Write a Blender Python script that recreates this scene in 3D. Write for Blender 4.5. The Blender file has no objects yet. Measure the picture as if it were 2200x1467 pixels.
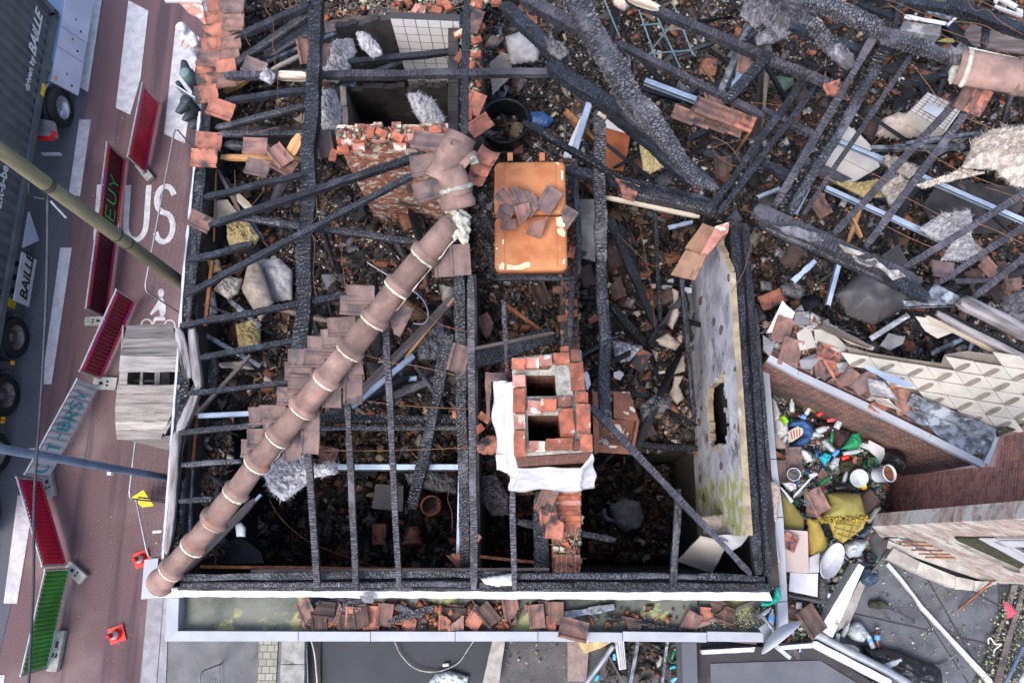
import bpy, math, random
import numpy as np
from mathutils import Vector, Matrix, noise
S = bpy.context.scene
COL = S.collection
RND = random.Random(11)
# ---------------------------------------------------------------- camera
F, CX, CY, H = 1711.0, 1100.0, 733.5, 19.0
_d = Vector((50.0, -429.0, -1711.0)).normalized()
_Z = -_d
_X = (Vector((1, 0, 0)) - _Z * _Z.x).normalized()
_Y = _Z.cross(_X)
ROT = Matrix((_X, _Y, _Z))
cam_d = bpy.data.cameras.new('camera')
cam_d.sensor_width = 36.0
cam_d.lens = 28.0
cam_d.clip_end = 500
cam = bpy.data.objects.new('camera', cam_d)
cam.matrix_world = Matrix.Translation((0, 0, H)) @ ROT.to_4x4()
COL.objects.link(cam)
S.camera = cam
# ---------------------------------------------------------------- light
SUN_EL, SUN_AZ = math.radians(58), math.radians(215)
w = bpy.data.worlds.new('World'); S.world = w; w.use_nodes = True
nt = w.node_tree
sky = nt.nodes.new('ShaderNodeTexSky'); sky.sky_type = 'NISHITA'; sky.sun_disc = False
sky.sun_elevation = SUN_EL; sky.sun_rotation = SUN_AZ
sky.air_density = 1.0; sky.dust_density = 3.0; sky.ozone_density = 1.0
bg = nt.nodes['Background']; bg.inputs['Strength'].default_value = 0.15
nt.links.new(sky.outputs[0], bg.inputs['Color'])
sl = bpy.data.lights.new('sun', 'SUN'); sl.energy = 0.95; sl.angle = math.radians(25); sl.color = (1, .95, .9)
so = bpy.data.objects.new('sun', sl); COL.objects.link(so)
sd = Vector((math.sin(SUN_AZ) * math.cos(SUN_EL), math.cos(SUN_AZ) * math.cos(SUN_EL), math.sin(SUN_EL)))
so.rotation_euler = sd.to_track_quat('Z', 'Y').to_euler()
so.location = (0, 0, 30)
S.view_settings.view_transform = 'Standard'; S.view_settings.look = 'None'
S.view_settings.exposure = 1.27; S.view_settings.gamma = 1
S.cycles.max_bounces = 5; S.cycles.diffuse_bounces = 3; S.cycles.glossy_bounces = 2
S.cycles.transparent_max_bounces = 4; S.cycles.caustics_reflective = False; S.cycles.caustics_refractive = False

# ---------------------------------------------------------------- photo coordinates
REG = dict(P=(0, 0, 1), A=(0, 0, 2.934), B=(0, 480, 2.934), C=(0, 960, 2.893), D=(540, 0, 2.934), E=(540, 480, 2.934),
           F=(540, 960, 2.893), G=(1080, 0, 2.934), H=(1080, 480, 2.934), I=(1080, 960, 2.893), J=(1640, 0, 2.934),
           K=(1640, 480, 2.934), L=(1640, 960, 2.893), N=(400, 0, 5.239), O=(400, 270, 5.867), S=(1580, 0, 5.24),
           T=(1900, 0, 5.24), U=(1640, 1110, 4.108), V=(1860, 1130, 4.353), W=(1060, 1370, 5.0), X=(1030, 730, 4.315),
           Y=(1000, 300, 4.586), Z=(860, 250, 5.867), B1=(340, 20, 5.436), A2=(0, 0, 4.5875), A3=(0, 480, 2.819),
           A4=(160, 290, 6.986), A5=(40, 780, 5.641), M=(1640, 820, 4.89))
def px(r, x, y):
    a, b, s = REG[r]
    return (a + x / s, b + y / s)
def PT(x, y, z):
    """point at height z seen at photo pixel x, y; and its distance along the view axis"""
    v = ROT @ Vector(((x - CX) / F, (CY - y) / F, -1.0))
    t = (z - H) / v.z
    return Vector((0, 0, H)) + v * t, t
def P(x, y, z):
    return PT(x, y, z)[0]
def R(r, x, y, z):
    q = px(r, x, y)
    return P(q[0], q[1], z)
def proj(p):
    c = ROT.transposed() @ (p - Vector((0, 0, H)))
    return (CX + F * c.x / -c.z, CY - F * c.y / -c.z)
def mpp(x, y, z):
    return PT(x, y, z)[1] / F          # metres per photo pixel

# ---------------------------------------------------------------- materials
MATS = {}
def ramp(nt, fac, p0, p1):
    m = nt.nodes.new('ShaderNodeMapRange'); m.interpolation_type = 'SMOOTHSTEP'
    m.inputs[1].default_value = p0; m.inputs[2].default_value = p1
    nt.links.new(fac, m.inputs[0]); return m.outputs[0]
def mixc(nt, fac, a, b):
    m = nt.nodes.new('ShaderNodeMix'); m.data_type = 'RGBA'
    if isinstance(fac, (int, float)): m.inputs[0].default_value = fac
    else: nt.links.new(fac, m.inputs[0])
    for i, v in ((6, a), (7, b)):
        if isinstance(v, (tuple, list)): m.inputs[i].default_value = (*v[:3], 1)
        else: nt.links.new(v, m.inputs[i])
    return m.outputs[2]
def coords(nt, kind='Object', scale=(1, 1, 1), rand=True):
    tc = nt.nodes.new('ShaderNodeTexCoord')
    mp = nt.nodes.new('ShaderNodeMapping'); mp.inputs['Scale'].default_value = scale
    nt.links.new(tc.outputs[kind], mp.inputs['Vector'])
    if rand:
        oi = nt.nodes.new('ShaderNodeObjectInfo')
        k = nt.nodes.new('ShaderNodeMath'); k.operation = 'MULTIPLY'; k.inputs[1].default_value = 37.0
        nt.links.new(oi.outputs['Random'], k.inputs[0])
        nt.links.new(k.outputs[0], mp.inputs['Location'])
    return mp.outputs[0]
def ntex(nt, vec, scale, detail=4, rough=.55, dist=0.0):
    n = nt.nodes.new('ShaderNodeTexNoise'); n.inputs['Scale'].default_value = scale
    n.inputs['Detail'].default_value = detail; n.inputs['Roughness'].default_value = rough
    n.inputs['Distortion'].default_value = dist
    nt.links.new(vec, n.inputs['Vector']); return n.outputs[0]
def newmat(name):
    m = bpy.data.materials.new(name); m.use_nodes = True
    MATS[name] = m
    return m, m.node_tree, m.node_tree.nodes['Principled BSDF']
def bumpn(nt, bs, h, strength, dist=.01):
    b = nt.nodes.new('ShaderNodeBump'); b.inputs['Strength'].default_value = strength; b.inputs['Distance'].default_value = dist
    nt.links.new(h, b.inputs['Height']); nt.links.new(b.outputs[0], bs.inputs['Normal']); return b
def randval(nt, col, amt):
    if not amt: return col
    oi = nt.nodes.new('ShaderNodeObjectInfo'); hs = nt.nodes.new('ShaderNodeHueSaturation')
    mr = nt.nodes.new('ShaderNodeMapRange'); mr.inputs[3].default_value = 1 - amt; mr.inputs[4].default_value = 1 + amt
    nt.links.new(oi.outputs['Random'], mr.inputs[0]); nt.links.new(mr.outputs[0], hs.inputs['Value'])
    nt.links.new(col, hs.inputs['Color']); return hs.outputs[0]
def mat(name, c1, c2=None, sc=4, rough=.75, bump=.3, bsc=40, c3=None, t3=.58, s3=2.5, w3=.08, metal=0, spec=.4, rand=.15,
        stretch=(1, 1, 1), vcol=False, bd=.01, coat=0):
    if name in MATS: return MATS[name]
    m, nt, bs = newmat(name)
    v = coords(nt, 'Object', stretch)
    c2 = c2 or tuple(x * .65 for x in c1)
    f = ramp(nt, ntex(nt, v, sc, 6), .35, .65)
    col = mixc(nt, f, c1, c2)
    if vcol:
        a = nt.nodes.new('ShaderNodeAttribute'); a.attribute_name = 'col'
        f2 = ramp(nt, ntex(nt, v, sc, 5), .3, .7)
        hs = nt.nodes.new('ShaderNodeHueSaturation'); hs.inputs['Value'].default_value = .55
        nt.links.new(a.outputs['Color'], hs.inputs['Color'])
        col = mixc(nt, f2, a.outputs['Color'], hs.outputs[0])
    if c3:
        col = mixc(nt, ramp(nt, ntex(nt, v, s3, 6, .6, .3), t3, t3 + w3), col, c3)
    col = randval(nt, col, rand)
    nt.links.new(col, bs.inputs['Base Color'])
    bs.inputs['Roughness'].default_value = rough; bs.inputs['Metallic'].default_value = metal
    bs.inputs['Specular IOR Level'].default_value = spec
    if coat: bs.inputs['Coat Weight'].default_value = coat
    if bump: bumpn(nt, bs, ntex(nt, v, bsc, 5, .6), bump, bd)
    return m
def charmat(name, c1, c2, ash, ash_t, crack=(.004, .004, .006), sx=15, sy=10, rough=.42, brown=(.11, .075, .055)):
    m, nt, bs = newmat(name)
    v = coords(nt, 'Object', (sx, sy, sy))
    v0 = coords(nt, 'Object')
    vo = nt.nodes.new('ShaderNodeTexVoronoi'); vo.feature = 'DISTANCE_TO_EDGE'; vo.inputs['Scale'].default_value = 1.0
    nt.links.new(v, vo.inputs['Vector'])
    cell = ramp(nt, vo.outputs['Distance'], .02, .16)
    mx = nt.nodes.new('ShaderNodeMath'); mx.operation = 'MAXIMUM'
    nt.links.new(cell, mx.inputs[0]); nt.links.new(ramp(nt, ntex(nt, v0, 1.7, 4, .6, .3), .50, .66), mx.inputs[1]); cell = mx.outputs[0]
    base = mixc(nt, ramp(nt, ntex(nt, v0, 3, 5), .35, .65), c1, c2)
    am = ramp(nt, ntex(nt, v0, 2.2, 8, .7, .4), ash_t, ash_t + .18)
    base = mixc(nt, am, base, ash)
    base = mixc(nt, ramp(nt, ntex(nt, coords(nt, 'Object', (1, 9, 9)), 1.4, 6, .7, .3), .63, .72), base, brown)
    col = mixc(nt, cell, crack, base)
    col = randval(nt, col, .3)
    nt.links.new(col, bs.inputs['Base Color'])
    bs.inputs['Roughness'].default_value = rough; bs.inputs['Specular IOR Level'].default_value = .6
    ad = nt.nodes.new('ShaderNodeMath'); ad.operation = 'ADD'
    k = nt.nodes.new('ShaderNodeMath'); k.operation = 'MULTIPLY'; k.inputs[1].default_value = .35
    nt.links.new(ntex(nt, v0, 60, 4), k.inputs[0])
    nt.links.new(cell, ad.inputs[0]); nt.links.new(k.outputs[0], ad.inputs[1])
    bumpn(nt, bs, ad.outputs[0], 1, .016)
    return m
def brickmat(name, b1, b2, mortar, stain=None, st=.5, ss=1.6, bw=.21, bh=.065, soot=None, soot_t=.6):
    m, nt, bs = newmat(name)
    v = coords(nt, 'UV', rand=False)
    vo = coords(nt, 'Object')
    br = nt.nodes.new('ShaderNodeTexBrick')
    nt.links.new(v, br.inputs['Vector'])
    br.inputs['Color1'].default_value = (*b1, 1); br.inputs['Color2'].default_value = (*b2, 1); br.inputs['Mortar'].default_value = (*mortar, 1)
    br.inputs['Scale'].default_value = 1; br.inputs['Brick Width'].default_value = bw; br.inputs['Row Height'].default_value = bh
    br.inputs['Mortar Size'].default_value = .007; br.inputs['Bias'].default_value = -.1; br.inputs['Mortar Smooth'].default_value = .3
    col = br.outputs['Color']
    nz = ntex(nt, vo, 9, 6)
    hs = nt.nodes.new('ShaderNodeHueSaturation'); hs.inputs['Value'].default_value = .55
    nt.links.new(col, hs.inputs['Color'])
    col = mixc(nt, ramp(nt, nz, .4, .7), col, hs.outputs[0])
    if stain: col = mixc(nt, ramp(nt, ntex(nt, vo, ss, 8, .65, .5), st, st + .08), col, stain)
    if soot: col = mixc(nt, ramp(nt, ntex(nt, vo, 1.3, 6, .6, .3), soot_t, soot_t + .15), col, soot)
    nt.links.new(col, bs.inputs['Base Color']); bs.inputs['Roughness'].default_value = .85
    sub = nt.nodes.new('ShaderNodeMath'); sub.operation = 'SUBTRACT'
    nt.links.new(ntex(nt, vo, 30, 4), sub.inputs[0]); nt.links.new(br.outputs['Fac'], sub.inputs[1])
    bumpn(nt, bs, sub.outputs[0], .8, .01)
    return m

charmat('char', (.034, .040, .060), (.014, .016, .023), (.24, .24, .30), .64, sx=38, sy=18)
charmat('char_deep', (.010, .011, .014), (.006, .006, .008), (.06, .06, .07), .7, sx=28, sy=13, rough=.35)
charmat('char_ash', (.085, .085, .105), (.032, .034, .045), (.30, .29, .34), .56, crack=(.007, .007, .01), sx=36, sy=16, rough=.55)
charmat('ash_pink', (.095, .088, .112), (.034, .034, .048), (.34, .28, .29), .60, crack=(.03, .028, .036), sx=34, sy=6, rough=.6)
charmat('char_grey', (.13, .125, .145), (.055, .055, .068), (.31, .29, .33), .52, crack=(.010, .010, .013), sx=30, sy=13, rough=.6)
mat('driftwood', (.36, .33, .34), (.11, .10, .10), 5, .8, .6, 30, c3=(.03, .03, .035), t3=.56, s3=2, stretch=(.3, 2, 2))
mat('raw_wood', (.55, .30, .13), (.34, .17, .07), 5, .7, .4, 30, c3=(.06, .04, .03), t3=.62, stretch=(.3, 3, 3))
mat('pale_wood', (.62, .54, .44), (.40, .33, .25), 5, .7, .4, 30, c3=(.05, .04, .04), t3=.6, stretch=(.3, 3, 3))
mat('old_wood', (.17, .14, .13), (.08, .065, .06), 5, .75, .5, 30, c3=(.28, .25, .23), t3=.62, stretch=(.3, 3, 3))
mat('rust', (.36, .13, .05), (.16, .06, .03), 8, .7, .4, 40)
mat('zinc', (.46, .55, .68), (.30, .37, .47), 3, .38, .1, 20, c3=(.10, .10, .11), t3=.66, metal=.35, spec=.5)
mat('zinc_burnt', (.24, .27, .32), (.055, .06, .07), 8, .5, .6, 20, c3=(.40, .43, .48), t3=.56, s3=4, metal=.2)
mat('terracotta', (.40, .155, .10), (.24, .095, .07), 7, .75, .3, 60, c3=(.05, .042, .045), t3=.53, s3=3.5, w3=.1, rand=.2)
mat('terra_sooty', (.26, .135, .105), (.13, .08, .072), 6, .75, .3, 60, c3=(.05, .045, .05), t3=.54, s3=3.5, w3=.12, rand=.25)
mat('terra_brown', (.205, .135, .125), (.125, .088, .088), 6, .8, .3, 60, c3=(.08, .07, .075), t3=.56, s3=3, rand=.2)
mat('terra_dark', (.085, .05, .042), (.04, .027, .025), 6, .7, .3, 60, c3=(.25, .10, .05), t3=.64, s3=4, rand=.3)
mat('ridge_tile', (.29, .185, .155), (.17, .11, .096), 4.5, .8, .4, 90, c3=(.34, .165, .11), t3=.57, s3=2.2, w3=.12, rand=.24)
mat('mortar_pale', (.62, .60, .50), (.42, .41, .34), 14, .95, .9, 50, bd=.02)
mat('mortar_grey', (.45, .44, .40), (.24, .24, .21), 14, .95, .9, 40, c3=(.12, .14, .06), t3=.6, bd=.02)
mat('brick_red', (.43, .13, .072), (.20, .07, .045), 9, .85, .5, 40, c3=(.40, .37, .27), t3=.61, s3=7, w3=.06, rand=.25)
mat('brick_pink', (.46, .22, .18), (.33, .14, .11), 9, .85, .5, 40, c3=(.60, .58, .50), t3=.55, s3=6, w3=.06, rand=.25)
mat('brick_sooty', (.17, .07, .05), (.05, .035, .03), 9, .85, .5, 40, c3=(.35, .33, .32), t3=.62, s3=7, rand=.25)
mat('plaster_white', (.66, .66, .68), (.50, .50, .53), 3, .8, .3, 20, c3=(.12, .11, .11), t3=.64, s3=2.5)
mat('plaster_dirty', (.34, .31, .27), (.19, .17, .15), 4, .85, .5, 25, c3=(.05, .045, .04), t3=.56, s3=2.5)
mat('plaster_crusty', (.40, .38, .37), (.16, .14, .14), 9, .9, .8, 30, c3=(.07, .06, .06), t3=.5, s3=7)
mat('plaster_dark', (.055, .05, .05), (.022, .02, .022), 3, .85, .5, 20, c3=(.12, .10, .09), t3=.62, s3=2)
mat('wall_edge', (.40, .33, .20), (.24, .19, .13), 6, .9, .6, 30, c3=(.46, .45, .40), t3=.58)
mat('paint_white', (.55, .55, .58), (.46, .46, .50), 4, .55, .15, 25, c3=(.22, .21, .21), t3=.68, s3=4, rand=.05)
mat('flash_white', (.64, .64, .66), (.46, .46, .50), 5, .5, .6, 30, c3=(.20, .19, .20), t3=.65, s3=11, rand=.03)
mat('coping_zinc', (.37, .385, .42), (.31, .325, .36), 2, .45, .08, 20, c3=(.32, .33, .35), t3=.66, s3=2.5, rand=.05)
mat('insul_white', (.66, .65, .68), (.36, .36, .39), 14, .95, 1.0, 45, c3=(.12, .12, .13), t3=.63, s3=4, bd=.03)
mat('insul_cream', (.66, .61, .56), (.36, .31, .27), 11, .95, 1.0, 45, c3=(.16, .13, .12), t3=.63, s3=4, bd=.03)
mat('insul_grey', (.24, .235, .26), (.085, .085, .10), 11, .95, 1.0, 60, c3=(.45, .44, .48), t3=.62, s3=3, bd=.03)
mat('insul_yellow', (.66, .54, .28), (.44, .34, .17), 7, .95, 1.0, 50, c3=(.14, .11, .08), t3=.6, s3=3, bd=.03)
mat('foam', (.30, .26, .075), (.20, .165, .045), 3, .9, .4, 60, c3=(.14, .11, .03), t3=.66, s3=3, rand=.1)
mat('foam_raw', (.42, .32, .075), (.29, .21, .05), 5, .95, .8, 60, rand=.1)
mat('bed_dark', (.045, .038, .034), (.017, .015, .015), 7, .9, 1.0, 22, c3=(.10, .075, .06), t3=.60, s3=6, bd=.05)
mat('bed_brown', (.11, .078, .06), (.035, .027, .024), 7, .9, 1.0, 22, c3=(.20, .15, .12), t3=.62, s3=6, bd=.05)
mat('bed_litter', (.10, .10, .09), (.04, .045, .04), 7, .9, 1.0, 22, c3=(.30, .29, .26), t3=.6, s3=7, bd=.05)
mat('shards', (1, 1, 1), (1, 1, 1), 12, .8, .5, 60, vcol=True, rand=0)
mat('shards_gloss', (1, 1, 1), (1, 1, 1), 12, .35, .4, 40, vcol=True, rand=0)
mat('black_plastic', (.014, .015, .018), (.008, .008, .01), 8, .28, .6, 14, rand=.1, bd=.03)
mat('rubber', (.02, .02, .022), (.012, .012, .013), 6, .75, .2, 30)
mat('rim_metal', (.55, .56, .62), (.40, .41, .46), 5, .35, .1, 20, metal=.6)
mat('hub_rusty', (.22, .19, .18), (.10, .08, .08), 8, .6, .3, 30, metal=.3)
mat('container_paint', (.125, .14, .148), (.088, .10, .107), 2, .5, .1, 20, rand=0)
mat('truck_white', (.50, .52, .62), (.42, .44, .54), 1.5, .4, .05, 10, rand=.05)
mat('truck_blue', (.20, .29, .42), (.15, .23, .35), 1.5, .35, .05, 10, rand=.05)
mat('truck_dark', (.03, .033, .04), (.02, .02, .025), 3, .6, .2, 20)
mat('text_white', (.75, .77, .80), (.65, .67, .70), 3, .6, 0, 10, rand=0)
mat('text_black', (.02, .02, .022), (.015, .015, .017), 3, .6, 0, 10, rand=0)
mat('red_plastic', (.75, .03, .02), (.60, .02, .015), 3, .4, .05, 20, rand=.05)
mat('yellow_plastic', (.80, .62, .03), (.68, .50, .02), 3, .5, .1, 20, rand=.05)
mat('sheet_crimson', (.62, .014, .06), (.46, .010, .042), 2, .45, .1, 20, rand=.03)
mat('sheet_maroon', (.085, .008, .022), (.05, .006, .015), 2, .5, .1, 20, rand=.03, c3=(.14, .03, .05), t3=.62)
mat('sheet_darkred', (.24, .010, .038), (.14, .007, .025), 2, .5, .1, 20, rand=.03)
mat('sheet_green', (.06, .30, .045), (.04, .20, .03), 2, .5, .1, 20, rand=.03)
mat('sheet_white', (.55, .58, .62), (.42, .45, .49), 2, .5, .1, 20, rand=.03)
mat('galv', (.40, .42, .46), (.28, .30, .33), 6, .45, .15, 40, metal=.4)
mat('strip_red', (.75, .05, .04), (.50, .02, .20), 1.2, .5, .05, 10, c3=(.45, .05, .45), t3=.58, s3=1.0, rand=0)
mat('graffiti_green', (.04, .55, .13), (.03, .42, .10), 8, .5, 0, rand=0)
mat('graffiti_teal', (.01, .36, .42), (.01, .28, .34), 8, .5, 0, rand=0)
mat('concrete', (.36, .36, .34), (.24, .24, .225), 6, .9, .4, 50, c3=(.13, .15, .09), t3=.64)
mat('pole_wood', (.155, .145, .085), (.075, .065, .042), 3, .85, .6, 20, c3=(.11, .10, .06), t3=.6, s3=2.5, stretch=(1, 1, .18), rand=0)
mat('pole_steel', (.14, .18, .26), (.10, .135, .20), 3, .45, .15, 30, metal=.3, rand=0)
mat('cable', (.03, .035, .05), (.02, .02, .03), 9, .6, .2, 40)
mat('copper_wire', (.22, .10, .05), (.12, .06, .035), 9, .6, .2, 40)
mat('signal_dark', (.035, .045, .055), (.028, .034, .042), 3, .5, .1, 30, rand=.05)
mat('signal_teal', (.16, .24, .26), (.12, .18, .20), 3, .5, .1, 30, rand=.05)
mat('coat_white', (.80, .80, .83), (.66, .66, .72), 9, .9, .5, 30, rand=0)
mat('jeans', (.42, .45, .58), (.30, .33, .46), 9, .9, .5, 30, rand=0)
mat('skin', (.60, .38, .30), (.52, .32, .25), 9, .6, .1, 30, rand=0)
mat('shoe', (.05, .05, .055), None, 9, .6, .1, 30, rand=0)
mat('orange_paint', (.53, .21, .085), (.40, .135, .05), 3.5, .65, .3, 30, c3=(.22, .10, .055), t3=.62, s3=4, w3=.2, rand=.05)
mat('chip_cream', (.82, .72, .50), (.74, .60, .38), 8, .6, .1, 30)
mat('dormer_plank', (.31, .285, .27), (.19, .17, .155), 6, .85, .6, 30, c3=(.09, .08, .08), t3=.62, s3=3, stretch=(.35, 3, 3), rand=.3)
mat('cloth_grey', (.42, .41, .42), (.28, .27, .28), 6, .9, .4, 30)
mat('cloth_beige', (.52, .43, .38), (.38, .31, .28), 5, .9, .5, 20, c3=(.16, .11, .08), t3=.64)
mat('cloth_lilac', (.30, .28, .42), (.20, .18, .30), 6, .9, .4, 30)
mat('cloth_green', (.02, .28, .12), (.01, .20, .08), 6, .8, .4, 20)
mat('cloth_teal', (.01, .40, .30), (.01, .30, .24), 6, .5, .4, 20)
mat('cloth_dkgreen', (.10, .17, .12), (.06, .10, .08), 6, .8, .4, 20)
mat('cloth_pink', (.55, .08, .12), (.40, .05, .08), 6, .8, .6, 20)
mat('cloth_maroon', (.06, .025, .035), (.035, .015, .02), 6, .8, .5, 20)
mat('bag_blue', (.03, .10, .26), (.02, .06, .17), 6, .35, .5, 14, bd=.02)
mat('bag_navy', (.05, .075, .12), (.03, .045, .08), 6, .3, .6, 14, bd=.03)
mat('bag_clear', (.48, .52, .54), (.30, .34, .37), 6, .25, .6, 14, bd=.03)
mat('bag_white', (.72, .72, .72), (.55, .55, .56), 6, .5, .6, 16, bd=.02)
mat('bag_cyan', (.02, .42, .55), (.02, .33, .45), 6, .5, .4, 16)
mat('lime', (.32, .70, .02), (.26, .58, .02), 6, .5, .1, 16)
mat('glass_green', (.02, .20, .07), (.015, .14, .05), 6, .15, .1, 16)
mat('glass_clear', (.40, .45, .47), (.28, .32, .34), 6, .12, .3, 16)
mat('glass_brown', (.08, .035, .02), (.05, .02, .015), 6, .12, .1, 16)
mat('label_blue', (.10, .35, .75), (.08, .28, .65), 6, .5, 0, 16)
mat('bucket_white', (.62, .64, .70), (.50, .52, .58), 4, .45, .1, 20, c3=(.22, .20, .2), t3=.68, s3=5)
mat('dish', (.52, .54, .58), (.46, .48, .52), 2, .5, .05, 20, rand=0)
mat('roof_felt', (.115, .12, .138), (.070, .073, .085), 3, .85, .4, 90, c3=(.14, .15, .09), t3=.60, s3=.9, w3=.15, rand=.05)
mat('roof_felt_blue', (.026, .031, .041), (.018, .022, .031), 1.5, .6, .3, 90, c3=(.02, .026, .045), t3=.62, s3=2, rand=.05)
mat('roof_felt_grey', (.125, .13, .15), (.10, .105, .125), 2, .9, .5, 120, rand=.05)
mat('roof_felt_dark', (.05, .045, .05), (.035, .032, .036), 2, .9, .5, 60, c3=(.11, .10, .11), t3=.6, rand=.05)
mat('roof_slime', (.15, .16, .14), (.05, .065, .05), 1.5, .5, .3, 40, c3=(.30, .31, .13), t3=.53, s3=1.3, w3=.06, rand=0)
mat('moss', (.06, .065, .035), (.035, .035, .022), 14, .95, 1.0, 60, c3=(.16, .15, .10), t3=.6, s3=9, bd=.03)
mat('stone_pale', (.42, .40, .37), (.30, .28, .26), 5, .9, .5, 60, c3=(.20, .18, .16), t3=.62, stretch=(1, 1, 1))
mat('stone_brown', (.26, .20, .18), (.19, .15, .14), 12, .9, .5, 80)
mat('slate_white', (.47, .44, .39), (.39, .365, .33), 4, .75, .3, 50, c3=(.30, .27, .24), t3=.66, s3=3, rand=.12)
mat('slate_dirt', (.20, .175, .15), (.15, .13, .115), 8, .85, .3, 50, rand=.2)
mat('slate_grey', (.20, .20, .21), (.13, .13, .14), 5, .7, .3, 50, c3=(.40, .39, .38), t3=.6)
mat('panel_grey', (.085, .08, .085), (.05, .048, .052), 3, .55, .2, 30, c3=(.15, .14, .145), t3=.6, s3=1.2, w3=.2)
mat('panel_cream', (.62, .57, .52), (.50, .46, .42), 2, .75, .2, 30, c3=(.28, .22, .17), t3=.66, s3=2, w3=.12)
mat('panel_brown', (.30, .17, .11), (.20, .11, .07), 4, .6, .3, 30, c3=(.06, .04, .035), t3=.6)
mat('panel_rust', (.48, .14, .045), (.30, .09, .03), 4, .65, .4, 30, c3=(.08, .04, .03), t3=.62)
mat('furniture', (.24, .10, .06), (.15, .06, .04), 4, .5, .2, 30, c3=(.60, .54, .50), t3=.60, s3=4, w3=.02, rand=.05)
mat('lino', (.50, .40, .36), (.42, .34, .31), 3, .7, .2, 30, c3=(.45, .48, .50), t3=.60, s3=4, w3=.02)
mat('foil', (.50, .52, .56), (.25, .26, .30), 6, .25, .9, 20, metal=.7, bd=.03)
mat('bark_paper', (.45, .38, .32), (.30, .25, .21), 5, .85, .5, 30)
mat('glass_win', (.05, .07, .09), (.04, .05, .07), 2, .08, 0, 10, rand=0)
mat('lamp_red', (.85, .03, .03), (.7, .02, .02), 3, .3, 0, 10, rand=0)
mat('lamp_amber', (.90, .40, .03), (.8, .3, .02), 3, .3, 0, 10, rand=0)
mat('line_white', (.52, .51, .54), (.40, .39, .42), 5, .85, .25, 90, c3=(.17, .14, .155), t3=.63, s3=16, w3=.05, rand=.04)
mat('paving', (.17, .168, .175), (.12, .12, .125), 1.6, .9, .4, 90, c3=(.09, .095, .085), t3=.6, s3=2, rand=0)
mat('asphalt', (.072, .076, .095), (.056, .060, .076), 1.2, .9, .5, 160, rand=0, bd=.006)
mat('stone_kerb', (.30, .29, .31), (.22, .215, .23), 4, .9, .4, 90, c3=(.13, .12, .13), t3=.64, s3=3, rand=.05)
brickmat('brick_chim', (.24, .07, .045), (.16, .05, .04), (.24, .22, .17), soot=(.05, .035, .035), soot_t=.62)
brickmat('brick_breast', (.40, .10, .06), (.25, .06, .04), (.30, .27, .19), stain=(.60, .55, .44), st=.50, ss=7, soot=(.07, .04, .03), soot_t=.5)
brickmat('brick_dark', (.40, .135, .105), (.20, .075, .065), (.27, .235, .21), soot=(.12, .075, .065), soot_t=.56)
brickmat('brick_diag', (.23, .085, .07), (.12, .05, .045), (.34, .30, .25), soot=(.075, .055, .05), soot_t=.48)
brickmat('brick_pale', (.50, .44, .40), (.40, .24, .19), (.36, .33, .30), stain=(.52, .50, .46), st=.50, ss=3)
brickmat('brick_wall_top', (.20, .07, .05), (.05, .03, .03), (.22, .20, .17), soot=(.03, .028, .03), soot_t=.42)
def litmat(name, red):
    m, nt, bs = newmat(name)
    v = coords(nt, 'Object', rand=False)
    sp = ramp(nt, ntex(nt, v, 55, 3, .7), .35, .7)
    if red: a = mixc(nt, sp, (.088, .050, .056), (.165, .10, .106))
    else: a = mixc(nt, sp, (.066, .070, .088), (.095, .10, .12))
    dust = ramp(nt, ntex(nt, v, .32, 4, .5, 0), .48, .68)
    a = mixc(nt, dust, a, (.23, .168, .168) if red else (.085, .088, .105))
    vs_ = coords(nt, 'Object', (1.6, .09, 1), rand=False); a = mixc(nt, ramp(nt, ntex(nt, vs_, 1.3, 4), .5, .68), a, (.062, .042, .05) if red else (.052, .055, .068))
    gr = ramp(nt, ntex(nt, v, 14, 6, .75), .58, .66)
    a = mixc(nt, gr, a, (.10, .055, .055) if red else (.06, .062, .075))
    nt.links.new(a, bs.inputs['Base Color']); bs.inputs['Roughness'].default_value = .92
    bumpn(nt, bs, ntex(nt, v, 140, 3), .5, .006)
litmat('asphalt_red', True); litmat('asphalt_grey', False)
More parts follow.
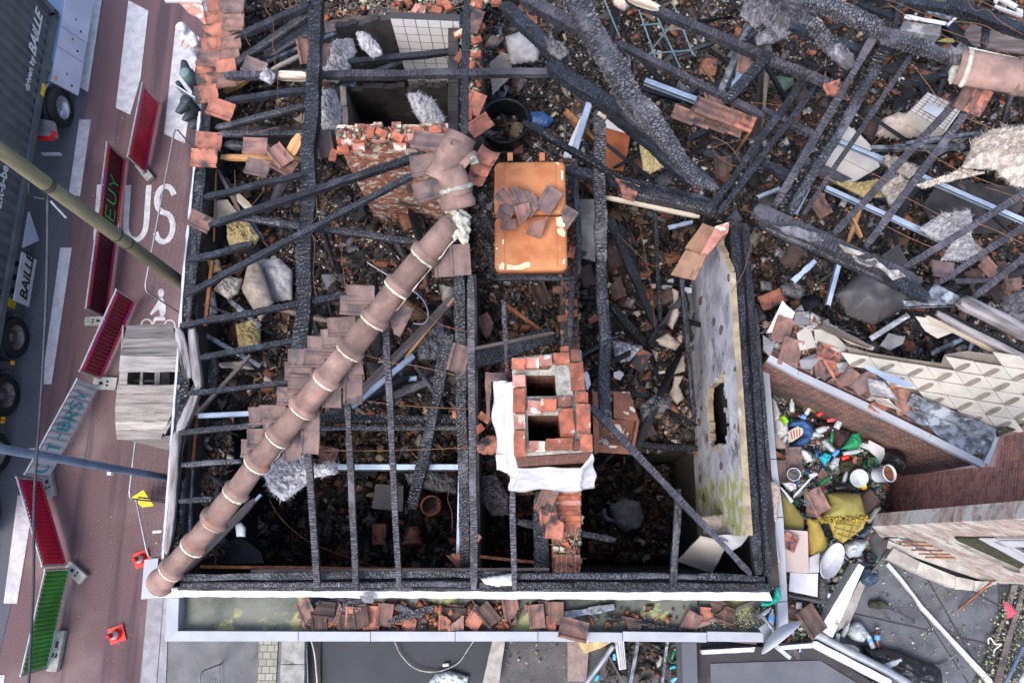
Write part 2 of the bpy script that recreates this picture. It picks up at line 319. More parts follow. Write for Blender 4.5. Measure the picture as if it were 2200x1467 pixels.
def plasterhole():
    m, nt, bs = newmat('plaster_holes')
    v = coords(nt, 'UV', (1, 1, 1), rand=False)
    n1 = ntex(nt, v, 1.6, 6, .6, .4)
    a = mixc(nt, ramp(nt, ntex(nt, v, 2.2, 6, .6, .5), .42, .62), (.56, .57, .64), (.36, .355, .41))
    a = mixc(nt, ramp(nt, n1, .52, .60), a, (.68, .69, .75))
    sx = nt.nodes.new('ShaderNodeSeparateXYZ'); nt.links.new(v, sx.inputs[0])
    k = nt.nodes.new('ShaderNodeMath'); k.operation = 'MULTIPLY_ADD'; k.inputs[1].default_value = 1.0
    nt.links.new(ntex(nt, v, 1.4, 5, .6), k.inputs[2]); nt.links.new(sx.outputs[0], k.inputs[0])
    a = mixc(nt, ramp(nt, ntex(nt, v, 1.1, 8, .7, .6), .56, .68), a, (.10, .085, .08))
    lo = ramp(nt, k.outputs[0], 1.55, 1.25)     # the damp, algae stained south end
    a = mixc(nt, lo, a, mixc(nt, ramp(nt, ntex(nt, v, 4, 5), .48, .56), (.42, .43, .16), (.60, .60, .58)))
    vo = nt.nodes.new('ShaderNodeTexVoronoi'); vo.inputs['Scale'].default_value = 1.0
    mp = coords(nt, 'UV', (3.0, 1.6, 1), rand=False); nt.links.new(mp, vo.inputs['Vector'])
    wv = nt.nodes.new('ShaderNodeMath'); wv.operation = 'MULTIPLY_ADD'; wv.inputs[1].default_value = .26; nt.links.new(ntex(nt, v, 5, 5, .6), wv.inputs[0]); nt.links.new(vo.outputs['Distance'], wv.inputs[2])
    sp0 = ramp(nt, wv.outputs[0], .37, .35)
    sm = nt.nodes.new('ShaderNodeMath'); sm.operation = 'MULTIPLY'; nt.links.new(sp0, sm.inputs[0]); nt.links.new(ramp(nt, ntex(nt, v, 1.3, 3), .42, .47), sm.inputs[1]); sp = sm.outputs[0]
    a = mixc(nt, sp, a, mixc(nt, ramp(nt, ntex(nt, v, 25, 3), .4, .6), (.28, .20, .15), (.10, .08, .07)))
    nt.links.new(a, bs.inputs['Base Color']); bs.inputs['Roughness'].default_value = .8
    iv = nt.nodes.new('ShaderNodeMath'); iv.operation = 'SUBTRACT'
    nt.links.new(ntex(nt, v, 6, 6), iv.inputs[0]); nt.links.new(sp, iv.inputs[1])
    bumpn(nt, bs, iv.outputs[0], .6, .02)
plasterhole()
def tilegrid():
    m, nt, bs = newmat('wall_tiles')
    v = coords(nt, 'UV', rand=False)
    br = nt.nodes.new('ShaderNodeTexBrick'); nt.links.new(v, br.inputs['Vector'])
    br.offset = 0; br.inputs['Scale'].default_value = 1; br.inputs['Brick Width'].default_value = .2; br.inputs['Row Height'].default_value = .2
    br.inputs['Mortar Size'].default_value = .006
    br.inputs['Color1'].default_value = (.72, .70, .70, 1); br.inputs['Color2'].default_value = (.64, .62, .62, 1); br.inputs['Mortar'].default_value = (.03, .03, .03, 1)
    vo = coords(nt, 'Object')
    sx = nt.nodes.new('ShaderNodeSeparateXYZ'); nt.links.new(v, sx.inputs[0])
    k = nt.nodes.new('ShaderNodeMath'); k.operation = 'MULTIPLY_ADD'; k.inputs[1].default_value = .9
    nt.links.new(sx.outputs[1], k.inputs[0]); nt.links.new(ntex(nt, v, 5, 8, .75), k.inputs[2])
    a = mixc(nt, ramp(nt, k.outputs[0], .95, .72), br.outputs['Color'], (.05, .045, .045))
    nt.links.new(a, bs.inputs['Base Color']); bs.inputs['Roughness'].default_value = .35
tilegrid()
def cobbles():
    m, nt, bs = newmat('cobbles')
    v = coords(nt, 'Object', rand=False)
    br = nt.nodes.new('ShaderNodeTexBrick'); nt.links.new(v, br.inputs['Vector'])
    br.inputs['Scale'].default_value = 1; br.inputs['Brick Width'].default_value = .17; br.inputs['Row Height'].default_value = .15
    br.inputs['Mortar Size'].default_value = .008
    br.inputs['Color1'].default_value = (.33, .32, .27, 1); br.inputs['Color2'].default_value = (.23, .23, .19, 1); br.inputs['Mortar'].default_value = (.09, .10, .06, 1)
    nt.links.new(br.outputs['Color'], bs.inputs['Base Color']); bs.inputs['Roughness'].default_value = .9
    iv = nt.nodes.new('ShaderNodeMath'); iv.operation = 'SUBTRACT'
    nt.links.new(ntex(nt, v, 30, 4), iv.inputs[0]); nt.links.new(br.outputs['Fac'], iv.inputs[1]); bumpn(nt, bs, iv.outputs[0], .6, .01)
cobbles()

# ---------------------------------------------------------------- objects and tags
def mkobj(name, verts, faces, m, parent=None, matrix=None, smooth=False, uvs=None, cols=None):
    me = bpy.data.meshes.new(name)
    me.from_pydata([tuple(v) for v in verts], [], faces)
    if uvs is not None:
        ul = me.uv_layers.new(name='UVMap')
        ul.data.foreach_set('uv', np.array(uvs, dtype=np.float32).ravel())
    if cols is not None:
        ca = me.color_attributes.new('col', 'FLOAT_COLOR', 'CORNER')
        ca.data.foreach_set('color', np.array(cols, dtype=np.float32).ravel())
    if isinstance(m, str): m = MATS[m]
    me.materials.append(m)
    if smooth: me.polygons.foreach_set('use_smooth', [True] * len(me.polygons))
    me.update()
    o = bpy.data.objects.new(name, me)
    COL.objects.link(o)
    if parent is not None: o.parent = parent
    if matrix is not None: o.matrix_basis = matrix
    return o
def empty(name, loc, rz=0):
    o = bpy.data.objects.new(name, None); o.empty_display_size = .1
    COL.objects.link(o); o.location = loc; o.rotation_euler = (0, 0, rz); return o
TAGS = []
def tag(o, label, cat, group=None):
    o['label'] = label; o['category'] = cat; o['kind'] = 'thing'
    if group: o['group'] = group
    return o
AUTO = []
def auto(o, look, cat, group, x, y):
    """label made of the look and the nearest landmark, filled in at the end"""
    o['category'] = cat; o['kind'] = 'thing'
    if group: o['group'] = group
    AUTO.append([o, look, x, y]); return o
def struct(o, kind='structure'):
    o['kind'] = kind; return o
class MB:
    """collects geometry for one mesh"""
    def __init__(s): s.v = []; s.f = []; s.uv = []
    def add(s, vs, fs, uvs=None):
        n = len(s.v); s.v += [Vector(v) for v in vs]; s.f += [tuple(i + n for i in f) for f in fs]
        for k, f in enumerate(fs): s.uv += (uvs[k] if uvs else [(0, 0)] * len(f))
        return s
    def box(s, c, sz, M=None):
        c = Vector(c); x, y, z = sz[0] / 2, sz[1] / 2, sz[2] / 2
        vs = [Vector((a * x, b * y, d * z)) for a in (-1, 1) for b in (-1, 1) for d in (-1, 1)]
        if M is not None: vs = [M @ v for v in vs]
        s.add([c + v for v in vs], [(0, 1, 3, 2), (4, 6, 7, 5), (0, 4, 5, 1), (2, 3, 7, 6), (0, 2, 6, 4), (1, 5, 7, 3)]); return s
    def prism(s, top, dv):
        n = len(top); top = [Vector(t) for t in top]; bot = [t + Vector(dv) for t in top]
        s.add(top + bot, [tuple(range(n)), tuple(range(2 * n - 1, n - 1, -1))] + [(i, i + n, (i + 1) % n + n, (i + 1) % n) for i in range(n)]); return s
    def tube(s, pts, r, n=8, cap=True):
        pts = [Vector(p) for p in pts]; rs = r if isinstance(r, (list, tuple)) else [r] * len(pts)
        rings = []
        up = Vector((0, 0, 1))
        for i, p in enumerate(pts):
            t = (pts[min(i + 1, len(pts) - 1)] - pts[max(i - 1, 0)]).normalized()
            a = t.cross(up if abs(t.z) < .95 else Vector((1, 0, 0))).normalized(); b = t.cross(a)
            rings.append([p + (a * math.cos(2 * math.pi * k / n) + b * math.sin(2 * math.pi * k / n)) * rs[i] for k in range(n)])
        vs = [v for g in rings for v in g]; fs = []
        for i in range(len(pts) - 1):
            for k in range(n): fs.append((i * n + k, i * n + (k + 1) % n, (i + 1) * n + (k + 1) % n, (i + 1) * n + k))
        if cap: fs += [tuple(range(n - 1, -1, -1)), tuple(range((len(pts) - 1) * n, len(pts) * n))]
        s.add(vs, fs); return s
    def lathe(s, prof, n=20, M=None, cap=False):
        vs = []; fs = []
        for r, z in prof:
            for k in range(n):
                v = Vector((r * math.cos(2 * math.pi * k / n), r * math.sin(2 * math.pi * k / n), z))
                vs.append(M @ v if M is not None else v)
        for i in range(len(prof) - 1):
            for k in range(n): fs.append((i * n + k, i * n + (k + 1) % n, (i + 1) * n + (k + 1) % n, (i + 1) * n + k))
        if cap: fs += [tuple(range(n - 1, -1, -1)), tuple(range((len(prof) - 1) * n, len(prof) * n))]
        s.add(vs, fs); return s
    def build(s, name, m, parent=None, matrix=None, smooth=False, origin=None):
        vs = s.v
        if origin is not None:
            origin = Vector(origin); vs = [v - origin for v in vs]; matrix = Matrix.Translation(origin)
        return mkobj(name, vs, s.f, m, parent, matrix, smooth, s.uv)
def frame(a, b, upv=Vector((0, 0, 1))):
    x = (b - a).normalized(); u = upv if abs(x.dot(upv)) < .97 else Vector((0, 1, 0))
    y = u.cross(x).normalized(); z = x.cross(y)
    m = Matrix((x, y, z)).transposed().to_4x4(); m.translation = a; return m
# ---------------------------------------------------------------- builders
def beam_mesh(L, w, h, rough=.06, seed=0, step=.045, taper=1.0, ends=.6, sag=0.0, cells=True):
    """timber along +X, burnt surface: scaled blocks of char with cracks between, ragged ends"""
    n = max(4, min(230, int(L / step)))
    sec = [(-.5, -.5), (-.17, -.53), (.17, -.5), (.49, -.49), (.5, -.2), (.5, .2), (.49, .49), (.17, .5), (-.17, .5), (-.49, .49), (-.5, .2), (-.5, -.2)]
    vs = []; k = len(sec)
    so = Vector((seed * 3.17 % 91, seed * 7.7 % 53, seed * 1.3 % 37))
    for i in range(n + 1):
        t = i / n; x = t * L
        e = min(t, 1 - t) * L
        tp = 1 + (taper - 1) * t
        if rough > .04: tp *= 1 - .30 * max(0, noise.noise(Vector((x * 1.5, seed * 2.1, 7))) * 2 - .5)
        wob = noise.noise(Vector((x * 1.3, seed, 2))) * rough * 1.1
        en = 1.0 if e > .12 else (1 - ends * .5 * (1 - e / .12))
        for j, (a, b) in enumerate(sec):
            y, z = a * w * tp * en, b * h * tp * en
            q = Vector((x * 24, a * w * 20, b * h * 20)) + so
            if cells:
                dd = noise.voronoi(q)[0]; cr = min(1.0, (dd[1] - dd[0]) * 3.0)
            else: cr = .7
            s = 1 + rough * (cr * 1.4 - 1.0) + noise.noise(Vector((x * 3.1, a * 3 + seed, b * 3))) * rough * 1.1
            xx = x
            if i == 0 or i == n: xx += noise.noise(Vector((a * 5 + seed, b * 5, i))) * ends * w * .8
            vs.append((xx, y * s + wob * w * 2, z * s - sag * math.sin(math.pi * t)))
    fs = []
    for i in range(n):
        for j in range(k): fs.append((i * k + j, i * k + (j + 1) % k, (i + 1) * k + (j + 1) % k, (i + 1) * k + j))
    fs += [tuple(range(k - 1, -1, -1)), tuple(range(n * k, (n + 1) * k))]
    return vs, fs
BM = dict(c='char', d='char_deep', a='char_ash', g='char_grey', k='ash_pink', p='driftwood', r='raw_wood', w='pale_wood', o='old_wood', z='zinc', s='rust', b='zinc_burnt', f='plaster_dirty')
BLOOK = dict(c='charred', d='jet black charred', a='ash grey', g='pale cracked charred', k='pinkish ashy', p='bleached',
             r='orange raw softwood', w='split pale bare', o='brown scorched', z='light blue zinc', s='rusty iron', b='burnt zinc', f='plaster crusted')
def orient_words(x0, y0, x1, y1):
    a = math.degrees(math.atan2(-(y1 - y0), (x1 - x0))) % 180
    if a < 15 or a > 165: return 'lying across'
    if 75 < a < 105: return 'running up and down'
    return 'slanting up rightward' if a < 90 else 'slanting down rightward'
NB = [0]
def beam(r, x0, y0, z0, x1, y1, z1, wpx, st='c', hh=None, name=None, taper=1.0, sag=0.0, group=None, label=None):
    (a, b), (c, d) = px(r, x0, y0), px(r, x1, y1)
    A, B = P(a, b, z0), P(c, d, z1)
    wpx = wpx / REG[r][2]
    w = wpx * (1 if st in 'zbsrwfp' else .90) * mpp((a + c) / 2, (b + d) / 2, (z0 + z1) / 2)
    h = hh if hh else max(.03, w * (.95 if st not in 'zbs' else .55))
    NB[0] += 1; metal = st in 'zbs'
    L = (B - A).length
    if taper == 1 and st in 'cdak': taper = .82 + .3 * ((NB[0] * 37) % 10) / 10
    rg = {'c': .085, 'd': .16, 'a': .11, 'g': .13, 'k': .045, 'p': .12}.get(st, .03)
    if metal:   # folded U profile rail
        t = w * .12
        mb = MB(); mb.box((L / 2, 0, -t / 2), (L, w, t)); mb.box((L / 2, w / 2 - t / 2, -h / 2), (L, t, h)); mb.box((L / 2, -w / 2 + t / 2, -h / 2), (L, t, h))
        mb.box((L / 2, w * .16, t * .3), (L, w * .1, t * .6)); mb.box((L / 2, -w * .16, t * .3), (L, w * .1, t * .6))
        vs, fs = mb.v, mb.f
    else:
        vs, fs = beam_mesh(L, w, h, rg, NB[0], taper=taper, sag=sag, step=.024 if w > .09 else .04, cells=st in 'cdagk')
    nm = name or ('metal_rail' if metal else 'timber_beam' if w > .12 else 'timber_rafter')
    o = mkobj(nm, vs, fs, BM[st], None, frame(A, B), smooth=st in 'pa')
    o['kind'] = 'thing'
    if label: return tag(o, label, 'metal rail' if metal else 'beam', group)
    wd = 'metal rail' if metal else ('thick beam' if w > .17 else 'beam' if w > .11 else 'thin batten' if w < .065 else 'rafter')
    if name == 'plank': wd = 'plank'
    ln = 'short ' if L < .9 else 'long ' if L > 3 else ''
    auto(o, f'{ln}{BLOOK[st]} {wd} {orient_words(a, b, c, d)}', 'metal rail' if metal else 'plank' if name == 'plank' else 'beam',
         group or ('fallen metal rails' if metal else 'charred roof timbers'), (a + c) / 2, (b + d) / 2)
    return o
def prag(poly, step, amt, seed):
    """subdivide a 3D outline and make it ragged in its own plane"""
    out = []; n = len(poly); c = sum(poly, Vector()) / n
    nn = (poly[1] - poly[0]).cross(poly[2] - poly[0]).normalized()
    for i in range(n):
        a, b = poly[i], poly[(i + 1) % n]; L = (b - a).length; k = max(1, int(L / step))
        pr = (b - a).cross(nn).normalized()
        for j in range(k):
            p = a.lerp(b, j / k)
            out.append(p + pr * amt * (noise.noise(p * 6 + Vector((seed, 0, 0))) * 1.3 + noise.noise(p * 23) * .6))
    return out
def panel(name, r, pts, z, th, m, rag=0.0, step=.08, parent=None, bend=0.0):
    """flat board / sheet: pts in photo coordinates, z one height or one per corner (kept planar enough)"""
    zs = z if isinstance(z, (list, tuple)) else [z] * len(pts)
    poly = [R(r, p[0], p[1], zz) for p, zz in zip(pts, zs)]
    if rag: poly = prag(poly, step, rag, len(name) + pts[0][0])
    nn = Vector()
    for i in range(len(poly)):
        a, b = poly[i], poly[(i + 1) % len(poly)]
        nn += Vector(((a.y - b.y) * (a.z + b.z), (a.z - b.z) * (a.x + b.x), (a.x - b.x) * (a.y + b.y)))
    nn.normalize()
    if nn.z < 0: poly.reverse(); nn = -nn
    mb = MB(); mb.prism(poly, -nn * th)
    c = sum(poly, Vector()) / len(poly)
    o = mb.build(name, m, parent, origin=c)
    return o
def wallseg(name, x0, y0, x1, y1, zt, zb, th, m, parent=None, side=1, rag=0, inset=0):
    """vertical wall, its visible top edge from (x0,y0) to (x1,y1) at height zt; side=+1 thickens to the left of the direction"""
    A, B = P(x0, y0, zt), P(x1, y1, zt)
    d = (B - A).normalized(); n = Vector((-d.y, d.x, 0)) * side; L = (B - A).length
    k = max(1, int(L / .12)) if rag else 1
    tops = [zt + (noise.noise(Vector((i * .9, x0, 1))) * rag + noise.noise(Vector((i * 2.7, y0, 5))) * rag * .6 if rag else 0) for i in range(k + 1)]
    mb = MB()
    for i in range(k):
        a = A.lerp(B, i / k); b = A.lerp(B, (i + 1) / k); t = tops[i] if rag else zt
        u0, u1 = L * i / k, L * (i + 1) / k
        def V(p, z, off): q = p + n * off; return Vector((q.x, q.y, z))
        vs = [V(a, zb, 0), V(b, zb, 0), V(b, t, 0), V(a, t, 0), V(a, zb, th), V(b, zb, th), V(b, t, th), V(a, t, th)]
        fs = [(0, 1, 2, 3), (5, 4, 7, 6), (3, 2, 6, 7), (1, 5, 6, 2), (4, 0, 3, 7)]
        uv = [[(u0, zb), (u1, zb), (u1, t), (u0, t)], [(u1, zb), (u0, zb), (u0, t), (u1, t)], [(u0, 0), (u1, 0), (u1, th), (u0, th)], [(0, zb), (th, zb), (th, t), (0, t)], [(0, zb), (th, zb), (th, t), (0, t)]]
        if side < 0: fs = [tuple(reversed(f)) for f in fs]; uv = [list(reversed(u)) for u in uv]
        mb.add(vs, fs, uv)
    o = mb.build(name, m, parent)
    return o
def inpoly(x, y, poly):
    c = False; n = len(poly); j = n - 1
    for i in range(n):
        xi, yi = poly[i]; xj, yj = poly[j]
        if (yi > y) != (yj > y) and x < (xj - xi) * (y - yi) / (yj - yi) + xi: c = not c
        j = i
    return c
def heap(name, poly, z, amp, m, cell=8, edge=0, base=0.0, seed=1, parent=None, th=0.0, fq=1.6):
    """uneven bed over a photo-coordinate outline at height z"""
    xs = [p[0] for p in poly]; ys = [p[1] for p in poly]
    nx = int((max(xs) - min(xs)) / cell) + 2; ny = int((max(ys) - min(ys)) / cell) + 2
    vid = {}; vs = []; fs = []
    def V(i, j):
        if (i, j) in vid: return vid[(i, j)]
        x, y = min(xs) + i * cell, min(ys) + j * cell
        p = P(x, y, z)
        h = amp * (noise.fractal(Vector((p.x * fq, p.y * fq, seed)), .8, 2.1, 5) + .25 * noise.noise(p * 9))
        if edge:
            s = min(1, min(edist(x, y, poly), edge) / edge); h += base * math.sqrt(s) 
        vid[(i, j)] = len(vs); vs.append((p.x, p.y, z + h)); return vid[(i, j)]
    for i in range(nx):
        for j in range(ny):
            x, y = min(xs) + (i + .5) * cell, min(ys) + (j + .5) * cell
            if inpoly(x, y, poly): fs.append((V(i, j), V(i, j + 1), V(i + 1, j + 1), V(i + 1, j)))
    return mkobj(name, vs, fs, m, parent, smooth=True)
def edist(x, y, poly):
    d = 1e9
    for i in range(len(poly)):
        a, b = poly[i], poly[(i + 1) % len(poly)]
        vx, vy = b[0] - a[0], b[1] - a[1]; t = max(0, min(1, ((x - a[0]) * vx + (y - a[1]) * vy) / (vx * vx + vy * vy + 1e-9)))
        d = min(d, math.hypot(a[0] + vx * t - x, a[1] + vy * t - y))
    return d
PAL = dict(
    int=[((.026, .025, .026), 44), ((.058, .046, .043), 22), ((.152, .102, .072), 17), ((.217, .090, .052), 15), ((.406, .145, .072), 5), ((.290, .232, .189), 4), ((.520, .490, .440), 2.2), ((.160, .160, .181), 8), ((.493, .406, .261), 1.5)],
    pink=[((.032, .030, .032), 26), ((.072, .061, .055), 20), ((.160, .116, .094), 16), ((.319, .116, .072), 8), ((.620, .340, .300), 6), ((.660, .640, .620), 6), ((.377, .304, .246), 10), ((.203, .203, .225), 7)],
    dark=[((.026, .026, .028), 40), ((.065, .055, .049), 26), ((.145, .102, .072), 14), ((.217, .087, .051), 5), ((.174, .174, .189), 8), ((.550, .520, .480), 2)],
    white=[((.026, .026, .026), 40), ((.072, .061, .052), 20), ((.145, .087, .065), 11), ((.261, .102, .058), 6), ((.620, .600, .560), 8), ((.290, .261, .217), 6)],
    big=[((.029, .029, .032), 30), ((.072, .061, .055), 16), ((.174, .102, .072), 12), ((.275, .116, .072), 9), ((.232, .232, .261), 8), ((.435, .362, .290), 6), ((.400, .370, .340), 3)],
    stick=[((.020, .022, .028), 60), ((.072, .072, .087), 25), ((.203, .160, .131), 10), ((.435, .232, .102), 4)],
    fine=[((.07, .05, .04), 24), ((.16, .11, .08), 24), ((.25, .16, .11), 15), ((.34, .14, .075), 9), ((.40, .35, .29), 12), ((.60, .57, .53), 8), ((.16, .16, .18), 8)],
    mortar=[((.460, .440, .320), 40), ((.435, .406, .290), 20), ((.420, .120, .070), 22), ((.145, .131, .102), 18)],
    trash=[((.468, .468, .468), 22), ((.339, .373, .385), 18), ((.045, .045, .051), 16), ((.113, .158, .113), 8), ((.034, .113, .294), 6), ((.023, .249, .113), 5), ((.328, .234, .094), 6), ((.328, .109, .062), 6), ((.468, .390, .281), 6), ((.429, .031, .039), 2), ((.016, .265, .343), 3), ((.585, .429, .031), 2)],
    tile=[((.360, .130, .070), 36), ((.319, .116, .072), 24), ((.116, .072, .065), 26), ((.460, .180, .100), 14)],
    slate=[((.460, .440, .420), 30), ((.377, .362, .362), 22), ((.072, .072, .072), 20), ((.435, .160, .087), 18), ((.217, .145, .116), 10)],
    foam=[((.550, .400, .070), 50), ((.400, .300, .060), 50)],
    roofbits=[((.420, .420, .380), 40), ((.362, .377, .217), 40), ((.072, .072, .072), 20)])
def shards(name, poly, z, n, smin, smax, pal, seed=1, amp=.12, m='shards', parent=None, thin=.25, splinters=.25, fq=1.6, hseed=1, wood=None):
    """uncountable broken bits lying over an outline; one mesh, each bit with its own colour"""
    rg = np.random.default_rng(seed)
    xs = [p[0] for p in poly]; ys = [p[1] for p in poly]
    pts = []
    while len(pts) < n:
        x = rg.uniform(min(xs), max(xs), n); y = rg.uniform(min(ys), max(ys), n)
        for a, b in zip(x, y):
            if inpoly(a, b, poly):
                pts.append((a, b))
                if len(pts) >= n: break
    C = np.zeros((n, 3))
    for i, (a, b) in enumerate(pts):
        p = P(a, b, z); h = amp * (noise.fractal(Vector((p.x * fq, p.y * fq, hseed)), .8, 2.1, 5))
        C[i] = (p.x, p.y, z + h + rg.uniform(0, .06))
    s = smin + (smax - smin) * rg.random(n) ** 2.6
    ext = np.stack([s, s * rg.uniform(.45, 1, n), s * rg.uniform(.1, thin * 2, n)], 1)
    sp = rg.random(n) < splinters
    ext[sp] *= np.array([2.2, .22, .5])
    box = np.array([(a, b, c) for a in (-.5, .5) for b in (-.5, .5) for c in (-.5, .5)])
    L = box[None] * ext[:, None, :] + rg.normal(0, .14, (n, 8, 3)) * ext[:, None, :]
    ax, ay, az = rg.normal(0, .45, n), rg.normal(0, .45, n), rg.uniform(0, 6.283, n)
    cx, sx, cy, sy, cz, sz = np.cos(ax), np.sin(ax), np.cos(ay), np.sin(ay), np.cos(az), np.sin(az)
    Rx = np.zeros((n, 3, 3)); Rx[:, 0, 0] = 1; Rx[:, 1, 1] = cx; Rx[:, 1, 2] = -sx; Rx[:, 2, 1] = sx; Rx[:, 2, 2] = cx
    Ry = np.zeros((n, 3, 3)); Ry[:, 1, 1] = 1; Ry[:, 0, 0] = cy; Ry[:, 0, 2] = sy; Ry[:, 2, 0] = -sy; Ry[:, 2, 2] = cy
    Rz = np.zeros((n, 3, 3)); Rz[:, 2, 2] = 1; Rz[:, 0, 0] = cz; Rz[:, 0, 1] = -sz; Rz[:, 1, 0] = sz; Rz[:, 1, 1] = cz
    M_ = Rz @ Ry @ Rx
    V = np.einsum('nij,nkj->nki', M_, L) + C[:, None, :]
    fb = np.array([(0, 1, 3, 2), (4, 6, 7, 5), (0, 4, 5, 1), (2, 3, 7, 6), (0, 2, 6, 4), (1, 5, 7, 3)])
    Fc = (fb[None] + (np.arange(n) * 8)[:, None, None]).reshape(-1, 4)
    pc = np.array([c for c, _ in PAL[pal]]); pw = np.array([w_ for _, w_ in PAL[pal]], float); pw /= pw.sum()
    cc = pc[rg.choice(len(pc), n, p=pw)] * rg.uniform(.6, 1.35, (n, 1))
    if wood is not None: cc[sp] = np.array(wood) * rg.uniform(.4, 1.3, (sp.sum(), 1))
    cols = np.concatenate([np.clip(cc, 0, .85), np.ones((n, 1))], 1).repeat(24, 0)
    me = bpy.data.meshes.new(name)
    me.vertices.add(n * 8); me.vertices.foreach_set('co', V.reshape(-1).astype(np.float32))
    me.loops.add(len(Fc) * 4); me.loops.foreach_set('vertex_index', Fc.reshape(-1).astype(np.int32))
    me.polygons.add(len(Fc)); me.polygons.foreach_set('loop_start', (np.arange(len(Fc)) * 4).astype(np.int32))
    me.update(calc_edges=True)
    ca = me.color_attributes.new('col', 'FLOAT_COLOR', 'CORNER'); ca.data.foreach_set('color', cols.astype(np.float32).ravel())
    me.materials.append(MATS[m])
    o = bpy.data.objects.new(name, me); COL.objects.link(o)
    if parent: o.parent = parent
    return o
def blob(name, r, x, y, z, rx, ry, rz, m, ang=0, amp=.35, fq=3.0, sub=4, wisps=0, seed=1, parent=None, flat=True, wl=.12, world=None, pinch=0):
    """lump of soft stuff; rx, ry in photo pixels, rz in metres"""
    import bmesh
    q = px(r, x, y); s = mpp(q[0], q[1], z); c = P(q[0], q[1], z)
    rx *= s; ry *= s
    bm = bmesh.new(); bmesh.ops.create_icosphere(bm, subdivisions=sub, radius=1)
    rot = Matrix.Rotation(math.radians(ang), 3, 'Z'); vs = []
    for v in bm.verts:
        n = v.co.normalized(); so = Vector((seed * 5.1, seed * 2.3, 0))
        q3 = Vector((n.x * rx, n.y * ry, n.z * rz)) * fq + so
        d = 1 + amp * noise.fractal(q3, .7, 2.2, 5) + amp * .5 * (abs(noise.noise(q3 * 3)) - .3)
        p = Vector((n.x * rx * d, n.y * ry * d, n.z * rz * d))
        if flat and p.z < 0: p.z *= .3
        vs.append(rot @ p)
    fs = [tuple(v.index for v in f.verts) for f in bm.faces]; bm.free()
    rr = random.Random(seed); nv = len(vs)
    for i in range(wisps):
        b = vs[rr.randrange(nv)]
        if b.z < -.01: continue
        dr = (b.normalized() + Vector((rr.gauss(0, .7), rr.gauss(0, .7), rr.gauss(0, .4)))).normalized()
        side = dr.cross(Vector((rr.gauss(0, 1), rr.gauss(0, 1), 1))).normalized() * rr.uniform(.003, .008)
        p = b.copy(); n0 = len(vs); L = wl * rr.uniform(.4, 1.2)
        vs += [p - side, p + side]
        for k in range(3):
            dr = (dr + Vector((rr.gauss(0, .5), rr.gauss(0, .5), rr.gauss(0, .3) - .15))).normalized(); p = p + dr * L / 3
            vs += [p - side * (1 - k / 3), p + side * (1 - k / 3)]
            fs.append((n0 + 2 * k, n0 + 2 * k + 1, n0 + 2 * k + 3, n0 + 2 * k + 2))
    return mkobj(name, vs, fs, m, parent, Matrix.Translation(c), smooth=True)
def outline_lump(name, r, pts, z, hgt, m, cell=3.0, amp=.05, fq=5, seed=1, parent=None, fold=0.0):
    """soft body (bag, cloth, padding) over an outline, domed to hgt, with folds; closed underneath"""
    poly = [px(r, *p) for p in pts]
    xs = [p[0] for p in poly]; ys = [p[1] for p in poly]
    nx = int((max(xs) - min(xs)) / cell) + 2; ny = int((max(ys) - min(ys)) / cell) + 2
    size = min(max(xs) - min(xs), max(ys) - min(ys)) * .42
    vid = {}; vs = []; fs = []
    def V(i, j):
        if (i, j) in vid: return vid[(i, j)]
        x, y = min(xs) + i * cell, min(ys) + j * cell
        e = edist(x, y, poly)
        if not inpoly(x, y, poly): e = 0
        s = min(1, e / size); p = P(x, y, z)
        h = hgt * math.sqrt(max(0, 1 - (1 - s) ** 2)) * (1 + .35 * noise.noise(p * 4 + Vector((seed, 0, 0)))) + (amp * noise.fractal(p * fq + Vector((seed * 3, 0, 0)), .8, 2, 4) + fold * (abs(noise.noise(p * fq * 1.7 + Vector((0, seed, 0)))) - .2)) * (.25 + .75 * s)
        vid[(i, j)] = len(vs); vs.append(Vector((p.x, p.y, z + max(h, 0) + .004))); return vid[(i, j)]
    cells = [(i, j) for i in range(nx) for j in range(ny) if inpoly(min(xs) + (i + .5) * cell, min(ys) + (j + .5) * cell, poly)]
    for i, j in cells: fs.append((V(i, j), V(i, j + 1), V(i + 1, j + 1), V(i + 1, j)))
    n = len(vs)
    if not n: return None
    ed = {}
    for f in fs:
        for a, b in zip(f, f[1:] + f[:1]): ed[(a, b)] = 1
    vs += [Vector((v.x, v.y, z - .02)) for v in vs]
    fs2 = [tuple(i + n for i in reversed(f)) for f in fs]
    for (a, b) in ed:
        if (b, a) not in ed: fs2.append((b, a, a + n, b + n))
    c = Vector(vs[0])
    return mkobj(name, [v - c for v in vs], fs + fs2, m, parent, Matrix.Translation(c), smooth=True)
